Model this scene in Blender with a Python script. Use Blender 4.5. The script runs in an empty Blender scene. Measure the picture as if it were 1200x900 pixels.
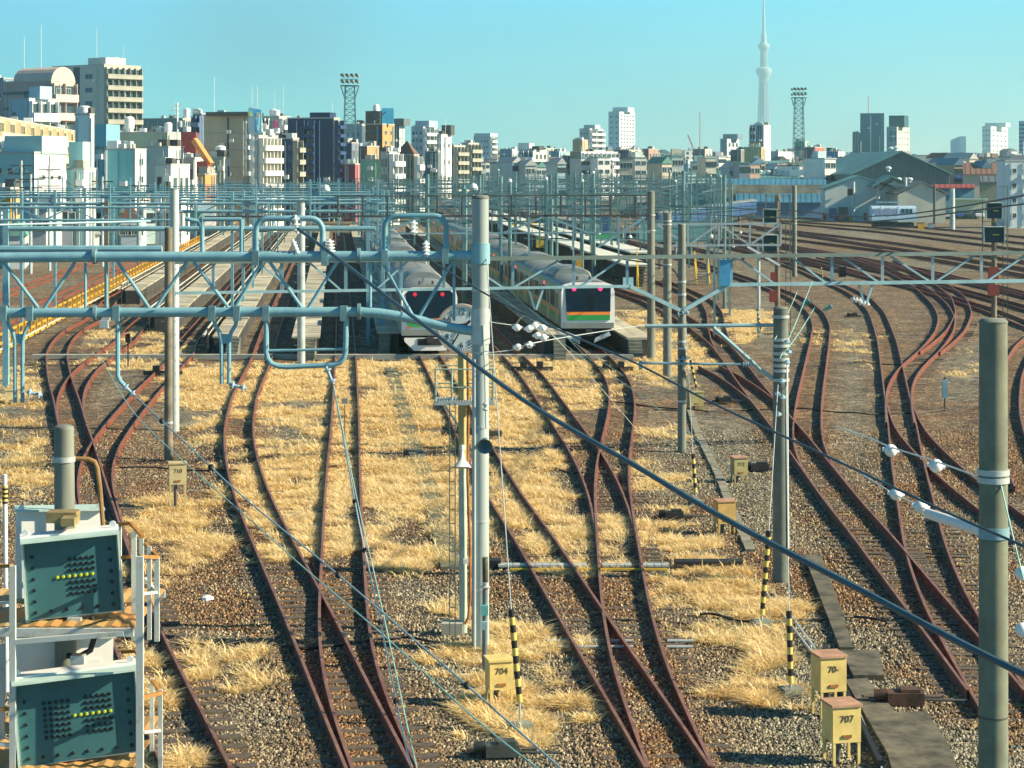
import bpy, math, random
import numpy as np
from mathutils import Vector, Matrix
random.seed(7); RNG = np.random.default_rng(11)
SC = bpy.context.scene
COL = SC.collection
F, H, HY = 2450.0, 9.8, 198.0
# ---------------------------------------------------------------- camera
cam_d = bpy.data.cameras.new('camera'); cam = bpy.data.objects.new('camera', cam_d); COL.objects.link(cam)
cam.location = (0, 0, H); cam.rotation_euler = (math.pi/2, 0, 0)
cam_d.sensor_width = 36; cam_d.lens = 36*F/1200; cam_d.shift_y = -(450-HY)/1200
cam_d.clip_start = .5; cam_d.clip_end = 60000
SC.camera = cam
# ---------------------------------------------------------------- sky and sun
SUN_EL, SUN_A = 29.0, 7.5            # elevation; degrees towards the camera from +X
wld = bpy.data.worlds.new('World'); SC.world = wld; wld.use_nodes = True
nt = wld.node_tree; bg = nt.nodes['Background']
sky = nt.nodes.new('ShaderNodeTexSky'); sky.sky_type = 'NISHITA'; sky.sun_disc = False
sky.sun_elevation = math.radians(SUN_EL); sky.sun_rotation = math.radians(90+SUN_A)
sky.altitude = 0; sky.air_density = 1.0; sky.dust_density = 0.1; sky.ozone_density = 3.0
tint = nt.nodes.new('ShaderNodeMix'); tint.data_type = 'RGBA'; tint.blend_type = 'MULTIPLY'; tint.inputs[0].default_value = 1
tint.inputs[7].default_value = (0.10, 0.42, 0.66, 1)
nt.links.new(sky.outputs[0], tint.inputs[6])
# low winter haze layer: the sky pales towards the horizon and brightens towards the sun's side
tcw = nt.nodes.new('ShaderNodeTexCoord'); sxyz = nt.nodes.new('ShaderNodeSeparateXYZ'); nt.links.new(tcw.outputs['Generated'], sxyz.inputs[0])
hr = nt.nodes.new('ShaderNodeValToRGB'); ce = hr.color_ramp.elements
SKS = 12.0; SKK = 1.08
def sk(r, g, b): return (r*SKK/SKS, g*SKK/SKS, b*SKK/SKS, 1)
ce[0].position = 0.0; ce[0].color = sk(5.9, 8.0, 6.5); ce[1].position = .25; ce[1].color = sk(.2, 4.8, 7.8)
e_ = ce.new(.035); e_.color = sk(3.1, 7.8, 7.7); e_ = ce.new(.08); e_.color = sk(.15, 6.8, 10.3)
nt.links.new(sxyz.outputs['Z'], hr.inputs[0])
az = nt.nodes.new('ShaderNodeMapRange'); az.inputs[1].default_value = -.3; az.inputs[2].default_value = .2; nt.links.new(sxyz.outputs['X'], az.inputs[0])
azm = nt.nodes.new('ShaderNodeMix'); azm.data_type = 'RGBA'; azm.inputs[6].default_value = (.12*SKS, .84*SKS, 1.02*SKS, 1); azm.inputs[7].default_value = (1.12*SKS, 1.03*SKS, 1.0*SKS, 1); nt.links.new(az.outputs[0], azm.inputs[0])
hs = nt.nodes.new('ShaderNodeVectorMath'); hs.operation = 'MULTIPLY'; nt.links.new(hr.outputs[0], hs.inputs[0]); nt.links.new(azm.outputs[2], hs.inputs[1])
ff = nt.nodes.new('ShaderNodeMapRange'); ff.interpolation_type = 'SMOOTHSTEP'; ff.inputs[1].default_value = .10; ff.inputs[2].default_value = .32; nt.links.new(sxyz.outputs['Z'], ff.inputs[0])
mxs = nt.nodes.new('ShaderNodeMix'); mxs.data_type = 'RGBA'; nt.links.new(ff.outputs[0], mxs.inputs[0]); nt.links.new(hs.outputs[0], mxs.inputs[6]); nt.links.new(tint.outputs[2], mxs.inputs[7]); 
tn = nt.nodes.new('ShaderNodeTexNoise'); tn.inputs['Scale'].default_value = 3.; tn.inputs['Detail'].default_value = 4; mpw = nt.nodes.new('ShaderNodeMapping'); mpw.inputs['Scale'].default_value = (1.6, 1.6, 5); mpw.inputs['Location'].default_value = (.35, 0, .2)
nt.links.new(tcw.outputs['Generated'], mpw.inputs[0]); nt.links.new(mpw.outputs[0], tn.inputs[0])
nr = nt.nodes.new('ShaderNodeMapRange'); nr.inputs[1].default_value = .3; nr.inputs[2].default_value = .7; nr.inputs[3].default_value = .90; nr.inputs[4].default_value = 1.06; nt.links.new(tn.outputs[0], nr.inputs[0])
sc2 = nt.nodes.new('ShaderNodeVectorMath'); sc2.operation = 'SCALE'; nt.links.new(mxs.outputs[2], sc2.inputs[0]); nt.links.new(nr.outputs[0], sc2.inputs['Scale']); 
dv = nt.nodes.new('ShaderNodeVectorMath'); dv.operation = 'SUBTRACT'; dv.inputs[1].default_value = (-.115, .99, .072); nt.links.new(tcw.outputs['Generated'], dv.inputs[0])  # soft dark patch painted on the sky, copying a window reflection
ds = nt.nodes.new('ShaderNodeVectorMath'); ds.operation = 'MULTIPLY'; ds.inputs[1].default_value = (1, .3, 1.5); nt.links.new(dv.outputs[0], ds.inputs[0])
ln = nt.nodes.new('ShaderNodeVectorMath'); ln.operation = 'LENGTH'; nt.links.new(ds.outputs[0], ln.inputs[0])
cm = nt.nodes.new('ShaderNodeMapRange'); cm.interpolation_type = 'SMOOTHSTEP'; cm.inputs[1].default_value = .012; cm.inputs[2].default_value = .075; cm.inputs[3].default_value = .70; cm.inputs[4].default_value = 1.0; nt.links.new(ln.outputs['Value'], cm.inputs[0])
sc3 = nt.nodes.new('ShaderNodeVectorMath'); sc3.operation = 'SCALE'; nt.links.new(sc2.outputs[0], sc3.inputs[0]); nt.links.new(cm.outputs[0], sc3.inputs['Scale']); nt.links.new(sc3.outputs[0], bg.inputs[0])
bg.inputs[1].default_value = 0.06
sd = bpy.data.lights.new('sun', 'SUN'); sun = bpy.data.objects.new('sun', sd); COL.objects.link(sun)
sd.energy = 5.0; sd.angle = math.radians(.5); sd.color = (1.0, .85, .60)
_e, _a = math.radians(SUN_EL), math.radians(SUN_A)
SUNV = Vector((math.cos(_e)*math.cos(_a), -math.cos(_e)*math.sin(_a), math.sin(_e)))
sun.rotation_euler = SUNV.to_track_quat('Z', 'Y').to_euler()
SC.view_settings.view_transform = 'Standard'; SC.view_settings.look = 'None'
SC.view_settings.exposure = 1.28; SC.view_settings.gamma = 1
SC.cycles.max_bounces = 6; SC.cycles.diffuse_bounces = 3; SC.cycles.volume_bounces = 0
# ---------------------------------------------------------------- picture <-> place
def P(x, y, z=-.25):
    Y = F*(H-z)/(y-HY); return Vector(((x-600)*Y/F, Y, z))
def Q(x, y, D):
    return Vector(((x-600)*D/F, D, H-(y-HY)*D/F))
def DG(y, z=-.25): return F*(H-z)/(y-HY)
VS = -0.0846
def LX(i, Y): return i+VS*Y
# ---------------------------------------------------------------- materials
MATS = {}
def mat(name, col, rough=.65, metal=0., var=.14, scale=2.5, col2=None, bump=0., emit=0., streak=False, thr=None):
    if name in MATS: return MATS[name]
    m = bpy.data.materials.new(name); m.use_nodes = True; t = m.node_tree; b = t.nodes['Principled BSDF']
    b.inputs['Roughness'].default_value = rough; b.inputs['Metallic'].default_value = metal
    c = tuple(col)
    if var > 0 or col2:
        tc = t.nodes.new('ShaderNodeTexCoord'); mp = t.nodes.new('ShaderNodeMapping')
        t.links.new(tc.outputs['Object'], mp.inputs[0])
        if streak: mp.inputs['Scale'].default_value = (1, 1, .12)
        n = t.nodes.new('ShaderNodeTexNoise'); n.inputs['Scale'].default_value = scale; n.inputs['Detail'].default_value = 6; n.inputs['Roughness'].default_value = .65
        t.links.new(mp.outputs[0], n.inputs[0])
        r = t.nodes.new('ShaderNodeValToRGB'); lo, hi = thr or (.32, .68)
        r.color_ramp.elements[0].position = lo; r.color_ramp.elements[1].position = hi
        ca = tuple(max(0, v*(1-var)) for v in c); cb = tuple(min(1, v*(1+var)) for v in c) if col2 is None else tuple(col2)
        r.color_ramp.elements[0].color = (*ca, 1); r.color_ramp.elements[1].color = (*cb, 1)
        t.links.new(n.outputs[0], r.inputs[0]); t.links.new(r.outputs[0], b.inputs['Base Color'])
        if bump:
            bp = t.nodes.new('ShaderNodeBump'); bp.inputs['Strength'].default_value = bump; bp.inputs['Distance'].default_value = .03
            t.links.new(n.outputs[0], bp.inputs['Height']); t.links.new(bp.outputs[0], b.inputs['Normal'])
    else: b.inputs['Base Color'].default_value = (*c, 1)
    if emit: b.inputs['Emission Color'].default_value = (*c, 1); b.inputs['Emission Strength'].default_value = emit
    MATS[name] = m; return m
BLUE = mat('blue paint', (.14, .34, .43), .55, 0, .1, 2.2, (.26, .48, .54), bump=.05, thr=(.25, .75))
PALEBLUE = mat('pale blue steel', (.23, .40, .46), .5, .1, .2, 1.2)
TEALST = mat('teal grey galvanised steel', (.13, .25, .26), .55, .1, .3, .7)
DARKST = mat('dark weathered steel', (.09, .09, .085), .6, .2, .3, 2)
GALV = mat('galvanised steel', (.50, .55, .54), .45, .3, .15, 2)
CONC = mat('weathered concrete', (.19, .21, .175), .85, 0, .36, 2.2, bump=.15, streak=True)
CONCL = mat('pale concrete', (.36, .36, .30), .85, 0, .2, 1.5, bump=.15)
CONCD = mat('dark mossy concrete', (.12, .12, .075), .9, 0, .5, 2.4, bump=.2)
GREYPOLE = mat('grey painted pole', (.45, .53, .53), .5, .1, .16, 1.5)
BROWNPOLE = mat('brown weathered pole', (.20, .17, .12), .8, 0, .35, 2)
RUST = mat('rusty rail steel', (.17, .044, .026), .7, .1, .35, 3, (.31, .095, .04), thr=(.35, .75))
SHINY = mat('worn rail steel', (.30, .24, .22), .4, .5, .2, 3)
RUSTM = mat('orange rust', (.34, .14, .04), .8, 0, .4, 5)
WOOD = mat('old timber sleeper', (.09, .075, .058), .9, 0, .5, 7, bump=.3)
WHITE = mat('white paint', (.78, .80, .78), .5, 0, .05, 2)
WHITEP = mat('white porcelain', (.85, .87, .85), .2, 0, .03, 3)
CREAM = mat('cream yellow paint', (.72, .55, .19), .6, 0, .18, 3, bump=.05)
YELLOW = mat('yellow paint', (.75, .52, .05), .5, 0, .1, 3)
ORANGE = mat('orange yellow barrier paint', (.66, .36, .03), .6, 0, .25, 1.5)
BLACK = mat('black rubber', (.012, .012, .014), .6, 0, .2, 4)
CABLE = mat('dark blue cable sheath', (.035, .075, .10), .45, 0, .2, 2)
WIRET = mat('verdigris wire', (.28, .55, .50), .5, .2, .2, 2)
WIREL = mat('bare aluminium wire', (.62, .66, .64), .4, .4, .1, 2)
WIRED = mat('dark contact wire', (.06, .07, .075), .5, .2, .2, 2)
SIGFACE = mat('signal face green grey', (.032, .125, .14), .5, 0, .12, 2)
LENS = mat('unlit signal lens', (.01, .012, .012), .15, 0, .0)
LAMPY = mat('lit yellow lamp', (.36, .42, .02), .4, 0, 0, emit=.06)
REDLAMP = mat('lit red lamp', (1., .02, .10), .4, 0, 0, emit=1.6)
GLASS = mat('window glass', (.03, .07, .085), .12, 0, .2, .4)
WFRAME = mat('window frame', (.5, .52, .5), .5, 0, .05, 2)
# ---------------------------------------------------------------- mesh building
class MB:
    def __init__(s): s.v = []; s.f = []; s.m = []
    def add(s, vs, fs, mi=0):
        o = len(s.v); s.v.extend([tuple(v) for v in vs]); s.f.extend([tuple(i+o for i in f) for f in fs]); s.m.extend([mi]*len(fs)); return s
    def box(s, c, d, rz=0., mi=0, M=None):
        cx, cy, cz = c; hx, hy, hz = d[0]/2, d[1]/2, d[2]/2; ca, sa = math.cos(rz), math.sin(rz); vs = []
        for z in (-hz, hz):
            for x, y in ((-hx, -hy), (hx, -hy), (hx, hy), (-hx, hy)):
                v = Vector((cx+x*ca-y*sa, cy+x*sa+y*ca, cz+z)); vs.append(M @ v if M else v)
        return s.add(vs, [(3,2,1,0),(4,5,6,7),(0,1,5,4),(1,2,6,5),(2,3,7,6),(3,0,4,7)], mi)
    def beam(s, p, q, w, h=None, mi=0):
        p, q = Vector(p), Vector(q); h = h or w; d = (q-p)
        if d.length < 1e-6: return s
        d.normalize(); up = Vector((0,0,1)) if abs(d.z) < .95 else Vector((0,1,0))
        a = d.cross(up).normalized()*(w/2); b = a.cross(d).normalized()*(h/2)
        vs = [p-a-b, p+a-b, p+a+b, p-a+b, q-a-b, q+a-b, q+a+b, q-a+b]
        return s.add(vs, [(0,1,2,3),(7,6,5,4),(4,5,1,0),(5,6,2,1),(6,7,3,2),(7,4,0,3)], mi)
    def tube(s, pts, r, n=8, mi=0, r2=None):
        pts = [Vector(p) for p in pts]; k = len(pts); vs = []; fs = []; pa = None
        for i, p in enumerate(pts):
            d = (pts[min(i+1, k-1)]-pts[max(i-1, 0)]).normalized()
            if pa is None:
                up = Vector((0,0,1)) if abs(d.z) < .9 else Vector((0,1,0)); a = d.cross(up).normalized()
            else:
                a = pa-d*pa.dot(d); a.normalize()
            pa = a; b = d.cross(a); rr = r if r2 is None else r+(r2-r)*i/(k-1)
            for j in range(n):
                t = 2*math.pi*j/n; vs.append(p+a*(rr*math.cos(t))+b*(rr*math.sin(t)))
        for i in range(k-1):
            for j in range(n):
                fs.append((i*n+j, i*n+(j+1) % n, (i+1)*n+(j+1) % n, (i+1)*n+j))
        fs.append(tuple(range(n-1, -1, -1))); fs.append(tuple((k-1)*n+j for j in range(n)))
        return s.add(vs, fs, mi)
    def lathe(s, prof, base, axis=(0,0,1), n=14, mi=0):
        ax = Vector(axis).normalized(); up = Vector((0,0,1)) if abs(ax.z) < .9 else Vector((1,0,0))
        a = ax.cross(up).normalized(); b = ax.cross(a); base = Vector(base); vs = []; fs = []
        for r, h in prof:
            for j in range(n):
                t = 2*math.pi*j/n; vs.append(base+ax*h+a*(r*math.cos(t))+b*(r*math.sin(t)))
        k = len(prof)
        for i in range(k-1):
            for j in range(n): fs.append((i*n+j, i*n+(j+1) % n, (i+1)*n+(j+1) % n, (i+1)*n+j))
        fs.append(tuple(range(n-1, -1, -1))); fs.append(tuple((k-1)*n+j for j in range(n)))
        return s.add(vs, fs, mi)
    def ball(s, c, r, n=12, sq=1., axis=(0,0,1)):
        return s.lathe([(max(.001, r*math.sin(math.pi*i/8)), -r*sq*math.cos(math.pi*i/8)) for i in range(9)], c, axis, n)
    def prism(s, poly, z0, z1, mi=0):
        n = len(poly); vs = [(x, y, z0) for x, y in poly]+[(x, y, z1) for x, y in poly]
        fs = [tuple(range(n-1, -1, -1)), tuple(range(n, 2*n))]+[(i, (i+1) % n, n+(i+1) % n, n+i) for i in range(n)]
        return s.add(vs, fs, mi)
    def loft(s, secs, mi=0, caps=True):
        n = len(secs[0]); vs = [v for sec in secs for v in sec]; fs = []
        for i in range(len(secs)-1):
            for j in range(n): fs.append((i*n+j, i*n+(j+1) % n, (i+1)*n+(j+1) % n, (i+1)*n+j))
        if caps: fs.append(tuple(range(n-1, -1, -1))); fs.append(tuple((len(secs)-1)*n+j for j in range(n)))
        return s.add(vs, fs, mi)
    def mesh(s, name, mats, smooth=False):
        me = bpy.data.meshes.new(name); me.from_pydata(s.v, [], s.f)
        for m in (mats if isinstance(mats, (list, tuple)) else [mats]): me.materials.append(m)
        if any(s.m): me.polygons.foreach_set('material_index', s.m)
        if smooth:
            me.polygons.foreach_set('use_smooth', [True]*len(me.polygons))
            try: me.set_sharp_from_angle(angle=math.radians(40))
            except Exception: pass
        me.update(); return me
def link_(name, me, parent=None):
    o = bpy.data.objects.new(name, me); COL.objects.link(o)
    if parent is not None:
        o.parent = parent
        r = parent
        if parent.type == 'EMPTY': o.location = -Vector(parent.location)
    return o
def part(name, mb, m, parent, smooth=False, label=None):
    """mb in world coordinates; a part of an Empty or of a part that already carries the world offset"""
    o = bpy.data.objects.new(name, mb.mesh(name, m, smooth)); COL.objects.link(o); o.parent = parent
    if parent.type == 'EMPTY' and parent.parent is None: o.location = -Vector(parent.location)
    if label: o['label'] = label
    return o
def tag(o, label, cat, group=None):
    o['label'] = label; o['category'] = cat
    if group: o['group'] = group
    return o
def thing(name, label, cat, loc, group=None):
    o = bpy.data.objects.new(name, None); COL.objects.link(o); o.location = loc; o.empty_display_size = .3
    return tag(o, label, cat, group)
def single(name, mb, m, label, cat, group=None, smooth=False):
    o = bpy.data.objects.new(name, mb.mesh(name, m, smooth)); COL.objects.link(o); return tag(o, label, cat, group)
def struct(name, mb, m, kind='structure', smooth=False):
    o = bpy.data.objects.new(name, mb.mesh(name, m, smooth)); COL.objects.link(o); o['kind'] = kind; return o
def dup(root, loc=None, label=None, rz=None):
    r = root.copy(); COL.objects.link(r)
    if loc is not None: r.location = loc
    if rz is not None: r.rotation_euler = (0, 0, rz)
    if label: r['label'] = label
    for ch in list(root.children):
        c = ch.copy(); COL.objects.link(c); c.parent = r
        for g in list(ch.children):
            d = g.copy(); COL.objects.link(d); d.parent = c
    return r
_tc = {}
def text_mesh(txt, size, m, depth=.004):
    cu = bpy.data.curves.new('lettering', 'FONT'); cu.body = txt; cu.size = size; cu.align_x = 'CENTER'; cu.align_y = 'CENTER'; cu.extrude = depth
    o = bpy.data.objects.new('lettering', cu); COL.objects.link(o)
    dg = bpy.context.evaluated_depsgraph_get(); me = bpy.data.meshes.new_from_object(o.evaluated_get(dg))
    bpy.data.objects.remove(o); me.materials.clear(); me.materials.append(m); return me
def text_part(name, txt, size, m, parent, loc, rz=0., rx=math.pi/2, ry=0., sx=1.):
    o = bpy.data.objects.new(name, text_mesh(txt, size, m)); COL.objects.link(o); o.parent = parent
    off = Vector(parent.location) if (parent.type == 'EMPTY') else Vector((0,0,0))
    o.location = Vector(loc)-off; o.rotation_euler = (rx, ry, rz); o.scale = (sx, 1, 1); return o
# ================================================================ tracks
G2 = 1.067/2
def wpx(pts, z=0.): return np.array([[*P(x, y, z)[:2]] for x, y in pts])
def cr_resample(Y, X, step=.5, win=5.0):
    o = np.argsort(Y); Y, X = np.array(Y)[o], np.array(X)[o]
    ys = np.arange(Y[0], Y[-1]+step*.5, step); xs = np.interp(ys, Y, X)
    k = max(3, int(win/step)) | 1; pad = k//2
    for _ in range(2):
        xp = np.concatenate([2*xs[0]-xs[1:pad+1][::-1], xs, 2*xs[-1]-xs[-pad-1:-1][::-1]]) if len(xs) > pad+2 else xs
        if len(xs) > pad+2: xs = np.convolve(xp, np.ones(k)/k, 'valid')
    return ys, xs
def center_from(L, R, tail=None, tail_from=126, tail_to=330, win=5.0, extra=None):
    l, r = wpx(L), wpx(R); l = l[np.argsort(l[:,1])]; r = r[np.argsort(r[:,1])]
    y0, y1 = max(l[0,1], r[0,1]), min(l[-1,1], r[-1,1])
    ys = np.linspace(y0, y1, 140); xs = (np.interp(ys, l[:,1], l[:,0])+np.interp(ys, r[:,1], r[:,0]))/2
    Y, X = list(ys), list(xs)
    if tail is not None:
        for t in np.linspace(tail_from, tail_to, 40): Y.append(t); X.append(LX(tail, t))
    if extra:
        e = wpx(extra); Y += list(e[:,1]); X += list(e[:,0])
    return cr_resample(Y, X, .5, win)
def center_px(pts, win=7.):
    c = wpx(pts); return cr_resample(c[:,1], c[:,0], 1.0, win)
def center_line(i, y0, y1): ys = np.arange(y0, y1, 6.); return ys, LX(i, ys)
RAILPROF = [(a_, b_*1.36) for a_, b_ in [(-.065,-.15),(.065,-.15),(.065,-.135),(.014,-.118),(.014,-.045),(.034,-.035),(.034,-.004),(.028,0),(-.028,0),(-.034,-.004),(-.034,-.035),(-.014,-.045),(-.014,-.118),(-.065,-.135)]]
TRACKS = []; RAILTOP = mat('worn highlit rail head', (.21, .085, .06), .55, .2, .3, 1.5, (.30, .17, .13))  # rail head colour holds wear plus a painted mauve highlight
sl_mb = MB(); sl_mb.box((0,0,-.08), (2.15, .21, .16)); SLEEPER = sl_mb.mesh('sleeper', WOOD)
def rail_mb(xs, ys, nx, ny, off, dz):
    secs = []
    for i in range(len(xs)):
        secs.append([(xs[i]+nx[i]*(off+a), ys[i]+ny[i]*(off+a), b+dz) for a, b in RAILPROF])
    mb = MB().loft(secs); n = len(RAILPROF); mb.m = [1 if (k < n*(len(secs)-1) and k % n == 7) else 0 for k in range(len(mb.f))]; return mb
def track(label, ys, xs, group=None, sleepers=True, m=None, s0=33.5, s1=96, far=0):
    i = len(TRACKS); dz = -.0035*(i % 7)
    # thin the sampling with distance
    keep = [0]
    for k in range(1, len(ys)):
        if k == len(ys)-1 or math.hypot(ys[k]-ys[keep[-1]], xs[k]-xs[keep[-1]]) > max(.6, ys[k]*.008): keep.append(k)
    y, x = ys[keep], xs[keep]; ty, tx = np.gradient(y), np.gradient(x); n = np.hypot(tx, ty); nx, ny = ty/n, -tx/n
    root = thing('railway_track', label, 'railway track', (float(x[0]), float(y[0]), -.25), group)
    for s in (-1, 1): part('rail', rail_mb(x, y, nx, ny, s*G2, dz), [m or RUST, RAILTOP], root)
    TRACKS.append((ys, xs))
    if sleepers:
        cum = np.concatenate([[0], np.cumsum(np.hypot(np.diff(xs), np.diff(ys)))]); d = 0.; cnt = 0
        fm = MB()
        while d < cum[-1]:
            yy = np.interp(d, cum, ys); xx = np.interp(d, cum, xs)
            if far and (yy >= s1 or cnt >= 98) and yy < far and yy > s0:
                y2 = np.interp(d+.4, cum, ys); x2 = np.interp(d+.4, cum, xs); fm.box((xx, yy, -.288+dz+random.uniform(-.015, .015)), (2.1, .22, .16), -math.atan2(x2-xx, y2-yy))
            elif s0 < yy < s1 and cnt < 99:
                y2 = np.interp(d+.4, cum, ys); x2 = np.interp(d+.4, cum, xs)
                o = bpy.data.objects.new('sleeper', SLEEPER); COL.objects.link(o); o.parent = root
                o.location = Vector((xx, yy, -.16+dz-random.random()*.025-.05*min(1, max(0, (yy-52)/24))))-root.location
                o.rotation_euler = (0, 0, -math.atan2(x2-xx, y2-yy)+random.uniform(-.03, .03)); cnt += 1
            d += .6
        if fm.v: part('far_sleepers', fm, WOOD, root)['kind'] = 'stuff'
A = center_from([(97,376),(85,380),(66,392),(55,408),(53.5,420),(60,452),(67,500),(73,512),(85,570),(101,645),(128,739),(193,900)],
                [(125,374),(103,381),(86,397),(78,412),(82,445),(95,470),(107,512),(125,570),(150,645),(187,739),(269,900)], -17., 160, 330)
track('rusty track running behind the signal box stand at the left', *A, far=150)
B = center_from([(135,399),(114,413),(86,435),(70,457),(66,472),(68,500)], [(158,400),(139,412),(114,431),(101,449),(96,469),(102,500)], -12.9, 145, 330, 4.)
track('short orange rusted branch joining the leftmost track beyond the pair of poles', *B, far=150)
C = center_from([(210,408),(178,441),(156,460),(135,484),(110,516),(95,540),(90,560),(97,600),(104,640)], [(228,412),(191,452),(160,490),(140,517),(131,545),(132,580),(141,612),(151,645)], -8.4, 118, 330, 4.)
track('orange rusted branch passing the foot of the pole pair to the leftmost track', *C, far=150)
D = center_from([(293,420),(272,462),(261.5,498),(261.5,525),(269,564),(287,612),(306,660),(330,713),(357,785),(383,852),(405,900)],
                [(320,420),(300,465),(297,498),(300.5,531),(312.5,570),(329,606),(359,660),(378,695),(399,735),(423,780),(447,825),(469,868),(485,900)], -3.95)
track('dark red track bending through the dry grass left of the straight track', *D)
E = center_from([(392,420),(387.5,501),(381.5,552),(377,612),(374,668),(371,713),(371,748),(375,788),(386,831),(399,865),(413,897)],
                [(418,420),(420.5,480),(422.6,549),(425,600),(429.5,669),(434,735),(442,780),(455,817),(471,857),(490,900)], .6)
track('straight track nearly buried in dry grass under the trapeze shaped hanger', *E)
Fk = center_from([(492,415),(530,502),(573,583),(590,613),(610,643),(630,680),(650,717),(677,763),(700,803),(727,847),(753,897)],
                [(518,420),(560,487),(586,539),(614,583),(640,613),(657,637),(680,673),(700,700),(727,740),(760,787),(790,830),(817,870),(838,900)], 5.0)
track('track from under the train behind the clock, crossing behind the tall grey pole', *Fk)
G = center_from([(589,415),(614,446),(642,489),(663.5,520),(679,551),(691.5,586),(697,617),(700,643),(702,700),(705,727),(713,767),(723,803),(737,840),(757,897)],
                [(612,415),(635.5,436),(667,477),(691.5,511),(710,536),(726,564),(738,595),(745,620),(752,650),(758,687),(767,720),(777,760),(790,797),(810,840),(840,900)], 9.4)
track('empty track between the two parked trains', *G)
Ht = center_from([(682,408),(698,427),(710,446),(713,464),(708.6,495.5),(702,520),(698,539),(695.5,558),(697,589),(700,625),(701,660)],
                 [(707,410),(729,430),(742,449),(747,475),(742,510),(738,545),(738,570),(741,600),(747,635),(753,660)], 14.0)
track('S-curved track leading out from under the orange and green striped train', *Ht)
I = center_from([(745,350),(790,373),(808,384),(828,399),(847,421),(861,445),(874,461),(905,503),(925,530.5),(944,555.5),(967,589),(1000,633),(1040,683),(1073,730),(1117,783),(1147,827),(1200,893)],
                [(767,350),(810,370),(832,386),(856,402.5),(874,424.5),(892,446),(908,467),(928,488),(950,511),(969,536),(1000,575),(1022,600),(1047,623),(1067,650),(1100,690),(1147,743),(1200,808)], 22.6, 175, 330)
track('long dark track sweeping from beside the striped train to the lower right', *I, far=190)
T = center_from([(760,326),(790,338),(808,346),(822,355),(828,368),(829,382),(834,402),(842,416)], [(775,324),(800,334),(820,343),(839,353),(848,366),(850,382),(856,399),(866,414)], None, win=4.)
track('sharply curved brown track on yellow grass under the truss beam', *T, far=190)
U = center_from([(814,428),(836,437),(859,450),(880,468),(897,492)], [(814,415),(839,424),(860,435),(885,452),(910,470)], None, win=4.)
track('stub of track ending beside the striped guy guard left of the big banded pole', *U, far=190)
J = center_from([(915,344),(930,352),(947,367),(952,380),(949,400),(942,428),(933,461),(928,492),(928,519),(935,542),(955,572)],
                [(928,340),(950,352),(967,365),(974,382),(972,400),(968,436),(964,478),(964,511),(972,536),(987,560),(1005,580)], None, win=5., extra=[(875,326),(800,302),(740,286)])
track('curved track just right of the banded concrete pole', *J, far=190)
K = center_from([(985,339),(1003,350),(1015,362),(1022,380),(1028,400),(1035,450),(1042,510),(1047,560),(1053,600),(1056,627),(1064,660),(1079,700),(1102,750),(1122,790),(1147,832)],
                [(1003,337),(1024,349),(1040,368),(1052,400),(1063,450),(1075,500),(1080,530),(1088,560),(1102,610),(1110,643),(1127,683),(1147,723),(1185,775),(1230,840)], None, win=5., extra=[(940,315),(870,290),(790,270)])
track('track curving down between the banded pole and the right hand pole', *K, far=190)
Qk = center_from([(1037,460),(1042,482),(1047,505),(1060,520),(1080,540),(1100,560),(1148,598),(1200,640)], [(1063,455),(1068,470),(1076,488),(1085,500),(1110,528),(1145,560),(1181,587),(1240,630)], None, win=4.)
track('branch track turning off to the right behind the nearest concrete pole', *Qk, far=190)
M_ = center_px([(1000,302),(1040,315),(1060,325),(1082,338),(1102,356),(1110,372),(1107,388),(1092,408),(1067,430),(1055,448),(1052,470),(1055,495)])
track('orange rusted S-bend track left of the right hand pole top', *M_, far=190)
L_ = center_px([(1040,304),(1075,318),(1104,333),(1124,348),(1130,366),(1121,386),(1104,402),(1090,412)])
track('rusty curve joining the S-bend track under the truss beam', *L_, far=190)
N_ = center_px([(1240,372),(1200,405),(1183,440),(1178,480),(1186,520),(1210,570)])
track('track curving in at the right edge behind the nearest pole', *N_, sleepers=False)
for i, (nm, lbl) in enumerate((('left', 'main line track right behind the orange barrier fence'), ('far', 'main line track beyond the orange barrier fence, nearest the buildings'))):
    track(lbl, *center_line(-21.4-4.6*i, 95, 700), sleepers=False)
FAN = [[(905,252),(1040,262),(1200,277),(1260,283)], [(880,257),(1040,272),(1200,292),(1260,301)], [(860,262),(1040,283),(1200,306),(1260,318)], [(850,270),(1040,294),(1200,322),(1260,336)],
       [(850,279),(1000,303),(1100,322),(1200,345),(1260,361)], [(830,285),(960,310),(1080,338),(1160,362),(1230,390)], [(740,262),(830,270),(940,290),(1040,312)], [(700,252),(800,257),(920,270),(1040,290)]]
FAN += [[(930,288),(1060,311),(1160,333),(1240,352)], [(962,301),(1080,327),(1200,359),(1260,378)], [(870,255),(1040,267),(1200,284.5),(1260,292)], [(890,268),(1040,289),(1200,314),(1260,327)], [(760,272),(860,284),(960,306),(1050,332)]]
for pts in FAN: track('one of the straight dark tracks fanning out across the right of the yard', *center_px(pts), 'tracks fanning out across the right of the yard', sleepers=False)
for i in (18.6, 31., 35.5, 40, 44.5): track('straight yard track receding beyond the white topped platforms', *center_line(i, 230 if i > 20 else 165, 700), 'tracks receding beyond the white topped platforms', sleepers=False)
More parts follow.
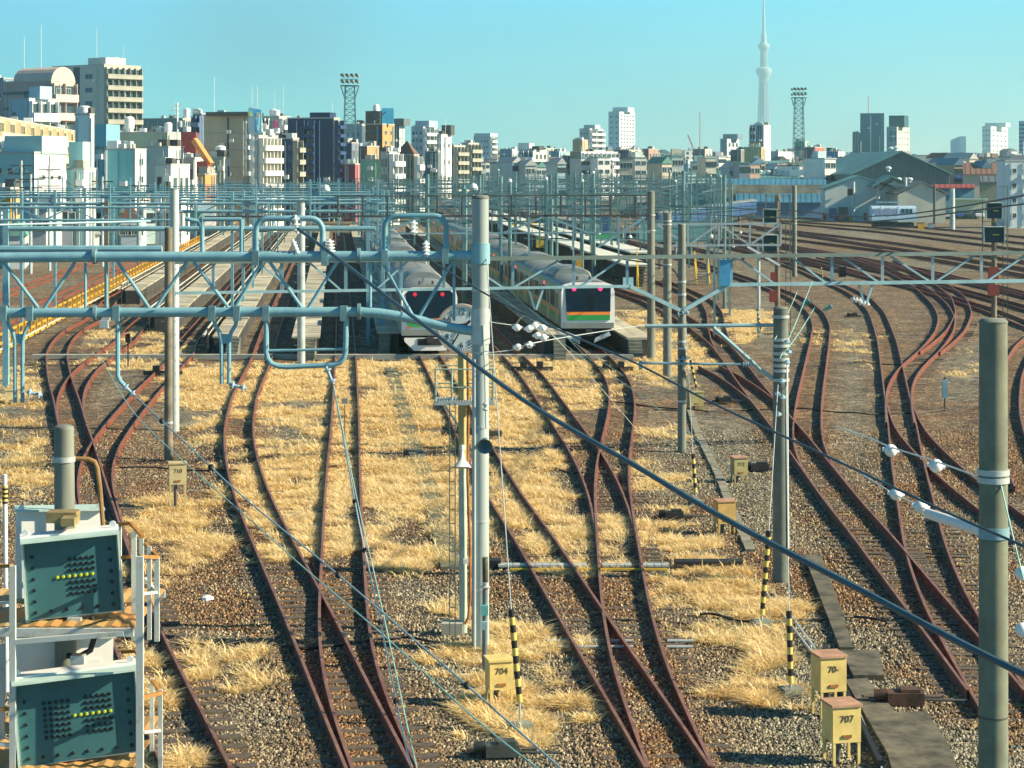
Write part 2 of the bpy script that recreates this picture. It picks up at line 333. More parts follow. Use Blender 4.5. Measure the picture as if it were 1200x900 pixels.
# ================================================================ ground
def poly_w(pts): return np.array([[*P(x, y)[:2]] for x, y in pts])
def inside(poly, X, Y):
    r = np.zeros(X.shape, bool); n = len(poly)
    for i in range(n):
        x1, y1 = poly[i]; x2, y2 = poly[(i+1) % n]
        c = ((y1 > Y) != (y2 > Y)); r ^= c & (X < (x2-x1)*(Y-y1)/(y2-y1+1e-12)+x1)
    return r
GRASS = [(.95, [(205,427),(487,424),(520,424),(560,424),(590,424),(600,470),(560,560),(540,690),(498,688),(470,640),(430,655),(385,668),(345,665),(300,650),(262,545),(225,500),(205,470)]),
         (.92, [(590,424),(780,424),(775,440),(740,452),(705,470),(690,480),(652,482),(640,470),(610,440)]),
         (.90, [(575,430),(610,440),(640,500),(660,560),(690,610),(690,655),(640,665),(575,560)]),
         (.85, [(585,590),(690,605),(745,605),(810,625),(830,640),(700,655),(690,690),(640,690),(600,640)]),
         (.9, [(775,655),(880,660),(890,690),(905,730),(930,780),(905,830),(870,800),(830,770),(800,700)]),
         (.8, [(520,690),(560,740),(640,750),(640,800),(650,870),(590,890),(560,830),(520,780)]),
         (.8, [(160,600),(230,585),(275,640),(240,668),(180,668),(150,640)]),
         (.75, [(0,430),(40,430),(45,480),(30,560),(0,600)]),
         (.85, [(820,336),(900,338),(915,372),(880,405),(850,408),(846,360)]),
         (.85, [(722,352),(760,368),(830,410),(840,436),(780,440),(735,400)]),
         (.85, [(100,388),(205,378),(215,424),(120,440),(105,430),(120,408)]),
         (.7, [(165,730),(195,780),(230,900),(160,900)]), (.55, [(75,410),(100,430),(80,450)]),
         (.8, [(790,425),(850,432),(840,446),(760,450)]), (.5, [(720,480),(800,500),(830,560),(760,590),(745,520)]), (.35, [(930,385),(1020,390),(1025,470),(960,420)]), (.4, [(1105,408),(1150,410),(1150,460),(1100,450)]),
         (.35, [(200,660),(290,690),(350,790),(250,800),(200,720)])]
GP = [(d, poly_w(p)) for d, p in GRASS]
def vnoise(X, Y, s, seed):
    r = np.random.default_rng(seed); T_ = r.random((256, 256)); x = X/s; y = Y/s
    xi = np.floor(x).astype(int); yi = np.floor(y).astype(int); fx = x-xi; fy = y-yi; fx = fx*fx*(3-2*fx); fy = fy*fy*(3-2*fy)
    g = lambda a, b: T_[a % 256, b % 256]
    return (g(xi, yi)*(1-fx)+g(xi+1, yi)*fx)*(1-fy)+(g(xi, yi+1)*(1-fx)+g(xi+1, yi+1)*fx)*fy
def fbm(X, Y, s, seed): return .5*vnoise(X, Y, s, seed)+.3*vnoise(X, Y, s/2.3, seed+1)+.2*vnoise(X, Y, s/5., seed+2)
def grass_density(X, Y):
    jx = X+(vnoise(X, Y, 1.6, 3)-.5)*2.2+(vnoise(X, Y, .45, 13)-.5)*1.0; jy = Y+(vnoise(X, Y, 2.2, 5)-.5)*5+(vnoise(X, Y, .6, 15)-.5)*1.6; d = np.zeros(X.shape)
    for dens, p in GP: d = np.maximum(d, dens*inside(p, jx, jy))
    n = fbm(X, Y, 3.2, 21); d = d*np.clip((n-(.65-.35*d))*6, 0, 1)
    return d
gx = np.concatenate([-np.geomspace(31, 8400, 26)[::-1], np.arange(-30, 42.1, .28), np.geomspace(43, 8400, 26)])
gy = np.concatenate([[-3000, -500, -60, 0, 15, 25], np.arange(30, 150, .32), np.geomspace(151, 8250, 46)])
XX, YY = np.meshgrid(gx, gy); nx_, ny_ = len(gx), len(gy)
near = (YY > 31) & (YY < 149) & (XX > -29.5) & (XX < 41.5)
gd = np.where(near, grass_density(XX, YY), 0)
tz = np.zeros(XX.shape)
rust = np.zeros(XX.shape)
for ys, xs in TRACKS:
    msk = (YY >= ys[0]-.5) & (YY <= ys[-1]+.5)
    cx = np.interp(YY, ys, xs); dist = np.abs(XX-cx); rust = np.maximum(rust, np.where(msk, np.clip(1.25-dist/1.7, 0, 1), 0)); tz = np.maximum(tz, np.where(msk, np.clip((1.45-dist)/.5, 0, 1), 0))
ZZ = -.25+np.where(near, (fbm(XX, YY, 2.5, 31)-.5)*.07, 0)+.035*tz
def gz(x, y):
    ix = np.clip(np.searchsorted(gx, x), 0, nx_-1); iy = np.clip(np.searchsorted(gy, y), 0, ny_-1); return ZZ[iy, ix]
brown = np.clip((fbm(XX+40, YY*.7, 9., 51)-.43)*4, 0, 1)
for wgt, p in ((.9, [(160,500),(260,500),(330,720),(280,760),(190,690),(150,600)]), (.8, [(640,425),(700,425),(720,470),(660,460)]), (.75, [(1000,640),(1200,800),(1200,900),(1120,850),(960,640)]), (.8, [(800,330),(1210,322),(1210,650),(960,620),(890,500),(850,420)]), (.9, [(1060,440),(1150,430),(1200,560),(1200,700),(1060,600)])):
    brown = np.maximum(brown, wgt*inside(poly_w(p), XX+(vnoise(XX, YY, 1.5, 8)-.5)*2, YY+(vnoise(XX, YY, 1.5, 9)-.5)*3))
for p in ([(185,760),(290,740),(330,800),(370,900),(250,900)], [(440,660),(520,690),(560,800),(540,900),(490,900),(440,760)], [(640,760),(690,820),(740,900),(600,900),(610,800)], [(830,470),(900,510),(930,640),(870,640),(830,560)], [(25,490),(60,490),(90,620),(20,640)], [(930,680),(960,720),(980,800),(900,840)], [(985,365),(1015,375),(1040,480),(1040,560),(985,545),(980,440)], [(1100,400),(1160,400),(1165,470),(1110,470)], [(870,330),(960,380),(930,420),(880,410)]):
    brown = np.minimum(brown, 1-.85*inside(poly_w(p), XX+(vnoise(XX, YY, 1.5, 18)-.5)*2, YY+(vnoise(XX, YY, 1.5, 19)-.5)*3))
me = bpy.data.meshes.new('ground'); nv = nx_*ny_
idx = np.arange(nv).reshape(ny_, nx_); quads = np.stack([idx[:-1,:-1], idx[:-1,1:], idx[1:,1:], idx[1:,:-1]], -1).reshape(-1, 4)
me.vertices.add(nv); me.vertices.foreach_set('co', np.stack([XX, YY, ZZ], -1).reshape(-1).astype(np.float32))
me.loops.add(len(quads)*4); me.loops.foreach_set('vertex_index', quads.reshape(-1).astype(np.int32))
me.polygons.add(len(quads)); me.polygons.foreach_set('loop_start', (np.arange(len(quads))*4).astype(np.int32)); me.update(calc_edges=True)
for nm, arr in (('straw', gd), ('rust', rust), ('brown', brown)):
    at = me.attributes.new(nm, 'FLOAT', 'POINT'); at.data.foreach_set('value', arr.reshape(-1).astype(np.float32))
def gravel_material(name):
    m = bpy.data.materials.new(name); m.use_nodes = True; t = m.node_tree; N = t.nodes.new; Lk = t.links.new; b = t.nodes['Principled BSDF']
    b.inputs['Roughness'].default_value = .9
    geo = N('ShaderNodeNewGeometry')
    vo = N('ShaderNodeTexVoronoi'); vo.inputs['Scale'].default_value = 13.; Lk(geo.outputs['Position'], vo.inputs['Vector'])
    sep = N('ShaderNodeSeparateColor'); Lk(vo.outputs['Color'], sep.inputs[0])
    def ramp(cols):
        r = N('ShaderNodeValToRGB'); cr = r.color_ramp; cr.elements[0].position = cols[0][0]; cr.elements[0].color = (*cols[0][1], 1)
        cr.elements[1].position = cols[-1][0]; cr.elements[1].color = (*cols[-1][1], 1)
        for p, c in cols[1:-1]: e = cr.elements.new(p); e.color = (*c, 1)
        Lk(sep.outputs[0], r.inputs[0]); return r
    grey = ramp([(0, (.045,.042,.034)), (.35, (.12,.115,.085)), (.65, (.23,.21,.145)), (.9, (.36,.31,.19)), (1, (.48,.44,.33))])
    brn = ramp([(0, (.042,.022,.012)), (.35, (.105,.052,.021)), (.65, (.19,.098,.038)), (.88, (.32,.20,.08)), (1, (.44,.35,.21))])
    def attr(n): a = N('ShaderNodeAttribute'); a.attribute_name = n; return a.outputs['Fac']
    def mix(f, a, bb, mode='MIX'):
        x = N('ShaderNodeMix'); x.data_type = 'RGBA'; x.blend_type = mode
        if hasattr(f, 'links'): Lk(f, x.inputs[0])
        else: x.inputs[0].default_value = f
        for s_, v in ((6, a), (7, bb)):
            if hasattr(v, 'links'): Lk(v, x.inputs[s_])
            else: x.inputs[s_].default_value = (*v, 1)
        return x.outputs[2]
    mx = N('ShaderNodeMath'); mx.operation = 'MAXIMUM'; Lk(attr('rust'), mx.inputs[0]); Lk(attr('brown'), mx.inputs[1])
    big = N('ShaderNodeTexNoise'); big.inputs['Scale'].default_value = .5; big.inputs['Detail'].default_value = 5; Lk(geo.outputs['Position'], big.inputs['Vector'])
    mm = N('ShaderNodeMath'); mm.operation = 'MULTIPLY'; Lk(mx.outputs[0], mm.inputs[0]); rr = N('ShaderNodeMapRange'); rr.inputs[1].default_value = .3; rr.inputs[2].default_value = .62; Lk(big.outputs[0], rr.inputs[0])
    rr.inputs[3].default_value = .55; Lk(rr.outputs[0], mm.inputs[1])
    c = mix(mm.outputs[0], grey.outputs[0], brn.outputs[0])
    dst = N('ShaderNodeMapRange'); dst.inputs[1].default_value = .25; dst.inputs[2].default_value = .62; dst.inputs[3].default_value = 1; dst.inputs[4].default_value = .2; Lk(vo.outputs['Distance'], dst.inputs[0])
    mac = N('ShaderNodeTexNoise'); mac.inputs['Scale'].default_value = .35; mac.inputs['Detail'].default_value = 9; mac.inputs['Roughness'].default_value = .75; Lk(geo.outputs['Position'], mac.inputs['Vector'])
    mr_ = N('ShaderNodeMapRange'); mr_.inputs[1].default_value = .3; mr_.inputs[2].default_value = .7; mr_.inputs[3].default_value = .38; mr_.inputs[4].default_value = 1.45; Lk(mac.outputs[0], mr_.inputs[0])
    v2 = N('ShaderNodeTexVoronoi'); v2.inputs['Scale'].default_value = 3.2; Lk(geo.outputs['Position'], v2.inputs['Vector']); s2 = N('ShaderNodeSeparateColor'); Lk(v2.outputs['Color'], s2.inputs[0])
    m2 = N('ShaderNodeMapRange'); m2.inputs[3].default_value = .62; m2.inputs[4].default_value = 1.38; Lk(s2.outputs[1], m2.inputs[0]); mu = N('ShaderNodeMath'); mu.operation = 'MULTIPLY'; Lk(mr_.outputs[0], mu.inputs[0]); Lk(m2.outputs[0], mu.inputs[1])
    sv = N('ShaderNodeVectorMath'); sv.operation = 'SCALE'; Lk(c, sv.inputs[0]); Lk(mu.outputs[0], sv.inputs['Scale']); c = sv.outputs[0]
    fine = N('ShaderNodeTexNoise'); fine.inputs['Scale'].default_value = 9; fine.inputs['Detail'].default_value = 8; Lk(geo.outputs['Position'], fine.inputs['Vector'])
    st = N('ShaderNodeValToRGB'); st.color_ramp.elements[0].color = (.30,.20,.08,1); st.color_ramp.elements[1].color = (.78,.60,.28,1); st.color_ramp.elements[0].position = .35; st.color_ramp.elements[1].position = .62; Lk(fine.outputs[0], st.inputs[0])
    sm = N('ShaderNodeMapRange'); sm.inputs[1].default_value = .1; sm.inputs[2].default_value = .7; Lk(attr('straw'), sm.inputs[0])
    c = mix(sm.outputs[0], c, st.outputs[0]); Lk(c, b.inputs['Base Color'])
    bp = N('ShaderNodeBump'); bp.inputs['Strength'].default_value = 1.; bp.inputs['Distance'].default_value = .05; bp.invert = True
    Lk(vo.outputs['Distance'], bp.inputs['Height']); Lk(bp.outputs[0], b.inputs['Normal'])
    return m
GRAVEL = gravel_material('track ballast'); me.materials.append(GRAVEL); go = bpy.data.objects.new('ground', me); COL.objects.link(go); go['kind'] = 'structure'
# ---------------------------------------------------------------- loose stones
def stones():
    n = 150000; D0, D1 = 33.5, 80.
    # uniform in picture rows gives more stones close by
    u = RNG.random(n*2); y = 1/(1/D1+u*(1/D0-1/D1)); x = (RNG.random(n*2)*1240-620)/F*y
    g = grass_density(x, y); k = (RNG.random(n*2) > g*1.1); x, y = x[k][:n], y[k][:n]; n = len(x)
    base = np.array([[-.5,-.5,-.3],[.5,-.4,-.3],[.45,.5,-.3],[-.5,.45,-.3],[-.35,-.3,.4],[.3,-.35,.3],[.35,.3,.42],[-.3,.35,.28]])
    fc = np.array([[4,5,6,7],[0,1,5,4],[1,2,6,5],[2,3,7,6],[3,0,4,7]])
    s = RNG.uniform(.028, .062, n); th = RNG.random(n)*6.283; tl = RNG.normal(0, .35, (n, 2))
    v = np.repeat(base[None], n, 0)*(1+RNG.normal(0, .16, (n, 8, 3)))*s[:,None,None]
    v[:,:,2] += v[:,:,0]*tl[:,0:1]+v[:,:,1]*tl[:,1:2]
    c, si = np.cos(th)[:,None], np.sin(th)[:,None]; X = v[:,:,0]*c-v[:,:,1]*si+x[:,None]; Y = v[:,:,0]*si+v[:,:,1]*c+y[:,None]
    z0 = gz(x, y); Z = v[:,:,2]+z0[:,None]+.012
    me = bpy.data.meshes.new('ballast_stones'); me.vertices.add(n*8); me.vertices.foreach_set('co', np.stack([X, Y, Z], -1).reshape(-1).astype(np.float32))
    q = (fc[None]+np.arange(n)[:,None,None]*8).reshape(-1); me.loops.add(len(q)); me.loops.foreach_set('vertex_index', q.astype(np.int32))
    me.polygons.add(n*5); me.polygons.foreach_set('loop_start', (np.arange(n*5)*4).astype(np.int32)); me.update(calc_edges=True)
    rs = np.zeros(n)
    for ys, xs in TRACKS:
        msk = (y >= ys[0]-.5) & (y <= ys[-1]+.5); rs = np.maximum(rs, np.where(msk, np.clip(1.25-np.abs(x-np.interp(y, ys, xs))/1.7, 0, 1), 0))
    ix = np.clip(np.searchsorted(gx, x), 0, nx_-1); iy = np.clip(np.searchsorted(gy, y), 0, ny_-1); rs = np.maximum(rs, brown[iy, ix])
    rs *= np.clip((fbm(x, y, 2., 77)-.28)*4, .3, 1)
    at = me.attributes.new('rust', 'FLOAT', 'POINT'); at.data.foreach_set('value', np.repeat(rs, 8).astype(np.float32))
    at = me.attributes.new('pick', 'FLOAT', 'POINT'); at.data.foreach_set('value', np.repeat(RNG.random(n), 8).astype(np.float32))
    m = bpy.data.materials.new('loose ballast'); m.use_nodes = True; t = m.node_tree; b = t.nodes['Principled BSDF']; b.inputs['Roughness'].default_value = .85
    a = t.nodes.new('ShaderNodeAttribute'); a.attribute_name = 'pick'; a2 = t.nodes.new('ShaderNodeAttribute'); a2.attribute_name = 'rust'
    rs_ = []
    for cols in (((0, (.05,.05,.042)), (.5, (.19,.175,.125)), (.85, (.36,.32,.20)), (1, (.55,.51,.40))), ((0, (.05,.028,.016)), (.5, (.19,.095,.038)), (.85, (.36,.22,.09)), (1, (.52,.42,.26)))):
        r = t.nodes.new('ShaderNodeValToRGB'); r.color_ramp.elements[0].color = (*cols[0][1], 1); r.color_ramp.elements[1].color = (*cols[-1][1], 1)
        for p_, c_ in cols[1:-1]: e = r.color_ramp.elements.new(p_); e.color = (*c_, 1)
        t.links.new(a.outputs['Fac'], r.inputs[0]); rs_.append(r)
    x_ = t.nodes.new('ShaderNodeMix'); x_.data_type = 'RGBA'; t.links.new(a2.outputs['Fac'], x_.inputs[0]); t.links.new(rs_[0].outputs[0], x_.inputs[6]); t.links.new(rs_[1].outputs[0], x_.inputs[7]); t.links.new(x_.outputs[2], b.inputs['Base Color'])
    me.materials.append(m); o = bpy.data.objects.new('ballast_stones', me); COL.objects.link(o); o['kind'] = 'stuff'
stones()
# ---------------------------------------------------------------- dry grass
def grass():
    n = 420000; D0, D1 = 33.5, 148.
    u = RNG.random(n); y = 1/(1/D1+u*(1/D0-1/D1)); x = (RNG.random(n)*1240-620)/F*y
    g = grass_density(x, y); cl = np.clip((fbm(x, y, .8, 91)-.28)*3.4, .12, 1); k = RNG.random(n) < g*cl
    x, y, g, cl = x[k], y[k], g[k], cl[k]; n = len(x); B_ = 7
    x = np.repeat(x, B_)+RNG.normal(0, .07, n*B_); y = np.repeat(y, B_)+RNG.normal(0, .07, n*B_); cl = np.repeat(cl, B_); n *= B_
    rd = np.full(n, 9.)
    for ys, xs in TRACKS:
        msk = (y >= ys[0]) & (y <= ys[-1]); rd = np.where(msk, np.minimum(rd, np.abs(np.abs(x-np.interp(y, ys, xs))-G2)), rd)
    h = RNG.uniform(.07, .23, n)*(.45+.75*cl)*np.clip(.35+rd*1.6, .35, 1)*np.where(rd < .07, .3, 1)*np.where(RNG.random(n) < .04, 1.7, 1); th = RNG.random(n)*6.283; lean = RNG.uniform(.5, 2.4, n)
    w = RNG.uniform(.008, .018, n)*np.clip(y/60, 1, 1.8); ax, ay = np.cos(th), np.sin(th); px, py = -ay, ax
    z0 = gz(x, y)-.01
    V = np.zeros((n, 5, 3))
    for j, (t, ww) in enumerate(((0, -1), (0, 1), (.55, .8), (.55, -.8), (1, 0))):
        r = lean*h*t*t*1.1; V[:,j,0] = x+ax*r+px*w*ww; V[:,j,1] = y+ay*r+py*w*ww; V[:,j,2] = z0+h*t*(1-.35*t*np.clip(lean-.5, 0, 1))
    me = bpy.data.meshes.new('dry_grass'); me.vertices.add(n*5); me.vertices.foreach_set('co', V.reshape(-1).astype(np.float32))
    q = (np.array([0,1,2,3,3,2,4])[None]+np.arange(n)[:,None]*5).reshape(-1); me.loops.add(len(q)); me.loops.foreach_set('vertex_index', q.astype(np.int32))
    ls = (np.array([0,4])[None]+np.arange(n)[:,None]*7).reshape(-1); me.polygons.add(n*2); me.polygons.foreach_set('loop_start', ls.astype(np.int32)); me.update(calc_edges=True)
    tone = np.clip(RNG.random(n)*.6+.5*fbm(x, y, 5, 61)+np.where(x < -17.5, -.25, 0)*(y < 90), 0, 1)
    at = me.attributes.new('pick', 'FLOAT', 'POINT'); at.data.foreach_set('value', np.repeat(tone, 5).astype(np.float32))
    m = bpy.data.materials.new('dry straw'); m.use_nodes = True; t = m.node_tree; b = t.nodes['Principled BSDF']; b.inputs['Roughness'].default_value = .7
    a = t.nodes.new('ShaderNodeAttribute'); a.attribute_name = 'pick'; r = t.nodes.new('ShaderNodeValToRGB')
    r.color_ramp.elements[0].color = (.58,.37,.14,1); r.color_ramp.elements[1].color = (.95,.83,.54,1); e = r.color_ramp.elements.new(.45); e.color = (.90,.72,.36,1)
    t.links.new(a.outputs['Fac'], r.inputs[0]); t.links.new(r.outputs[0], b.inputs['Base Color'])
    tr = t.nodes.new('ShaderNodeBsdfTranslucent'); t.links.new(r.outputs[0], tr.inputs[0]); ms = t.nodes.new('ShaderNodeMixShader'); ms.inputs[0].default_value = .42
    t.links.new(b.outputs[0], ms.inputs[1]); t.links.new(tr.outputs[0], ms.inputs[2]); t.links.new(ms.outputs[0], t.nodes['Material Output'].inputs[0])
    me.materials.append(m); o = bpy.data.objects.new('dry_grass', me); COL.objects.link(o); o['kind'] = 'stuff'
    print('grass blades', n)
grass()
# ================================================================ foreground gantry and the tall pole
DG1 = 43.7
def hx(x, D=DG1): return (x-600)*D/F
def hz(y, D=DG1): return H-(y-HY)*D/F
# tall grey pole
r = thing('catenary_pole', 'tall pale grey round pole carrying the blue pipe gantry, tallest in the middle', 'pole', (hx(563), DG1, -.25))
px = hx(563); part('shaft', MB().tube([(px, DG1, -.25), (px, DG1, hz(233))], .18, 20, r2=.172), mat('pale grey pole paint', (.36,.43,.42), .55, 0, .2, 1.1, streak=True), r, True)
part('cap', MB().lathe([(.178, 0), (.182, .03), (.15, .07), (.02, .085)], (px, DG1, hz(233)), n=20), CONC, r, True)
for y0, y1 in ((285, 309), (362, 402)):
    part('clamp', MB().tube([(px, DG1, hz(y1)), (px, DG1, hz(y0))], .2, 20), BLUE if y0 < 300 else GALV, r, True)
for y in (340, 366, 402, 413, 500, 610, 690):
    part('band', MB().tube([(px, DG1, hz(y)-.02), (px, DG1, hz(y)+.02)], .19, 18), GALV, r, True)
part('conduit', MB().tube([(px-.12, DG1-.2, -.2), (px-.12, DG1-.2, hz(420))], .03, 8), GREYPOLE, r, True)
part('conduit', MB().tube([(px+.06, DG1-.2, hz(380)), (px+.1, DG1-.22, hz(440)), (px+.12, DG1-.22, hz(500))], .02, 8), WIREL, r, True)
# pipe gantry
g = thing('pipe_gantry', 'large blue double pipe gantry fixed to the tall pale grey pole', 'gantry', (hx(280), DG1, hz(330)))
zu, zl = hz(301), hz(367); XL0 = hx(-160)
up = [(XL0, DG1, zu-.04), (hx(100), DG1, zu), (hx(556), DG1, zu+.02)]
part('upper_pipe', MB().tube(up, .107, 16), BLUE, g, True)
lo = [(XL0, DG1, zl), (hx(405), DG1, zl+.03)]+[(hx(x), DG1, hz(y)) for x, y in ((425, 365.5), (445, 367), (465, 370), (490, 375), (515, 381), (540, 386), (556, 388))]
part('lower_pipe', MB().tube(lo, .102, 16), BLUE, g, True)
def zig(xs): 
    for a, b in zip(xs[:-1], xs[1:]): yield a, b
zz = [(-88, 0), (-45, 1), (4, 0), (45, 1), (52, 1), (88, 0), (138, 0), (175, 1), (182, 1), (219, 0), (227, 0), (268, 1), (275, 1), (307, 0), (316, 0), (354, 1), (361, 1), (395, 0), (448, 0), (484, 1), (491, 1), (530, 0)]
for (x0, a), (x1, b) in zip(zz[:-1], zz[1:]):
    if a == b: continue
    yl0 = 367 if x0 < 410 else 367+(x0-410)*.13; yl1 = 367 if x1 < 410 else 367+(x1-410)*.13
    p = (hx(x0), DG1, hz(307 if a == 0 else yl0-6)); q = (hx(x1), DG1, hz(307 if b == 0 else yl1-6))
    part('brace', MB().tube([p, q], .036, 8), BLUE, g, True)
for x in (100, 434, 125, 532): part('strut', MB().tube([(hx(x), DG1, hz(308)), (hx(x), DG1, hz(360 if x < 500 else 376))], .03, 8), BLUE, g, True)
for x, y in ((111, 300), (112, 367), (421, 300), (421, 365)): part('flange', MB().tube([(hx(x)-.035, DG1, hz(y)), (hx(x)+.035, DG1, hz(y))], .17, 18), mat('aged flange steel', (.16,.28,.32), .6, .2, .3, 5), g, True)
for x, y in ((137, 367), (36, 367), (5, 367), (278, 367), (249, 367), (312, 367), (403, 367), (300, 302), (451, 302), (381, 302), (522, 300)):
    part('bracket', MB().box((hx(x), DG1, hz(y)), (.14, .3, .31)), mat('bracket steel', (.17,.30,.33), .55, .2, .25, 4), g)
# hoops above the upper pipe
def hoop(x0, x1, ytop):
    mb = MB(); rr = 14; pts = [(x0, 299), (x0, ytop+rr)]+[(x0+rr*(1-math.cos(t)), ytop+rr*(1-math.sin(t))) for t in (.4, .8, 1.2)]+[(x0+rr, ytop), (x1-rr, ytop)]+[(x1-rr+rr*math.sin(t), ytop+rr*(1-math.cos(t))) for t in (.4, .8, 1.2)]+[(x1, ytop+rr), (x1, 299)]
    mb.tube([(hx(a), DG1, hz(b)) for a, b in pts], .062, 10); return mb
part('hoop', hoop(300, 378, 256), BLUE, g, True); part('hoop', hoop(451, 523, 253), mat('rust flecked blue paint', (.14,.37,.46), .5, 0, .1, 2, (.24,.26,.2), thr=(.5,.8)), g, True)
mb = MB(); [mb.tube([(hx(a), DG1, hz(y0)), (hx(b), DG1, hz(y1))], .045, 8) for a, b, y0, y1 in ((237, 283, 257, 257), (237, 237, 257, 300), (283, 283, 257, 300), (217, 234, 256, 260), (237, 234, 270, 260))]
part('frame_hanger', mb, BLUE, g, True)
# bent drop tubes under the lower pipe
def drop_pair(xa, ybot):
    mb = MB(); 
    for s in (-1, 1): mb.tube([(hx(xa+s*13.5), DG1, hz(372)), (hx(xa+s*12), DG1, hz(381)), (hx(xa+s*7), DG1, hz(389)), (hx(xa+s*4.5), DG1, hz(400)), (hx(xa+s*4.3), DG1, hz(ybot))], .042, 8)
    mb.box((hx(xa), DG1, hz(397)), (.18, .03, .2)); return mb
part('drop_tube', drop_pair(22, 472), BLUE, g, True); part('drop_tube', drop_pair(264, 450), BLUE, g, True)
part('drop_tube', MB().tube([(hx(138), DG1, hz(370)), (hx(138), DG1, hz(440)), (hx(141), DG1, hz(447)), (hx(146), DG1, hz(452))], .048, 8), BLUE, g, True)
mb = MB(); mb.tube([(hx(x), DG1, hz(y)) for x, y in ((312, 370), (312, 412), (313.5, 420), (318, 426), (326, 429), (336, 430), (390, 427.5), (398, 425), (403, 420), (405, 412), (406, 370))], .055, 8); mb.tube([(hx(312), DG1, hz(411)), (hx(405), DG1, hz(409))], .03, 8)
part('trapeze_hanger', mb, BLUE, g, True)
part('grey_box', MB().box((hx(124), DG1-.15, hz(379)), (.17, .15, .16)), GREYPOLE, g)
INSG = mat('blue grey insulator', (.30,.45,.55), .3, 0, .1, 3)
def insulator_mb(p, q, r=.075, k=3, rod=.028):
    p, q = Vector(p), Vector(q); d = q-p; L = d.length; prof = [(rod, 0)]
    for i in range(k):
        a = L*(.22+.6*i/max(1, k-1) if k > 1 else .5); prof += [(rod, a-.035), (r, a-.012), (r, a+.006), (rod*1.3, a+.03)]
    prof.append((rod, L)); return MB().lathe(prof, p, d, 12)
def insulator(px0, px1, label, r=.09, k=2, m=None, D=DG1, group=None, dy=-.05):
    return single('insulator', insulator_mb((hx(px0[0], D), D+dy, hz(px0[1], D)), (hx(px1[0], D), D+dy, hz(px1[1], D)), r, k), m or INSG, label, 'insulator', group, True)
insulator((145, 451), (158, 463), 'blue grey insulator at the foot of the drop tube left of the pole pair')
insulator((32, 459), (50, 463), 'blue grey insulator on the leftmost pair of drop tubes')
insulator((269, 450), (289, 455), 'blue grey insulator on the drop tubes right of the pole pair')
insulator((382, 429), (391, 450), 'blue grey insulator hung under the trapeze hanger')
insulator((346, 252), (349, 274), 'white porcelain insulator hung under the left hoop on the upper pipe', .085, 3, WHITEP)
insulator((485, 258), (485, 275), 'white porcelain insulator hung under the right hoop on the upper pipe', .085, 3, WHITEP)
insulator((388, 298), (386, 280), 'white post insulator standing on the upper pipe right of the left hoop', .10, 4, WHITEP)
insulator((500, 302), (499, 282), 'white post insulator standing inside the right hoop', .08, 4, WHITEP)
insulator((343, 281), (350, 299), 'white insulator standing inside the left hoop near its right leg', .06, 4, WHITEP)
# clock on the yellow pole
DC = 45.2
r = thing('pole', 'slim pole, yellow above and pale green below, standing behind the tall grey pole', 'pole', (hx(542, DC), DC, -.25))
part('upper_shaft', MB().tube([(hx(542, DC), DC, hz(540, DC)), (hx(541, DC), DC, hz(404, DC))], .088, 14), mat('worn yellow pole paint', (.62,.42,.06), .6, 0, .3, 2, (.45,.40,.2)), r, True)
part('lower_shaft', MB().tube([(hx(543, DC), DC, -.25), (hx(542, DC), DC, hz(540, DC))], .085, 14), mat('pale green pole paint', (.42,.52,.44), .6, 0, .2, 2), r, True)
part('rusty_pipe', MB().tube([(hx(x, DC), DC-.12, hz(y, DC)) for x, y in ((548, 400), (549, 470), (548, 560), (551, 640), (551, 700), (549, 722), (545, 730))], .03, 8), RUSTM, r, True)
part('cable_box', MB().box((hx(546, DC), DC-.14, hz(656, DC)), (.1, .12, .1)), WHITE, r)
part('foot_block', MB().box((hx(530, DC), DC-.1, -.12), (.45, .4, .3)), CONCL, r)
mb = MB()
for y in (452, 431):
    mb.tube([(hx(511, DC), DC-.35, hz(y, DC)), (hx(511, DC), DC+.5, hz(y, DC)), (hx(541, DC), DC+.5, hz(y, DC)), (hx(578, DC), DC+.5, hz(y, DC))], .018, 6); mb.tube([(hx(511, DC), DC-.35, hz(y, DC)), (hx(578, DC), DC-.35, hz(y, DC))], .018, 6)
for x in (511, 530, 578): mb.tube([(hx(x, DC), DC-.35, hz(468, DC)), (hx(x, DC), DC-.35, hz(430, DC))], .022, 6)
part('guard_rail', mb, mat('pale green steel', (.30,.42,.36), .5, .1, .2, 3), r, True)
mb = MB(); [mb.box((hx(512+i*3.1, DC), DC, hz(469, DC)), (.022, .8, .04)) for i in range(22)]; mb.box((hx(545, DC), DC-.4, hz(470, DC)), (1.28, .03, .09)); mb.box((hx(545, DC), DC+.4, hz(470, DC)), (1.28, .03, .09))
part('platform', mb, GALV, r)
mb = MB(); mb.beam((hx(519, DC), DC, hz(472, DC)), (hx(540, DC), DC, hz(503, DC)), .04); part('knee_brace', mb, GALV, r)
mb = MB()
for x in (527.5, 534): mb.beam((hx(x, DC), DC-.4, -.2), (hx(x, DC), DC-.4, hz(470, DC)), .022, .035)
for i in range(16): mb.beam((hx(527.5, DC), DC-.4, .1+i*.3), (hx(534, DC), DC-.4, .1+i*.3), .016)
part('ladder', mb, mat('grey green ladder', (.14,.19,.17), .6, .1, .2, 3), r)
cx, cz = hx(541, DC), hz(384.5, DC); Rk = .50
c = thing('platform_clock', 'large round white faced clock half hidden by the tall grey pole', 'clock', (cx, DC-.2, cz))
part('case', MB().lathe([(Rk*.9, .0), (Rk+.035, .0), (Rk+.035, -.16), (Rk*.97, -.16), (Rk*.97, -.13), (Rk*.9, -.12)], (cx, DC-.05, cz), (0,1,0), 40), mat('pinkish clock case', (.55,.45,.38), .5, .1, .2, 2), c, True)
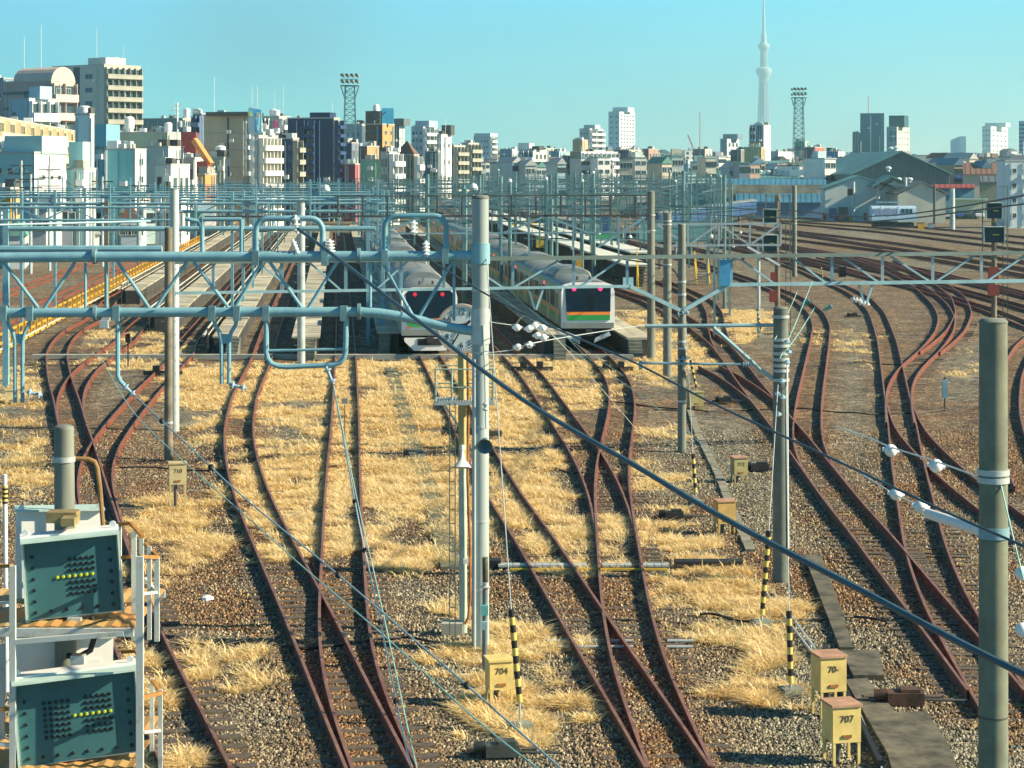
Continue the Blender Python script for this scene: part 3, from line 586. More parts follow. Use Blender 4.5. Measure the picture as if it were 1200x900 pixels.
part('dial', MB().lathe([(.01, 0), (Rk*.968, 0), (Rk*.968, -.02), (.01, -.02)], (cx, DC-.175, cz), (0,1,0), 40), mat('clock dial', (.72,.80,.80), .4, 0, .03, 3), c)
fd = DC-.2
for n in range(1, 13):
    a = math.radians(90-30*n); text_part('numeral', str(n), .17, BLACK, c, (cx+.355*math.cos(a), fd, cz+.355*math.sin(a)))
mb = MB()
for n in range(60):
    a = math.radians(6*n); L = .02 if n % 5 else .035; M = Matrix.Translation((cx, fd-.002, cz)) @ Matrix.Rotation(a, 4, 'Y'); mb.box((0, 0, .455-L/2), (.012 if n % 5 else .02, .004, L), M=M)
part('minute_marks', mb, BLACK, c)
def hand(ang, L, w): return MB().box((0, 0, L/2-.06), (w, .008, L+.12), M=Matrix.Translation((cx, fd-.012, cz)) @ Matrix.Rotation(math.radians(ang), 4, 'Y'))
part('hour_hand', hand(47, .26, .05), BLACK, c); part('minute_hand', hand(210, .40, .03), BLACK, c)
part('maker_mark', MB().box((cx-.02, fd, cz+.1), (.2, .004, .018)), BLACK, c)
# loudspeakers
def horn(name, label, base, axis, m, L=.3, R=.16):
    r = thing(name, label, 'loudspeaker', base)
    part('bell', MB().lathe([(.035, 0), (.045, L*.3), (.07, L*.55), (R*.75, L*.85), (R, L), (R*.93, L-.01), (R*.6, L*.7), (.02, L*.4)], base, axis, 18), m, r, True)
    part('driver', MB().lathe([(.03, -.13), (.06, -.12), (.06, -.02), (.035, .0)], base, axis, 12), m, r, True); return r
horn('loudspeaker', 'white cone loudspeaker pointing down on the yellow and green pole', (hx(542, DC), DC-.2, hz(527, DC)), (0, -.25, -1), WHITE, .36, .21)
horn('loudspeaker', 'dark grey horn loudspeaker facing forward halfway up the tall grey pole', (hx(568, 43), DG1-.22, hz(516)), (0, -1, -.25), mat('dark horn grey', (.10,.18,.2), .4, .1, .1, 3), .28, .16)
insulator((569, 470), (569, 480), 'small grey insulator clamped to the tall grey pole above the horn', .06, 2, GREYPOLE, dy=-.25)
# thin standpipe with meter boxes in front of the tall pole
DP = DG(790); r = thing('standpipe', 'short dark grey standpipe with two small teal boxes in front of the tall pole', 'pole', (hx(568, DP), DP, -.25))
part('shaft', MB().tube([(hx(568, DP), DP, -.25), (hx(568.5, DP), DP, hz(690, DP))], .055, 12), mat('dark pole steel', (.17,.21,.21), .5, .2, .2, 3), r, True)
part('upper_shaft', MB().tube([(hx(569, DP), DP, hz(690, DP)), (hx(568.5, DP), DP, hz(653, DP))], .06, 12), CONCD, r, True)
part('cone', MB().lathe([(.06, 0), (.06, -.06), (.1, -.09), (.05, -.13)], (hx(569, DP), DP-.03, hz(682, DP)), n=14), GALV, r, True)
part('meter_box', MB().box((hx(568, DP), DP-.08, hz(714, DP)), (.14, .1, .2)), mat('teal box paint', (.15,.5,.5), .4), r)
part('meter_box', MB().box((hx(567.5, DP), DP-.08, hz(732, DP)), (.11, .1, .16)), mat('pale blue box paint', (.3,.5,.55), .4), r)
# insulator string right of the pole
for k, (x, y) in enumerate(((606, 384), (620, 385.5), (627, 382), (636, 384.5), (630, 394), (637, 395.5), (607, 407), (621, 404))):
    p_ = Vector((hx(x), DG1+.15*(k in (2, 4)), hz(y))); o = single('insulator', MB().ball(p_, .078, 16).tube([p_+Vector((-.11, 0, 0)), p_+Vector((.11, 0, 0))], .03, 8), WHITEP, 'white disc insulator on the short wires right of the tall grey pole', 'insulator', 'white disc insulators right of the tall grey pole', True)
# ================================================================ other poles
def pole(x, yt, D, w, m, label, name='catenary_pole', capm=None, bands=(), steps=False, zb=-.25):
    X = hx(x, D); zt = hz(yt, D); rr = w*D/F/2; r = thing(name, label, 'pole', (X, D, zb))
    part('shaft', MB().tube([(X, D, zb), (X, D, zt)], rr*1.06, 16, r2=rr*.97), m, r, True)
    part('cap', MB().lathe([(rr*1.0, 0), (rr*1.01, .015), (rr*.8, .05), (.02, .06)], (X, D, zt), n=16), capm or CONC, r, True)
    for y in bands: part('band', MB().tube([(X, D, hz(y, D)-.035), (X, D, hz(y, D)+.035)], rr*1.12, 16), GALV, r, True)
    if steps:
        mb = MB(); n = int((zt-zb-1.5)/.45)
        for i in range(n): mb.beam((X-rr*1.9, D, zb+1.2+i*.45), (X+rr*1.9, D, zb+1.2+i*.45), .025)
        part('step_irons', mb, GALV, r)['kind'] = 'stuff'
    return r
pole(197.5, 268, DG(540), 9.5, BROWNPOLE, 'brown weathered pole, the shorter front one of the pair at the left', steps=True, bands=(495,))
pole(204.5, 222, DG(505), 10.5, mat('white grey pole paint', (.50,.55,.52), .6, 0, .2, .8, streak=True), 'tall white grey pole, the rear one of the pair at the left', steps=True)
D799 = DG(530)
pole(799, 264, D799, 9.5, CONC, 'concrete pole at the knee of the truss beam, blue bracket at its middle', bands=(330, 345, 400, 408, 470))
p = pole(763, 225, DG(421), 9, CONC, 'tallest of the three concrete poles right of the striped train', bands=(252, 270))
pole(782, 250, DG(442), 9.5, mat('brown grey concrete', (.19,.20,.165), .85, 0, .25, 2), 'middle of the three concrete poles right of the striped train', bands=(259, 263, 310))
D915 = DG(683)
r = pole(915, 362, D915, 18, mat('dark grey concrete', (.15,.175,.15), .85, 0, .25, 2, bump=.1), 'thick concrete pole with many silver bands and white square patch near its foot', bands=(371, 398, 405, 414, 421, 428, 434, 445))
part('white_patch', MB().tube([(hx(915, D915), D915, hz(621, D915)), (hx(915, D915), D915, hz(603, D915))], .192, 16), WHITE, r, True)
mb = MB(); mb.tube([(hx(915, D915), D915, hz(381, D915)), (hx(755, D915), D915-.3, hz(381, D915))], .045, 8); part('bracket_arm', mb, PALEBLUE, r, True)
part('diagonal_arm', MB().tube([(hx(835, D915), D915-.2, hz(383, D915)), (hx(890, D915), D915-.1, hz(432, D915)), (hx(912, D915), D915, hz(449, D915))], .05, 8), PALEBLUE, r, True)
part('conduit', MB().tube([(hx(917, D915)+.12, D915-.15, hz(640, D915)), (hx(921, D915), D915-.15, hz(420, D915))], .025, 6), WHITE, r, True)
D1165 = 26.
r = pole(1164, 378, D1165, 34, mat('olive grey concrete', (.17,.19,.14), .85, 0, .2, 3, bump=.12), 'nearest thick concrete pole at the right edge, flat top', bands=(553, 562), zb=-1.)
part('wire_tie', MB().tube([(hx(1164, D1165), D1165, hz(840, D1165)), (hx(1164, D1165), D1165, hz(838, D1165))], .19, 16), DARKST, r, True)
part('strut_arm', MB().tube([(hx(1150, D1165), D1165-.05, hz(622, D1165)), (hx(1088, D1165+2), D1165+2, hz(602, D1165+2))], .07, 12), WHITE, r, True)
part('strap', MB().tube([(hx(1164, D1165), D1165, hz(630, D1165)), (hx(1164, D1165), D1165, hz(617, D1165))], .2, 16), PALEBLUE, r, True)
pole(931, 218, DG(324), 5.5, CONC, 'slim concrete pole far right of the banded pole', bands=(262,))
pole(353, 238, 105., 9, mat('pale lattice pole paint', (.42,.5,.5), .5, .1, .2, 1.5), 'pale grey pole with step irons beside the platform stairs', steps=True)
pole(889, 285, DG(391), 4, GREYPOLE, 'thin grey pole left of the banded pole on the yellow grass')
pole(1116, 221, DG(270), 6, GREYPOLE, 'slim pale pole standing right of the parked single coach')
# lower tube with insulators by pole 799
mb = MB(); mb.tube([(hx(750, D799), D799-.3, hz(424.5, D799)), (hx(884, D799), D799-.4, hz(426, D799))], .045, 8)
o = thing('cantilever_arm', 'thin blue horizontal tube crossing in front of the knee pole', 'cantilever arm', (hx(815, D799), D799-.3, hz(425, D799))); part('tube', mb, PALEBLUE, o, True)
part('insulator', insulator_mb((hx(866, D799), D799-.4, hz(426, D799)), (hx(884, D799), D799-.4, hz(426, D799)), .1, 5), INSG, o, True)
part('bracket', MB().box((hx(750, D799), D799-.3, hz(427, D799)), (.12, .12, .3)), BLUE, o)
# hanging cantilever bits at knee pole
for dz_, lab in ((351, 'upper'), (404, 'lower')):
    insulator((791, dz_+18), (808, dz_+14), 'blue insulator clamped on the knee pole, %s of the two' % lab, .1, 3, INSG, D799, dy=-.25)
# ================================================================ guy wires with striped guards
STY = mat('guard yellow', (.72,.56,.14), .5, 0, .12, 4); STK = mat('guard black', (.015,.016,.018), .5)
def guard(x0, y0, x1, y1, yb, label, top=None, w=.055, D=None):
    D = D or DG(yb); p, q = Vector((hx(x0, D), D, hz(y0, D))), Vector((hx(x1, D), D, hz(y1, D))); base = Vector((hx(x1+(x1-x0)*.08, D), D, -.22))
    r = thing('guy_guard', label, 'guy guard', base); d = q-p; n = max(8, int(d.length/.13)); m1 = MB()
    for i in range(n):
        a, b = p+d*(i/n), p+d*((i+1)/n); ax = d.normalized(); m1.lathe([(w, 0), (w, (b-a).length)], a, d, 10, mi=i % 2)
    part('striped_sleeve', m1, [STK, STY], r, True)
    part('anchor_rod', MB().tube([q, base], .02, 6), GALV, r, True)
    part('anchor_block', MB().box(base+Vector((0, 0, .03)), (.4, .35, .2), .3), CONC, r)
    if top is not None: part('stay_wire', MB().tube([p, top], .011, 5), GALV, r, True)
    return r
guard(599, 714, 609, 822, 858, 'striped guy guard beside the 704 box by the tall grey pole', Vector((hx(570), DG1-.1, hz(300))))
guard(901, 622, 893, 720, 735, 'striped guy guard left of the banded pole foot', Vector((hx(912, D915), D915, hz(445, D915))))
guard(924.5, 716, 926.5, 800, 815, 'striped guy guard in front of the banded pole foot, nearest the 70 box', Vector((hx(921, D915), D915, hz(450, D915))))
guard(812, 532, 815, 577, 592, 'small striped guy guard right of the knee pole foot', Vector((hx(802, D799), D799, hz(345, D799))))
guard(809, 422, 816, 454, 463, 'small striped guy guard beside the far yellow box', None)
guard(887, 362, 892, 388, 396, 'tiny striped guy guard at the thin grey pole', None, .05)
guard(962, 312, 964, 324, 332, 'tiny striped guy guard near the slim far pole', None, .05)
# white post with stripe at left
DW = 40.; r = thing('marker_post', 'white post with black and yellow striped collar at the left edge', 'post', (hx(7, DW), DW, -.25))
part('post', MB().tube([(hx(8, DW), DW, -.25), (hx(5.5, DW), DW, hz(556, DW))], .045, 10), WHITE, r, True)
m1 = MB()
for i in range(8): m1.tube([(hx(5.8, DW), DW, hz(590-i*2.6, DW)), (hx(5.8, DW), DW, hz(587.4-i*2.6, DW))], .053, 10, mi=i % 2)
part('striped_collar', m1, [STK, STY], r, True)
# ================================================================ yellow number boxes
def numbox(x, yb, txt, label, w=.45, h=.52, leg=.34, d=.42, name='relay_box', m=None, top=None, rz=0.):
    D = DG(yb)+.1; X = hx(x, D); b = Vector((X, D, -.25)); m = m or CREAM; r = thing(name, label, 'relay box', b)
    mb = MB(); mb.box((X, D, -.25+leg+h/2), (w, d, h)); part('cabinet', mb, m, r)
    part('lid', MB().box((X, D, -.25+leg+h+.02), (w+.05, d+.06, .04)), top or m, r)
    for sx in (-1, 1):
        for sy in (-1, 1): part('leg', MB().box((X+sx*(w/2-.03), D+sy*(d/2-.03), -.25+leg/2), (.045, .045, leg)), m, r)
    part('latch', MB().box((X, D-d/2-.012, -.25+leg+h*.18), (.16, .02, .05)), RUSTM, r)
    part('cables', MB().tube([(X-.05, D, -.25+leg), (X-.06, D, -.1), (X-.1, D-.05, -.22)], .05, 8), DARKST, r, True)
    if txt: text_part('stencil_number', txt, .165, mat('worn stencil paint', (.10,.075,.04), .7, 0, .5, 9), r, (X, D-d/2-.006, -.25+leg+h*.66))
    r.rotation_euler = (0, 0, math.radians(rz or 13))
    return r
PINKTOP = mat('rust stained box top', (.44,.25,.16), .7, 0, .3, 4)
numbox(585, 828, '704', 'cream yellow relay box numbered 704 at the tall pole')
numbox(208, 597, '710', 'faded cream relay box numbered 710 in front of the pole pair', .5, .6, .75, m=mat('faded cream paint', (.50,.42,.22), .7, 0, .2, 3))
numbox(971, 842, '70-', 'cream relay box with worn number 70 and rusty lid, rear of two', .5, .62, .52, .5, top=PINKTOP)
numbox(986, 897, '707', 'cream relay box numbered 707 with rusty lid, front of two', .5, .6, .42, .5, top=PINKTOP)
numbox(866, 566, '712', 'olive relay box numbered 712 with pink lid, far beside the concrete trough', .45, .55, .25, top=PINKTOP, m=mat('olive paint', (.34,.30,.13), .7, 0, .2, 3))
numbox(849, 626, '', 'orange yellow relay box beside the concrete trough, pale lid', .5, .6, .3, top=PINKTOP, m=mat('orange cream paint', (.50,.33,.10), .7, 0, .2, 3))
numbox(815, 481, '', 'small far olive relay box right of the knee pole', .6, .55, .2, m=mat('olive paint', (.34,.30,.13), .7, 0, .2, 3))
numbox(14, 474, '', 'squat cream relay box in the brown grass at the left edge', .55, .5, .1, m=mat('faded cream paint', (.50,.42,.22), .7, 0, .2, 3))
# ================================================================ wires
def wire(pts, r, m, name, label, cat='cable', group=None, beads=()):
    """pts: (x, y, D) picture trace, spaced to real distance; smoothed"""
    p = [Q(*a) for a in pts]; out = []
    for i in range(len(p)-1):
        p0, p1, p2, p3 = p[max(i-1, 0)], p[i], p[i+1], p[min(i+2, len(p)-1)]
        for k in range(6):
            t = k/6; out.append(.5*((2*p1)+(p2-p0)*t+(2*p0-5*p1+4*p2-p3)*t*t+(3*p1-p0-3*p2+p3)*t**3))
    out.append(p[-1])
    if not beads: return single(name, MB().tube(out, r, 6), m, label, cat, group, True)
    root = thing(name, label, cat, out[0], group); part('strand', MB().tube(out, r, 6), m, root, True)
    for f in beads:
        k = min(len(out)-2, int(f*(len(out)-1))); part('clip', MB().ball(out[k], r*4., 8), BLACK, root, True)
    return root
def dl(x, x0, D0, x1, D1): t = (x-x0)/(x1-x0); return 1/(1/D0+(1/D1-1/D0)*t)
wire([(x, y, dl(x, 349, 43.2, 1300, 17)) for x, y in ((349, 268), (400, 306), (455, 349), (510, 391), (560, 430), (620, 473), (680, 509), (740, 543), (820, 591), (900, 635), (1010, 692), (1100, 740), (1200, 790), (1330, 850))], .034, CABLE, 'feeder_cable', 'thick dark blue cable sagging from the left hoop down across to the lower right')
wire([(x, y, dl(x, 505, 43, 1330, 22)) for x, y in ((500, 302), (540, 327), (583, 352), (640, 380), (700, 406), (750, 428), (830, 470), (905, 505), (1000, 549), (1100, 596), (1200, 640), (1330, 695))], .017, CABLE, 'feeder_cable', 'thinner dark cable crossing behind the thick one to the right edge')
wire([(x, y, dl(x, 118, 60, 660, 29)) for x, y in ((118, 418), (152, 477), (200, 527), (300, 615), (350, 660), (450, 745), (560, 845), (650, 915))], .013, WIRET, 'stay_wire', 'verdigris wire slanting from the leftmost tracks to the bottom, green sheen', 'wire')
wire([(x, y, dl(x, 155, 43.5, 660, 29)) for x, y in ((156, 462), (212, 514), (287, 584), (380, 660), (480, 745), (580, 832), (670, 912))], .015, mat('grey blue wire', (.22,.36,.42), .5, .1, .1), 'stay_wire', 'grey blue wire with black clips slanting from the drop tube to the bottom', 'wire', beads=(.13, .25, .55, .8))
wire([(391, 452, 43.6), (416, 588, 38), (433, 670, 36), (452, 760, 33.5), (470, 850, 31.5), (486, 915, 30)], .013, WIREL, 'stay_wire', 'pale wire with black clips dropping steeply from the trapeze hanger, left one', 'wire', beads=(.2, .35, .55, .75))
wire([(391, 452, 43.55), (419, 588, 37.9), (438, 670, 35.9), (458, 760, 33.4), (477, 850, 31.4), (492, 915, 29.9)], .011, WIRET, 'stay_wire', 'pale wire dropping steeply from the trapeze hanger, right one', 'wire')
for k, (y0, y1) in enumerate(((378, 384), (408, 398))):
    wire([(565, y0-(2 if k == 0 else -6), DG1-.1), (600, y0+3 if k == 0 else 410, DG1), (640, y1+1 if k == 0 else 399, DG1+.3), (760, 520 if k == 0 else 380, 60)], .011, WIREL, 'insulator_wire', 'short pale wire through the disc insulators, %s of the two' % ('upper' if k == 0 else 'lower'), 'wire')
for k, pts in enumerate((((980, 500, 34), (1020, 514, 31), (1044, 524, 30), (1097, 541, 28), (1150, 560, 26))  , ((985, 540, 33), (1020, 562, 31), (1050, 580, 30), (1080, 594, 28.2), (1090, 603, 28)))):
    wire(pts, .011, WIREL, 'stay_wire', ('pale wire with two ball insulators reaching the bands of the nearest pole', 'pale wire with two ball insulators reaching the white strut arm')[k], 'wire')
for x, y, D, l in ((1044, 529, 30, 'left ball on the upper wire'), (1097, 547, 28, 'right ball on the upper wire'), (1050, 580, 30, 'left ball on the lower wire'), (1079, 595, 28.2, 'right ball by the strut arm')):
    p = Q(x, y-1, D); single('insulator', MB().ball(p, .093, 14).tube([p+Vector((-.12, 0, .02)), p+Vector((.12, 0, -.02))], .03, 8), WHITEP, 'white ball insulator near the nearest pole, '+l, 'insulator', None, True)
for x, y in ((1198, 672), (1198, 738)):
    p = Q(x, y, 25.5); single('insulator', MB().ball(p, .09, 14), WHITEP, 'white ball insulator cut by the right edge, %s one' % ('upper' if y < 700 else 'lower'), 'insulator', None, True)
wire([(1170, 555, 25.9), (1185, 620, 25.6), (1198, 672, 25.4), (1210, 720, 25)], .011, WIRET, 'stay_wire', 'pale green wire dropping from the nearest pole bands to the right edge', 'wire')
for k, (x0, y0, x1, y1) in enumerate(((908, 398, 935, 340), (914, 420, 952, 330), (922, 410, 955, 360))):
    wire([(x0, y0, 49.4), ((x0+x1)/2, (y0+y1)/2+2, 58), (x1, y1, 70)], .012, WIRET, 'stay_wire', 'pale green wire fanning up from the banded pole to the truss beam', 'wire', 'wires fanning from the banded pole')
for x, y in ((922, 400), (924, 412), (922, 424), (916, 446), (911, 461), (917, 465), (912, 485)):
    p = Q(x, y, D915-.3); single('insulator', insulator_mb(p+Vector((0, -.05, .05)), p+Vector((.01, .02, -.07)), .075, 1, .02), INSG, 'small disc insulator clustered on the banded pole', 'insulator', 'disc insulators on the banded pole', True)
for k, y in enumerate((0, 9)):
    wire([(700, 238+y, 190), (905, 246+y, 110), (985, 253+y*.8, 95), (1050, 252+y*.6, 85), (1120, 243+y*.7, 75), (1240, 222+y*1.3, 62)], .03, WIRED, 'feeder_cable', 'dark feeder cable crossing the far right tracks at coach height, %s one' % ('upper' if k == 0 else 'lower'))
# ================================================================ signal stand, lower left
DS = 31.
def S(x, y, D=DS): return Vector((hx(x, D), D, hz(y, D)))
WST = mat('chipped white steel', (.62,.66,.62), .5, .05, .1, 5, (.40,.30,.18), thr=(.56,.8)); RSTR = mat('rusted top rail', (.36,.17,.04), .75, 0, .35, 5)
r = thing('signal_mast', 'short concrete mast with brown bent pipe rising behind the upper signal box', 'signal mast', (hx(75, 31.6), 31.6, -.3))
part('shaft', MB().tube([S(78, 905, 31.6), S(75, 502, 31.6)], .165, 20, r2=.15), CONC, r, True)
part('cap', MB().lathe([(.15, 0), (.14, .03), (.1, .05), (.02, .055)], S(75, 502, 31.6), n=20), CONC, r, True)
part('bent_pipe', MB().tube([S(x, y, 31.8) for x, y in ((82, 537), (104, 538), (111, 541), (114, 548), (117, 570), (121, 620), (126, 700))], .035, 8), mat('brown pipe', (.27,.16,.06), .7, 0, .3, 4), r, True)
part('band', MB().tube([S(75, 541, 31.6), S(75, 535, 31.6)], .172, 18), GALV, r, True)
mb = MB(); mb.box(S(74, 605, 31.3), (.45, .3, .16)); mb.box(S(82, 610, 31.05), (.2, .35, .12)); part('clamp_bracket', mb, mat('dusty brown bracket', (.26,.20,.09), .8, 0, .3, 5), r)
part('hose', MB().tube([S(x, y, 31.) for x, y in ((107, 722), (111, 745), (106, 762), (92, 770), (78, 768))], .045, 10), BLACK, r, True)
part('hose', MB().tube([S(x, y, 30.7) for x, y in ((112, 884), (120, 905), (122, 930))], .045, 10), BLACK, r, True)
part('bracket', MB().box(S(88, 735, 31.), (.2, .2, .3)), GALV, r); part('bracket', MB().box(S(92, 775, 30.9), (.2, .2, .2)), GALV, r)
def cabinet(x0, y0, x1, y1, D, label):
    c = (S(x0, y0, D)+S(x1, y1, D))/2; w = (x1-x0)*D/F; h = (y1-y0)*D/F; M = Matrix.Translation(c) @ Matrix.Rotation(math.radians(16), 4, 'Z') @ Matrix.Rotation(math.radians(1.5), 4, 'Y')
    r = thing('signal_cabinet', label, 'signal box', c)
    part('housing', MB().box((0, .16, 0), (w, .32, h), M=M), WHITE, r); part('lid', MB().box((0, .12, h/2+.015), (w+.06, .46, .03), M=M), mat('pale green lid', (.45,.6,.55), .5), r)
    for s in (-1, 1): part('lifting_eye', MB().lathe([(.022, -.01), (.045, -.01), (.045, .01), (.022, .01)], M @ Vector((s*(w/2-.06), -.08, h/2+.06)), (0,1,0), 12), WHITE, r, True)
    part('name_plate', MB().box((-.08, -.006, h*.18), (.24, .012, .13), M=M), mat('pale plate', (.7,.74,.76), .5), r); part('name_plate', MB().box((w*.3, -.006, h*.2), (.22, .012, .13), M=M), mat('pale plate', (.7,.74,.76), .5), r)
cabinet(20, 598, 118, 700, 32.0, 'white back of a signal cabinet behind the upper dark signal box')
cabinet(18, 748, 131, 850, 31.7, 'white back of a signal cabinet behind the lower dark signal box')
def sigbox(cx, cy, D, w, h, label, lit, blocks, roll, yaw=13.):
    c = S(cx, cy, D); M = Matrix.Translation(c) @ Matrix.Rotation(math.radians(yaw), 4, 'Z') @ Matrix.Rotation(math.radians(-roll), 4, 'Y')
    r = thing('route_signal', label, 'railway signal', c); t = .03; dp = .33
    part('housing', MB().box((0, .14, 0), (w, .26, h), M=M), mat('white signal housing', (.62,.68,.66), .5, 0, .06, 3), r)
    part('face_panel', MB().box((0, 0, 0), (w-.04, .02, h-.04), M=M), SIGFACE, r)
    mb = MB(); mb.box((0, -dp/2+.01, h/2+t/2), (w+2*t, dp, t), M=M); mb.box((-w/2-t/2, -.06, 0), (t, .14, h), M=M); mb.box((w/2+t/2, -.06, 0), (t, .14, h), M=M)
    part('hood', mb, mat('pale green hood', (.46,.62,.57), .5, 0, .12, 3), r)
    part('lid', MB().box((0, .13, h/2+t+.012), (w+.07, .3, .024), M=M), WHITE, r)
    for s in (-1, 1): part('lifting_eye', MB().lathe([(.022, -.01), (.05, -.01), (.05, .01), (.022, .01)], M @ Vector((s*(w/2-.05), .05, h/2+.1)), (0,1,0), 12), WHITE, r, True)
    ax = (M.to_3x3() @ Vector((0, -1, 0)))
    ld = MB().lathe([(.024, 0), (.027, .012), (.018, .026), (.001, .03)], (0, 0, 0), (0, -1, 0), 10).mesh('lens', LENS, True); ll = MB().lathe([(.024, 0), (.028, .012), (.018, .028), (.001, .032)], (0, 0, 0), (0, -1, 0), 10).mesh('lit_lamp', LAMPY, True)
    def put(u, v, me, nm):
        o = bpy.data.objects.new(nm, me); COL.objects.link(o); o.parent = r; q = M @ Vector((u, -.01, v)); o.matrix_local = Matrix.Translation(q-c) @ M.to_3x3().to_4x4()
    for u, v in lit: put(u, v, ll, 'lit_lamp')
    for u0, v0, nu, nv in blocks:
        for i in range(nu):
            for j in range(nv): put(u0+i*.085, v0-j*.083, ld, 'lens')
    n = int(w/.2); 
    for i in range(n): put(-w/2+.12+i*(w-.24)/(n-1), -h/2+.12, ld, 'lens')
    for i in range(1, 6):
        for s in (-1, 1): put(s*(w/2-.12), -h/2+.12+i*.165, ld, 'lens')
sigbox(85, 675, 31.0, 1.37, 1.2, 'upper dark green route signal box with a row of seven lit yellow lamps', [(-.22+i*.085, .005) for i in range(7)], [(-.03, -.085, 5, 3), (-.03, .26, 5, 3)], 3.8)
sigbox(91, 840, 30.3, 1.71, 1.26, 'lower dark green route signal box, the larger one cut by the bottom edge', [(-.04+i*.085, .03) for i in range(7)], [(-.46, .26, 5, 7), (.13, -.06, 5, 3), (.13, .28, 5, 3)], 4.2)
r = thing('signal_platform', 'white and rust service platform with corrugated treads around the signal boxes', 'service platform', (hx(80, DS), DS, -.3))
GRT = mat('yellowed corrugated tread', (.62,.47,.20), .7, .05, .3, 1.3, (.50,.22,.05))
def tread(x0, x1, y, D0, D1, z):
    mb = MB(); a, b = hx(x0, DS), hx(x1, DS); n = int((b-a)/.055)
    secs = []
    for i in range(n+1):
        X = a+(b-a)*i/n; zz_ = z+.012*math.cos(i*math.pi*.5)
        secs.append([(X, D0, zz_), (X, D1, zz_), (X, D1, zz_-.02), (X, D0, zz_-.02)])
    mb.loft(secs); return mb
def zy(y, D=DS): return hz(y, D)
Z1, Z2 = 3.12, 1.2
part('tread', tread(-40, 164, 0, 30.55, 31.9, Z1), GRT, r); part('tread', tread(-40, 164, 0, 32.15, 33.2, Z1+.02), GRT, r)
part('tread', tread(-40, 170, 0, 29.9, 31.5, Z2), GRT, r); part('tread', tread(-40, 168, 0, 31.8, 32.8, Z2+.02), GRT, r)
for Dd, z in ((30.5, Z1), (33.25, Z1), (29.87, Z2), (32.85, Z2)): part('edge_beam', MB().beam((hx(-40, DS), Dd, z-.08), (hx(164, DS), Dd, z-.08), .06, .12), WST, r)
def post(x, D, z0, z1, w=.085, dx=0.): part('post', MB().beam((hx(x, D)+dx, D, z0), (hx(x, D), D, z1), w, w*.8), WST, r)
post(15, 30.0, -.3, zy(663, 30.)); post(164, 30.0, -.3, zy(652, 30.), .1); post(139, 31.8, Z1-.1, zy(617, 31.8)); post(157, 31.4, Z1-.4, zy(622, 31.4), .07); post(166, 31.3, Z1, zy(628, 31.3), .06); post(184, 30.9, Z1-.3, zy(652, 30.9), .07); post(175, 31., Z1-.3, zy(640, 31.), .06); post(3, 31.7, -.3, zy(755, 31.7), .07)
post(160, 31.6, Z2, zy(768, 31.6), .07); post(178, 30.9, Z2, zy(795, 30.9), .06); post(188, 30.5, Z2-.2, zy(808, 30.5), .06)
def rl(pts, m=RSTR, w=.05):
    for a, b in zip(pts[:-1], pts[1:]): part('rail', MB().beam(S(*a), S(*b), w, w), m, r)
rl([(133, 615, 31.9), (153, 613, 31.7), (167, 629, 31.2)]); rl([(170, 637, 31.2), (185, 653, 30.9), (163, 652, 30.2)]); rl([(139, 654, 31.8), (155, 652, 31.5)]); rl([(163, 696, 30.2), (184, 694, 30.9), (170, 678, 31.2)], WST, .04)
rl([(-10, 664, 30.2), (13, 663, 30.)]); rl([(-10, 707, 30.2), (14, 706, 30.)], WST, .04); rl([(17, 752, 30.), (145, 742, 30.)], WST, .07); rl([(143, 764, 31.7), (160, 763, 31.5), (163, 772, 31.4)]); rl([(176, 794, 31.), (189, 812, 30.5), (166, 817, 30.)]); rl([(-10, 832, 30.), (16, 830, 30.)]); rl([(168, 858, 30.), (188, 856, 30.5)], WST, .04); rl([(-10, 872, 30.), (16, 873, 30.)], WST, .05)
# ================================================================ trusses and signals in the middle
def truss(mb_ch, mb_br, p0, p1, h, n, w=.11, wb=.07, alt=True):
    p0, p1 = Vector(p0), Vector(p1); d = Vector((0, 0, -h))
    mb_ch.beam(p0, p1, w); mb_ch.beam(p0+d, p1+d, w)
    for i in range(n):
        a, b = p0.lerp(p1, i/n), p0.lerp(p1, (i+1)/n)
        mb_br.beam(a+d if i % 2 else a, b if i % 2 else b+d, wb)
        if alt: mb_br.beam(b, b+d, wb)
g = thing('truss_gantry', 'long pale blue lattice beam gantry on the knee pole across the right half', 'gantry', Q(860, 335, 72))
def TD(x): return 71.8+(x-799)*.0075
def tq(x, y): return Q(x, y, TD(x))
zt, zb_ = 6.80, 5.80
def tp(x, z): D = TD(x); return Vector((hx(x, D), D, z))
part('upper_chord', MB().beam(tp(205, zt), tp(1330, zt), .14, .13), mat('weathered grey green steel', (.13,.185,.175), .6, .1, .25, .5), g)
part('lower_chord', MB().beam(tp(205, zb_), tp(738, zb_), .09), PALEBLUE, g)
part('lower_chord', MB().beam(tp(853, zb_), tp(1330, zb_), .12), PALEBLUE, g)
mb = MB(); mb.beam(tp(738, zb_), tp(797, 4.95), .13); mb.beam(tp(853, zb_), tp(801, 4.95), .13); part('knee_brace', mb, PALEBLUE, g)
part('gusset', MB().beam(tp(730, zb_+.1), tp(742, zb_+.1), .05, .4), BLUE, g)
for xs in (250, 285, 330, 405, 432, 470, 520, 601, 672, 735, 857, 975, 1034, 1093, 1150, 1212): part('strut', MB().beam(tp(xs, zt), tp(xs, zb_), .1, .07), PALEBLUE if xs < 1020 else GALV, g)
for a, b, u in ((300, 345, 1), (360, 400, 1), (440, 480, 0), (540, 590, 1), (601, 660, 0), (680, 732, 0), (862, 908, 1), (925, 968, 1), (983, 1030, 1), (1040, 1090, 1), (1096, 1146, 0), (1156, 1206, 0), (1215, 1262, 1)):
    part('brace', MB().beam(tp(a, zt if u else zb_), tp(b, zb_ if u else zt), .1, .06), PALEBLUE, g)
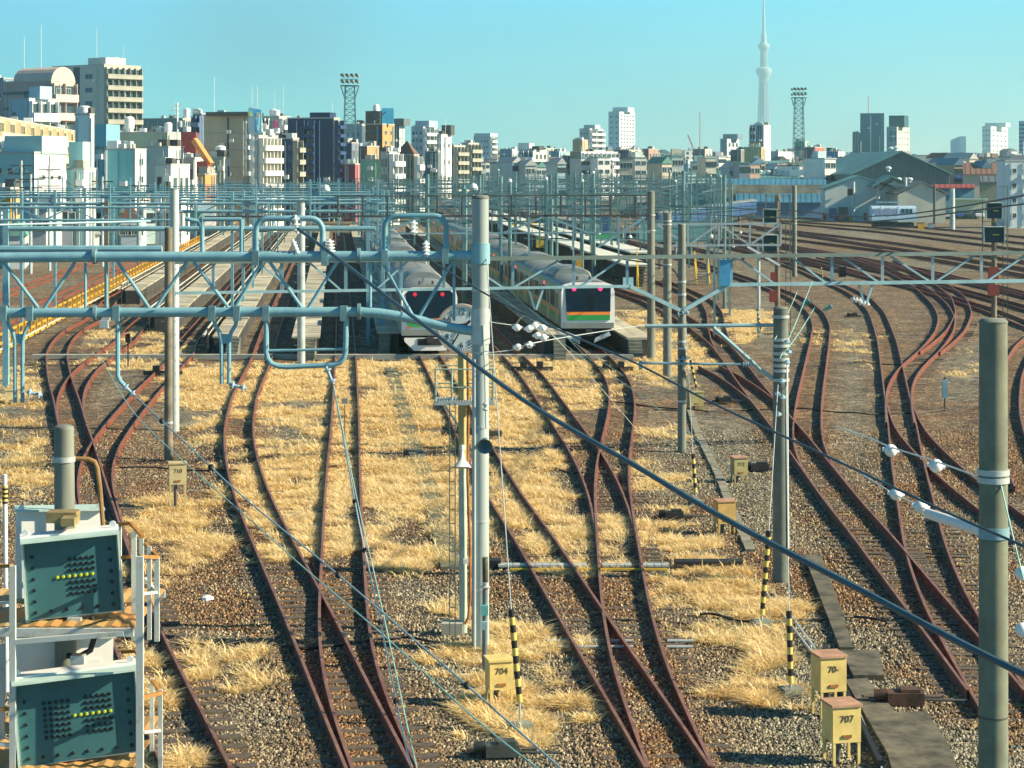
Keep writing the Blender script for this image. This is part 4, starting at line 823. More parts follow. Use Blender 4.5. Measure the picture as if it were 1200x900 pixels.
mb = MB(); [mb.beam(tp(a, zb_), tp(b, 5.05), .07) for a, b in ((619, 627), (637, 628), (1006, 1013), (1023, 1015))]; part('vee_hanger', mb, PALEBLUE, g)
for xx, yy in ((1001, 350), (1010, 354)): single('insulator', insulator_mb(tq(xx-4, yy), tq(xx+9, yy+3), .1, 3), WHITEP, 'white insulator under the vee hanger of the truss beam', 'insulator', 'insulators under the vee hanger', True)
for xx, yy in ((860, 362), (886, 368)): single('insulator', insulator_mb(Q(xx+78, yy-4, 70), Q(xx+90, yy-10, 70), .1, 4), mat('green glass insulator', (.10,.33,.32), .2), 'green insulator on the wires fanning from the banded pole', 'insulator', 'green insulators on the fanning wires', True)
mb = MB(); mb.box(tp(849, 6.22), (.36, .3, .9)); part('blue_panel', mb, mat('bright blue panel', (.08,.36,.6), .4, 0, .1), g)
mb = MB(); mb.box(tp(987, 6.2)+Vector((0, 0, 0)), (.24, .2, .36)); part('signal_back', mb, BLACK, g)
# white truss arm between the three poles and the signal mast
g = thing('truss_gantry', 'pale lattice beam between the three concrete poles and the twin signal mast', 'gantry', Q(850, 276, 104))
c_, b_ = MB(), MB(); truss(c_, b_, Q(770, 263, 106), Q(915, 262, 106), 1.08, 4, .1, .09); part('chord', c_, GALV, g); part('bracing', b_, GALV, g)
mb = MB(); mb.beam(Q(876, 289, 106), Q(914, 311, 106), .12); part('strut', mb, WHITE, g)
def sigmast(x, ytop, D, boxes, plates, label, wpx):
    r = thing('signal_mast', label, 'railway signal', (hx(x, D), D, -.25)); rr = .22
    part('shaft', MB().tube([(hx(x, D), D, -.25), (hx(x, D), D, hz(ytop, D))], .17, 10), BROWNPOLE, r, True)
    part('ladder', (lambda mb: ([mb.beam((hx(x, D)+s, D-.1, 0), (hx(x, D)+s, D-.1, hz(ytop+20, D)), .04) for s in (.5, .8)], [mb.beam((hx(x, D)+.5, D-.1, .3+i*.4), (hx(x, D)+.8, D-.1, .3+i*.4), .03) for i in range(14)], mb)[2])(MB()), DARKST, r)
    for bx, by, bw, bh in boxes:
        c = Q(bx, by, D-.5); w, h = bw*D/F, bh*D/F; p_ = part('signal_head', MB().box(c, (w, .3, h)), mat('navy signal head', (.012,.045,.06), .5), r)
        mb = MB(); mb.box(c+Vector((0, -.25, h/2+.02)), (w+.08, .5, .04)); mb.box(c+Vector((-w/2-.02, -.2, 0)), (.04, .3, h)); mb.box(c+Vector((w/2+.02, -.2, 0)), (.04, .3, h)); part('hood', mb, mat('pale green hood', (.46,.62,.57), .5), p_)
        part('lit_bar', MB().box(c+Vector((.12, -.17, .0)), (w*.32, .05, .06)), LAMPY, p_)
    for bx, by, bw, bh in plates: part('red_plate', MB().box(Q(bx, by, D-.3), (bw*D/F, .12, bh*D/F)), mat('dull red plate', (.26,.045,.035), .6, 0, .2), r)
    mb = MB(); c = Q(x, boxes[1][1], D); [mb.beam(c+Vector((s*.75, -.2, -1.1)), c+Vector((s*.75, -.2, 3.0)), .05) for s in (-1, 1)]; [mb.beam(c+Vector((-.75, -.2, z)), c+Vector((.75, -.2, z)), .05) for z in (-1.1, .8, 2.9)]
    part('cage', mb, mat('weathered ladder steel', (.2,.2,.15), .6, .1, .3), r); return r
sigmast(911, 228, 128, [(902, 254, 15, 17), (902, 285, 16, 19)], [(906, 326, 6, 14), (906, 347, 9, 14)], 'twin signal mast with two dark heads and red plates behind the banded pole', 6)
sigmast(1165, 240, 126, [(1164, 247, 18, 18), (1164, 275, 23, 18)], [(1164, 320, 12, 14), (1164, 340, 13, 13)], 'twin signal mast with two dark heads and red plates above the nearest pole', 6)
# ================================================================ kerb, trough lids, crossing strips
mb = MB(); a, b = P(38, 421), P(742, 421); mb.box(((a.x+b.x)/2, a.y, -.16), (b.x-a.x, .5, .34)); struct('kerb_strip', mb, CONCL)
def slabs(name, label, pts, w, m, L=.9, h=.1, cat='cable trough'):
    r = thing(name, label, cat, P(*pts[0])); W_ = [P(*p) for p in pts]; k = 0
    for p, q in zip(W_[:-1], W_[1:]):
        n = max(1, int((q-p).length/L)); rz = math.atan2(q.y-p.y, q.x-p.x)
        for i in range(n):
            c = p.lerp(q, (i+.5)/n); part('slab', MB().box((c.x, c.y, -.2+random.uniform(-.015, .015)), ((q-p).length/n-.03, w, h), rz+random.uniform(-.03, .03)), m, r); k += 1
    return r
slabs('cable_trough', 'sunken dark concrete trough lids running through the dry grass left of the tall pole', [(458, 432), (470, 470), (483, 520), (505, 580), (522, 640), (530, 668)], .55, CONCD, 1.1, .08)
slabs('cable_trough', 'narrow pale concrete trough lids running past the two far relay boxes', [(808, 480), (818, 510), (843, 560), (858, 600), (880, 648)], .26, mat('grey trough lid', (.22,.21,.16), .9, 0, .35, 3), 1.0, .08)
o = MB(); 
for q in ([(942,655),(962,655),(986,720),(1000,765),(984,765)], [(985,768),(1030,768),(1036,798),(1000,798)], [(990,803),(1016,801),(1050,842),(1086,840),(1112,880),(1128,925),(1050,925),(1040,890)]):
    o.prism([tuple(P(x, y)[:2]) for x, y in q], -.35, -.13-.004*len(o.v)/10)
struct('concrete_path', o, mat('mossy path concrete', (.055,.055,.042), .9, 0, .5, 2.4, (.17,.155,.11), bump=.35))
mb = MB(); a, b = Vector(P(972, 765)), Vector(P(1038, 905)); 
struct('path_edge', MB().beam(a+Vector((-.1, 0, .05)), b+Vector((-.1, 0, .05)), .08, .3), BLACK)
for k, (x0, y0, x1, y1) in enumerate(((904, 690, 985, 800), (1008, 838, 1035, 905), (898, 694, 975, 795))): single('ground_pipe', MB().tube([P(x0, y0, -.17), P(x1, y1, -.17)], .025, 6), WIREL, 'thin pale pipe on the gravel, %s' % ('left of the rear 70 box', 'right of the 707 box', 'leftmost beside the rear guard')[k], 'pipe')
r = thing('cable_crossing', 'row of grey metal cover plates with yellow edges crossing between the rails', 'cable crossing', P(690, 662))
for i in range(23):
    x = 588+i*8.7
    if 692 < x < 702 or 744 < x < 752: continue
    part('cover_plate', MB().box(P(x, 662, -.12), (.17, .34, .05)), GALV, r)
part('yellow_edge', MB().box(P(690, 667, -.13), (3.9, .04, .05)), YELLOW, r)
part('rubber_end', MB().box(P(830, 661, -.12), (1.7, .4, .2)), BLACK, r); part('rubber_end', MB().box(P(574, 660, -.12), (.55, .4, .2)), BLACK, r)
for k, y in enumerate((751, 758)):
    for a, b in ((640, 668), (674, 702), (716, 742), (782, 812)): single('cable_sleeve', MB().tube([P(a, y, -.15), P(b, y, -.15)], .035, 8), GALV, 'short pale cable sleeve lying across the track in front of the 704 box', 'cable sleeve', 'pale cable sleeves across the track', True)
def machine(x, y, label, s=1., rz=0., m=None):
    p = P(x, y); r = thing('point_machine', label, 'point machine', p); m = m or mat('oily point machine', (.035,.035,.033), .55, .2, .3, 4)
    mb = MB(); mb.box((p.x, p.y, -.08), (.75*s, .42*s, .26*s), rz); mb.box((p.x+.1*s, p.y, .06*s), (.4*s, .34*s, .1*s), rz); part('housing', mb, m, r)
    part('motor', MB().tube([(p.x-.36*s, p.y, -.02), (p.x-.62*s, p.y+.02, -.04)], .13*s, 12), m, r, True); part('rod', MB().tube([(p.x+.3*s, p.y-.1*s, -.1), (p.x+1.3*s, p.y-.16*s, -.1)], .03*s, 6), DARKST, r, True)
    part('sleeve', MB().box((p.x, p.y+.35*s, -.17), (1.6*s, .2*s, .1)), WOOD, r); return r
machine(790, 610, 'black point machine in the gravel right of the crossing rails', .7); machine(890, 553, 'black point machine beside the far olive relay box', .8); machine(850, 473, 'far black point machine right of the small olive box', .7)
machine(1060, 828, 'rusty point machine beside the concrete path at lower right', .9, 0, mat('rusted point machine', (.09,.045,.03), .7, .1, .5, 4)); machine(588, 890, 'oily point machine at the bottom edge below the 704 box', .75, .1, mat('grey green machine', (.06,.07,.06), .5, .2, .4, 5))
machine(1000, 350+22, 'small dark point machine between the curved tracks under the truss', .7)
def stops(xa, xb, y, label):
    r = thing('wheel_stop', label, 'wheel stop', P((xa+xb)/2, y)); a, b = P(xa, y, -.05), P(xb, y, -.05); part('beam', MB().beam(a, b, .18, .2), WOOD, r)
    for t in (.33, .7): c = a.lerp(b, t); part('shoe', MB().prism([(c.x-.16, c.y-.15), (c.x+.16, c.y-.15), (c.x+.16, c.y+.15), (c.x-.16, c.y+.15)], -.0, .3), BLACK, r)
stops(596, 648, 432, 'dark timber wheel stop on the empty track between the trains'); stops(694, 742, 432, 'dark timber wheel stop in front of the striped train'); stops(517, 588, 508, 'dark timber beam behind the tall grey pole'); stops(168, 214, 437, 'dark timber wheel stop at the pole pair')
for x, y, l in ((1107, 482, 'small grey blue marker box on a stand between the right hand tracks'), (150, 430, 'small black dwarf signal left of the pole pair')):
    D = DG(y); r = thing('marker_stand', l, 'marker', P(x, y)); h = 35*D/F; part('post', MB().beam((hx(x, D), D, -.25), (hx(x, D), D, h*.95), .06), DARKST, r); part('box', MB().box((hx(x, D), D-.05, h*.55 if x > 500 else h*.8), (.22, .15, h*.6 if x > 500 else .45)), PALEBLUE if x > 500 else BLACK, r)
r = thing('track_sign', 'thin rusty post with small grey box in the dry grass', 'post', P(404, 520)); D = DG(520); part('post', MB().beam((hx(404, D), D, -.25), (hx(404, D), D, hz(474, D)), .035), RUSTM, r); part('box', MB().box((hx(404, D), D, hz(470, D)), (.22, .12, .2)), mat('dull grey box', (.3,.3,.25), .6), r)
# ================================================================ platforms between the stabling tracks
def wall_steps(X, Y, w, h, m, side=1, n=6):
    mb = MB()
    for i in range(n): mb.box((X, Y-.14-.28*(n-1-i), -.25+h*(i+1)/n/2), (w, .28, h*(i+1)/n))
    return mb
PSIDE = mat('shade dark concrete', (.055,.055,.05), .9, 0, .4, .6)  # near-black colour stands in for shade in open framework under the decks
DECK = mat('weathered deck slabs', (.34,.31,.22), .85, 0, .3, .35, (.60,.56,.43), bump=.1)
def service_platform(label, i, w, y0, y1, h=1.2, rail=False, steps=None, yel=False):
    r = thing('service_platform', label, 'platform', (LX(i, y0), y0, -.25)); z = -.25+h
    dk = MB(); n_ = int((y1-y0)/3.)
    for j in range(n_):
        ya, yb_ = y0+(y1-y0)*j/n_, y0+(y1-y0)*(j+1)/n_-.06; e = random.uniform(-.02, .02)
        dk.loft([[(LX(i, y)-w/2, y, z-.1), (LX(i, y)+w/2, y, z-.1), (LX(i, y)+w/2, y, z+e), (LX(i, y)-w/2, y, z+e)] for y in (ya, yb_)])
    part('deck', dk, DECK, r)['kind'] = 'stuff'
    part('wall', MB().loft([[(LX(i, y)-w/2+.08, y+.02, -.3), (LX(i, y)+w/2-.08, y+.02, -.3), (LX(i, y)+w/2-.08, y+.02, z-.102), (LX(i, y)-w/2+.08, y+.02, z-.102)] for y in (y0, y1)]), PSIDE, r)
    if steps is not None: part('steps', wall_steps(LX(i, y0)+steps, y0-.02, w*.48, h*.92, CONCD), mat('step concrete', (.16,.17,.14), .9, 0, .3, 2), r)
    if yel: part('yellow_edge', MB().box((LX(i, y0)+steps-w*.27, y0-.9, z-.5), (.09, 1.6, .9)), YELLOW, r)
    if rail:
        mb = MB(); e = -w/2-.25
        for z2, ww in ((z+.05, .06), (z+.42, .07), (z+.02, .12)):
            off = -.22 if ww == .12 else 0
            mb.beam((LX(i, y0)+e+off, y0, z2), (LX(i, y1)+e+off, y1, z2), ww)
        part('pipe_rail', mb, mat('pale pipe', (.62,.62,.52), .5, 0, .15, 1), r)
        n = int((y1-y0)/1.2); k = MB()
        for j in range(n): y = y0+j*1.2; k.beam((LX(i, y)+e, y, -.25), (LX(i, y)+e, y, z+.42), .07)
        part('rail_posts', k, PSIDE, r)['kind'] = 'stuff'
    return r
service_platform('narrow concrete platform with pipe rail ending at the left of the two grass edge posts', -15.0, 1.2, 155, 330, 1.1, True)
service_platform('narrow concrete platform with pipe rail ending between the pole pair and curved drop tubes', -10.4, 1.5, 128, 330, 1.1, True)
service_platform('concrete platform with pipe rail ending below the curved drop tubes', -5.9, 1.35, 112, 330, 1.1, True, .5)
service_platform('concrete platform with yellow edged steps left of the dark track gap', -1.55, 1.5, 111, 330, 1.15, False, .2, True)
service_platform('shaded concrete block platform with steps beside the train behind the clock', 2.9, 1.25, 113, 330, 1.25, False, -.2)
service_platform('concrete platform with steps left of the striped train', 11.7, 1.3, 111, 330, 1.25, False, .2)
service_platform('concrete ramp platform with ladder steps right of the striped train', 16.4, 1.5, 112, 300, 1.0, False, -.35)
CANV = mat('white canopy sheet', (.66,.68,.60), .6, 0, .12, .4)
for i, y0, y1, lab in ((26.0, 178, 420, 'long white topped cleaning platform on dark posts, nearest the yellow stairs'), (30.2, 205, 420, 'long white topped cleaning platform on dark posts, right of the green netted tower')):
    r = thing('cleaning_platform', lab, 'platform', (LX(i, y0), y0, -.25))
    part('deck', MB().loft([[(LX(i, y)-1.2, y, 1.5), (LX(i, y)+1.2, y, 1.5), (LX(i, y)+1.2, y, 1.66), (LX(i, y)-1.2, y, 1.66)] for y in (y0, y1)]), CANV, r)
    pm = MB(); pm.box((0, 0, 0), (.16, .16, 1.8)); pm = pm.mesh('post', DARKST)
    for k in range(36):
        for s in (-1, 1):
            y = y0+.4+k*5; o = bpy.data.objects.new('post', pm); COL.objects.link(o); o.parent = r; o.location = Vector((LX(i, y)+s*1.0, y, .62))-r.location
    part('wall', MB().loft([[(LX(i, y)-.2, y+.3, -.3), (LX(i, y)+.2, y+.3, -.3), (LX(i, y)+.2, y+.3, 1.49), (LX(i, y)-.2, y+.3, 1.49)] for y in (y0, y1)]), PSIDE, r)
for k, (x, y, D, w, h, m) in enumerate(((633, 284, 240, .9, 1.2, YELLOW), (602, 268, 300, 1., 1.6, YELLOW), (624, 263, 310, 1.4, 1.6, YELLOW), (695, 290, 205, .5, .9, YELLOW), (677, 305, 190, .8, .8, BLUE), (679, 309, 186, .5, 1.6, ORANGE))):
    c = Q(x, y, D); r = thing('equipment_cabinet', ('yellow cabinet on the nearer white platform, %s' % ('nearest the truss', 'farthest of three', 'largest, beside the tower', 'beside the blue box', '', 'low at its dark side')[k]) if m is not BLUE else 'small bright blue box on the white platform', 'cabinet', c)
    part('body', MB().box(c, (w, w, h)), m, r); part('lid', MB().box(c+Vector((0, 0, h/2+.04)), (w*1.1, w*1.1, .08)), DARKST, r)
def steel_stair(x, yb, D, h, label, m):
    X = hx(x, D); r = thing('steel_stair', label, 'stairs', (X, D, -.25))
    for s in (-.55, .55):
        part('stringer', MB().beam((X+s, D-1.2, -.2), (X+s, D+1.2, h), .09, .22), m, r); part('handrail', MB().beam((X+s, D-1.2, .8), (X+s, D+1.2, h+1), .06), m, r); part('post', MB().beam((X+s, D+1.2, -.2), (X+s, D+1.2, h+1), .07), m, r)
    for i in range(8): t = (i+.5)/8; part('tread', MB().box((X, D-1.2+2.4*t, h*t-.05), (1.05, .3, .05)), DARKST, r)
steel_stair(755, 336, 176, 2.1, 'yellow steel stairs at the end of the white topped platform', YELLOW); steel_stair(823, 330, 182, 1.6, 'yellow topped steel stairs right of the concrete pole trio', YELLOW); steel_stair(725, 292, 240, 3., 'pale steel stairs of the green netted tower', GALV)
D = 238; X = hx(712, D); r = thing('netted_tower', 'teal steel access tower with green netting around its deck', 'access tower', (X, D, -.25)); zt_ = hz(258, D)
for sx in (-2., -.7, .7, 2.): 
    for sy in (-1, 1): part('post', MB().beam((X+sx, D+sy, -.2), (X+sx, D+sy, zt_), .13), TEALST, r)
part('netting', MB().box((X-.1, D-1.1, hz(277, D)), (3.0, .06, .6)), mat('green netting', (.03,.32,.12), .7), r); part('deck', MB().box((X, D, hz(282, D)), (4.4, 2.3, .14)), TEALST, r)
part('rail', MB().beam((X-2, D-1, zt_), (X+2, D-1, zt_), .1), TEALST, r); part('cabin', MB().box((X-1.8, D, hz(266, D)), (1.5, 1.4, 2.)), mat('teal cabin', (.18,.38,.38), .5), r)
D = 210; X = hx(790, D); r = thing('access_platform', 'teal railed access platform behind the three concrete poles', 'access platform', (X, D, -.25))
for sx in (-3.4, -1.5, 1.5, 3.4): part('post', MB().beam((X+sx, D, -.2), (X+sx, D, 5.), .16), TEALST, r)
part('deck', MB().box((X, D, 2.6), (7.2, 1.8, .2)), TEALST, r); part('mesh_panel', MB().box((X, D-.9, 3.7), (7.2, .05, 1.9)), mat('teal mesh panel', (.16,.36,.36), .6), r)

for k, (pts, l) in enumerate((([(140, 548), (300, 552), (420, 545), (560, 556), (640, 548), (690, 556)], 'dark cable lying across the dry grass tracks below the relay box 710'), ([(200, 757), (280, 752), (360, 760), (470, 748), (560, 752)], 'dark cable lying across the gravel in front of the bent tracks'), ([(700, 470), (830, 482), (930, 478), (1020, 486), (1130, 480)], 'dark cable lying across the far right hand tracks'), ([(940, 430), (1000, 424), (1060, 428), (1130, 420)], 'dark cable lying between the curved tracks right of the banded pole'), ([(820, 720), (900, 730), (1000, 722), (1100, 735)], 'dark cable lying across the gravel before the banded pole'))):
    W_ = [P(x, y, -.17) for x, y in pts]; o_ = []
    for i in range(len(W_)-1):
        for t in np.linspace(0, 1, 8, endpoint=False): o_.append(W_[i].lerp(W_[i+1], t)+Vector((0, .12*math.sin(i*5+t*6.3), .03*math.sin(t*9))))
    single('ground_cable', MB().tube(o_, .03, 6), BLACK, l, 'cable')
single('trackside_marker', MB().lathe([(.16, 0), (.14, .07), (.02, .12)], P(243, 703, -.25), n=8), WHITE, 'small white cap lying on brown gravel left of the bent tracks', 'marker', smooth=True)
# ================================================================ trains
YAW = math.atan(-VS)
STEEL = mat('brushed train steel', (.26,.28,.26), .42, .25, .08, .6); ROOF = mat('train roof grey', (.20,.225,.22), .6, .1, .12, .6); DOORM = mat('train door steel', (.42,.43,.34), .45, .15, .06, .6)
TGREEN = mat('green stripe', (.03,.33,.07), .4, 0, .05); TORANGE = mat('orange stripe', (.80,.22,.03), .4, 0, .05); SCREEN = mat('train windscreen glass', (.008,.014,.018), .08, 0, 0); TWHITE = mat('white train front', (.80,.82,.80), .35, 0, .03); UNDER = mat('dark underframe', (.03,.032,.033), .7, .1, .3)
SKIRT = mat('pale blue plough', (.5,.62,.66), .45, 0, .05)
def prof(y, zt=0., inset=0.): 
    w = 1.475-inset; return [(-w, y, .98), (w, y, .98), (w, y, 3.05), (w-.08, y, 3.28+zt), (w-.42, y, 3.48+zt), (w-.95, y, 3.60+zt), (0, y, 3.64+zt), (-w+.95, y, 3.60+zt), (-w+.42, y, 3.48+zt), (-w+.08, y, 3.28+zt), (-w, y, 3.05)]
def roofp(y): w = 1.475; return [(w-.06, y, 3.262), (w-.42, y, 3.492), (w-.95, y, 3.612), (0, y, 3.652), (-w+.95, y, 3.612), (-w+.42, y, 3.492), (-w+.06, y, 3.262), (0, y, 3.25)]
def loc(o, root, y=0.):
    o.parent = root; o.location = (0, y, 0)
def lp(name, mb, m, root, y=0., smooth=False):
    o = bpy.data.objects.new(name, mb.mesh(name, m, smooth)); COL.objects.link(o); o.parent = root; o.location = (0, y, 0); return o
def car(root, y0, L=19.5, cab=False):
    b = lp('cab_car' if cab else 'passenger_car', MB().loft([prof(.32 if cab else 0), prof(L)]), STEEL, root, y0, True)
    lp('roof', MB().loft([roofp(.5 if cab else .1), roofp(L-.1)]), ROOF, b, 0, True)
    arch = lambda y, s: [(1.12*s*math.cos(t), y, 3.50+.52*s*math.sin(t)) for t in [math.pi*k/10 for k in range(11)]]
    lp('air_conditioner', MB().loft([arch(L/2-2.0, .93), arch(L/2-1.9, 1), arch(L/2+1.9, 1), arch(L/2+2.0, .93)]), mat('air conditioner grey', (.25,.28,.275), .5, .2, .1, 1), b, 0, True)
    lp('underframe', MB().box((0, L/2, .62), (2.3, L-1.2, .66)), UNDER, b)
    for yy in (2.9, L-2.9): lp('bogie', MB().box((0, yy, .42), (2.2, 3., .7)), UNDER, b)
    for s in (-1, 1):
        for nm, m, z, h in (('green_band', TGREEN, 1.52, .30), ('orange_band', TORANGE, 1.78, .17), ('upper_green_band', TGREEN, 3.13, .16)):
            lp(nm, MB().box((s*(1.478 if z < 3 else 1.452), L/2+(.4 if cab else 0), z), (.016, L-(1.2 if cab else .3), h)), m, b)
        for k in range(4):
            yd = L*(.5+(k-1.5)*.245); mb = MB()
            for q in (-.34, .34): mb.box((s*1.484, yd+q, 2.02), (.03, .64, 1.92))
            d = lp('door', mb, DOORM, b); lp('door_glass', MB().box((s*1.496, yd-.33, 2.38), (.02, .34, .85)).box((s*1.496, yd+.33, 2.38), (.02, .34, .85)), SCREEN, b)
        for k in range(3):
            yw = L*(.5+(k-1)*.245); lp('window', MB().box((s*1.482, yw, 2.42), (.02, 2.3, .9)), GLASS, b)
        for yw in (1.0, L-1.0):
            if not (cab and yw < 2): lp('window', MB().box((s*1.482, yw, 2.42), (.02, .8, .9)), GLASS, b)
        if s < 0: lp('side_lamp', MB().box((s*1.47, L/2, 3.02), (.06, .16, .14)), REDLAMP, b)
    return b
def copycar(src, root, y):
    b = src.copy(); COL.objects.link(b); b.parent = root; b.location = (0, y, 0)
    for ch in src.children: c = ch.copy(); COL.objects.link(c); c.parent = b
    return b
def train(i, Y0, n, label, plough):
    r = thing('commuter_train', label, 'train', (LX(i, Y0), Y0, 0.)); r.rotation_euler = (0, 0, YAW)
    c0 = car(r, 0, cab=True)
    def xs(z): return 1.475 if z < 3.05 else 1.475-(z-3.05)*.25
    fy = lambda z: 0. if z < 1.7 else (z-1.7)*.17
    # white mask
    out = [(-1.475, 1.0), (1.475, 1.0), (1.475, 3.0), (1.38, 3.38), (.9, 3.52), (-.9, 3.52), (-1.38, 3.38), (-1.475, 3.0)]
    mb = MB(); mb.loft([[(x, fy(z), z) for x, z in out], [(x*1.001, .55, z) for x, z in out]]); lp('front_mask', mb, TWHITE, r)
    sc_ = [(-1.22, 1.92), (1.22, 1.92), (1.27, 3.18), (1.1, 3.36), (-1.1, 3.36), (-1.27, 3.18)]
    def plate(nm, poly, m, d=.02): lp(nm, MB().loft([[(x, fy(z)-d, z) for x, z in poly], [(x, fy(z)+.03, z) for x, z in poly]]), m, r)
    plate('windscreen', sc_, SCREEN); plate('destination_glass', [(-1.18, 1.55), (1.18, 1.55), (1.2, 1.915), (-1.2, 1.915)], UNDER, .018)
    plate('orange_stripe', [(-1.2, 1.74), (1.2, 1.74), (1.2, 1.9), (-1.2, 1.9)], TORANGE, .026); plate('green_stripe', [(-1.19, 1.45), (1.19, 1.45), (1.2, 1.737), (-1.2, 1.737)], TGREEN, .026)
    plate('bumper', [(-1.4, 1.0), (1.4, 1.0), (1.42, 1.3), (-1.42, 1.3)], STEEL, .04)
    for x in (-.78, .68): lp('tail_lamp', MB().lathe([(.11, 0), (.11, .03), (.02, .04)], (x, fy(3.16)-.02, 3.16), (0, -1, 0), 12), mat('dim red lamp', (.55,.02,.05), .4, 0, 0, emit=.25) if plough else REDLAMP, r, 0, True)
    lp('wiper', MB().beam((-.2, .05, 2.05), (.25, .2, 2.75), .03), BLACK, r); lp('wiper', MB().beam((.45, .05, 2.05), (.75, .18, 2.6), .03), BLACK, r)
    lp('coupler', MB().box((0, -.2, .78), (.35, .7, .3)), UNDER, r)
    if plough:
        lp('plough', MB().loft([[(-1.35, y, .72), (-.85, y, .22), (.85, y, .22), (1.35, y, .72), (1.35, y, .9), (-1.35, y, .9)] for y in (-.25, -.2)]), TWHITE, r); lp('plough_gap', MB().box((0, -.27, .68), (1.3, .03, .36)), UNDER, r)
        for x in (-1.15, 1.15): lp('headlamp', MB().lathe([(.07, 0), (.07, .03), (.02, .04)], (x, -.03, 1.42), (0, -1, 0), 12), MATS['dim red lamp'], r, 0, True)
    else:
        for s in (-1, 1): lp('plough', MB().loft([[(s*1.3-.1, y, .62), (s*.45-.1, y, .15 if s < 0 else .5), (s*.35-.1, y, .55 if s < 0 else .22), (s*1.2-.1, y, .85)] for y in (-.35, -.28)]), SKIRT, r)
    for x in (-.5, .2): lp('roof_horn', MB().box((x, 1.2, 3.72), (.1, .2, .2)), DARKST, c0)
    m = car(r, 20.)
    for k in range(2, n): copycar(m, r, 20.*k)
    return r, m
tA, carm = train(14.0, 115.5, 8, 'silver commuter train with orange and green stripes under its wide windscreen', False)
tB, _ = train(5.0, 110.5, 8, 'silver commuter train behind the clock and the blue gantry pipes', True)
# far yard trains, two with side shade painted navy (only flanks and roofs show)
def far_train(p, q, n, label, m, group=None):
    p, q = Vector(p), Vector(q); d = (q-p); yaw = -math.atan2(d.x, d.y); r = thing('commuter_train', label, 'train', p, group); r.rotation_euler = (0, 0, yaw)
    for k in range(n):
        b = lp('passenger_car', MB().loft([prof(20*k), prof(20*k+19.5)]), m, r, 0, True); lp('roof', MB().loft([roofp(20*k+.1), roofp(20*k+19.4)]), ROOF, b, 0, True)
        lp('window_band', MB().box((-1.48, 20*k+9.7, 2.4), (.03, 18, .85)), GLASS, b); lp('stripe', MB().box((-1.482, 20*k+9.7, 1.65), (.03, 18.5, .3)), mat('navy stripe', (.02,.06,.2), .4), b); lp('underframe', MB().box((0, 20*k+9.7, .6), (2.2, 18, .8)), UNDER, b)
NAVY = mat('navy and painted train shade', (.035,.09,.22), .4, .1, .1)
far_train((LX(35.5, 280), 280, 0), (LX(35.5, 480), 480, 0), 8, 'train with side shade painted dark blue, standing far behind the green netted tower', NAVY)
far_train((hx(762, 300), 300, 0), (hx(905, 470), 470, 0), 8, 'train with side shade painted dark blue, curving away left of the twin signal mast', NAVY)
far_train((LX(40, 330), 330, 0), (LX(40, 520), 520, 0), 8, 'silver train far off beyond the white topped platforms', STEEL)
far_train((LX(23, 360), 360, 0), (LX(23, 560), 560, 0), 8, 'silver train far off left of the white topped platforms', STEEL)
# parked single coach at the right
D = 345; x0, x1 = hx(1020, D), hx(1072, D); yb = 236
c = Vector((x0, D+1.5, -.1)); r = thing('parked_coach', 'pale blue white single railcar parked before the cream shed', 'railcar', c); L = (x1-x0); ang = math.radians(-3)
def cbox(nm, x, z, sx, sz, m, y=0., sy=2.9, par=None): o = part(nm, MB().box((x0+L*x, D+y+L*x*0.0, z), (L*sx, sy, sz)), m, par or r); return o
zc = lambda y: hz(y, D)
body = MB(); pr = [(-1.45, .8), (1.45, .8), (1.45, 3.0), (1.2, 3.35), (.5, 3.55), (-.5, 3.55), (-1.2, 3.35), (-1.45, 3.0)]; k = (zc(237)-zc(262))/3.6
body.loft([[(x, D+a*.97, zc(264)+b*k*.93) for a, b in pr] for x in (x0, x0+.3, x1-.4, x1)]); part('body', body, mat('pale blue coach paint', (.38,.55,.68), .4, .05, .1, .8), r, True)
for i in range(3): part('window', MB().box((x0+L*(.70+i*.09), D-1.43, zc(247)), (L*.06, .05, .7)), GLASS, r)
for i in range(9): part('purple_panel', MB().box((x0+L*(.06+i*.065), D-1.43, zc(247+(i % 2))), (L*.03, .04, .8+.3*(i % 3))), mat('faded purple panel', (.42,.42,.56), .5, 0, .2, 1), r)
part('underframe', MB().box(((x0+x1)/2, D, zc(263)), (L*.9, 2.2, .7)), UNDER, r); part('roof_gear', MB().box((x0+L*.4, D, zc(237)), (L*.5, .6, .2)), PALEBLUE, r)
# ================================================================ catenary gantries of the yard
def TQ(X, D, z): return Vector((X, D, z))
# orange barrier fence
r = thing('barrier_fence', 'long low orange barrier fence beside the main line tracks', 'fence', (LX(-18.3, 96), 96, -.25))
pm = MB(); 
for s in (-.7, .7): pm.box((0, s, .5), (.09, .12, 1.1))
for z in (.45, .95): pm.box((0, 0, z), (.05, 1.7, .14))
pm.box((.12, 0, .12), (.3, 1.7, .12)); pm = pm.mesh('panel', ORANGE)
for k in range(98):
    y = 96+k*2.25*(1+k*.0035); o = bpy.data.objects.new('panel', pm); COL.objects.link(o); o.parent = r; o.location = Vector((LX(-18.3, y), y, -.2))-Vector(r.location); o.rotation_euler = (0, 0, math.atan(-VS))
single('white_cable', MB().tube([(LX(-17.6, y), y, .25+.05*math.sin(y)) for y in range(96, 330, 6)], .05, 6), mat('pale green hose', (.5,.6,.45), .6), 'pale green hose along the yard side of the orange barrier fence', 'cable')
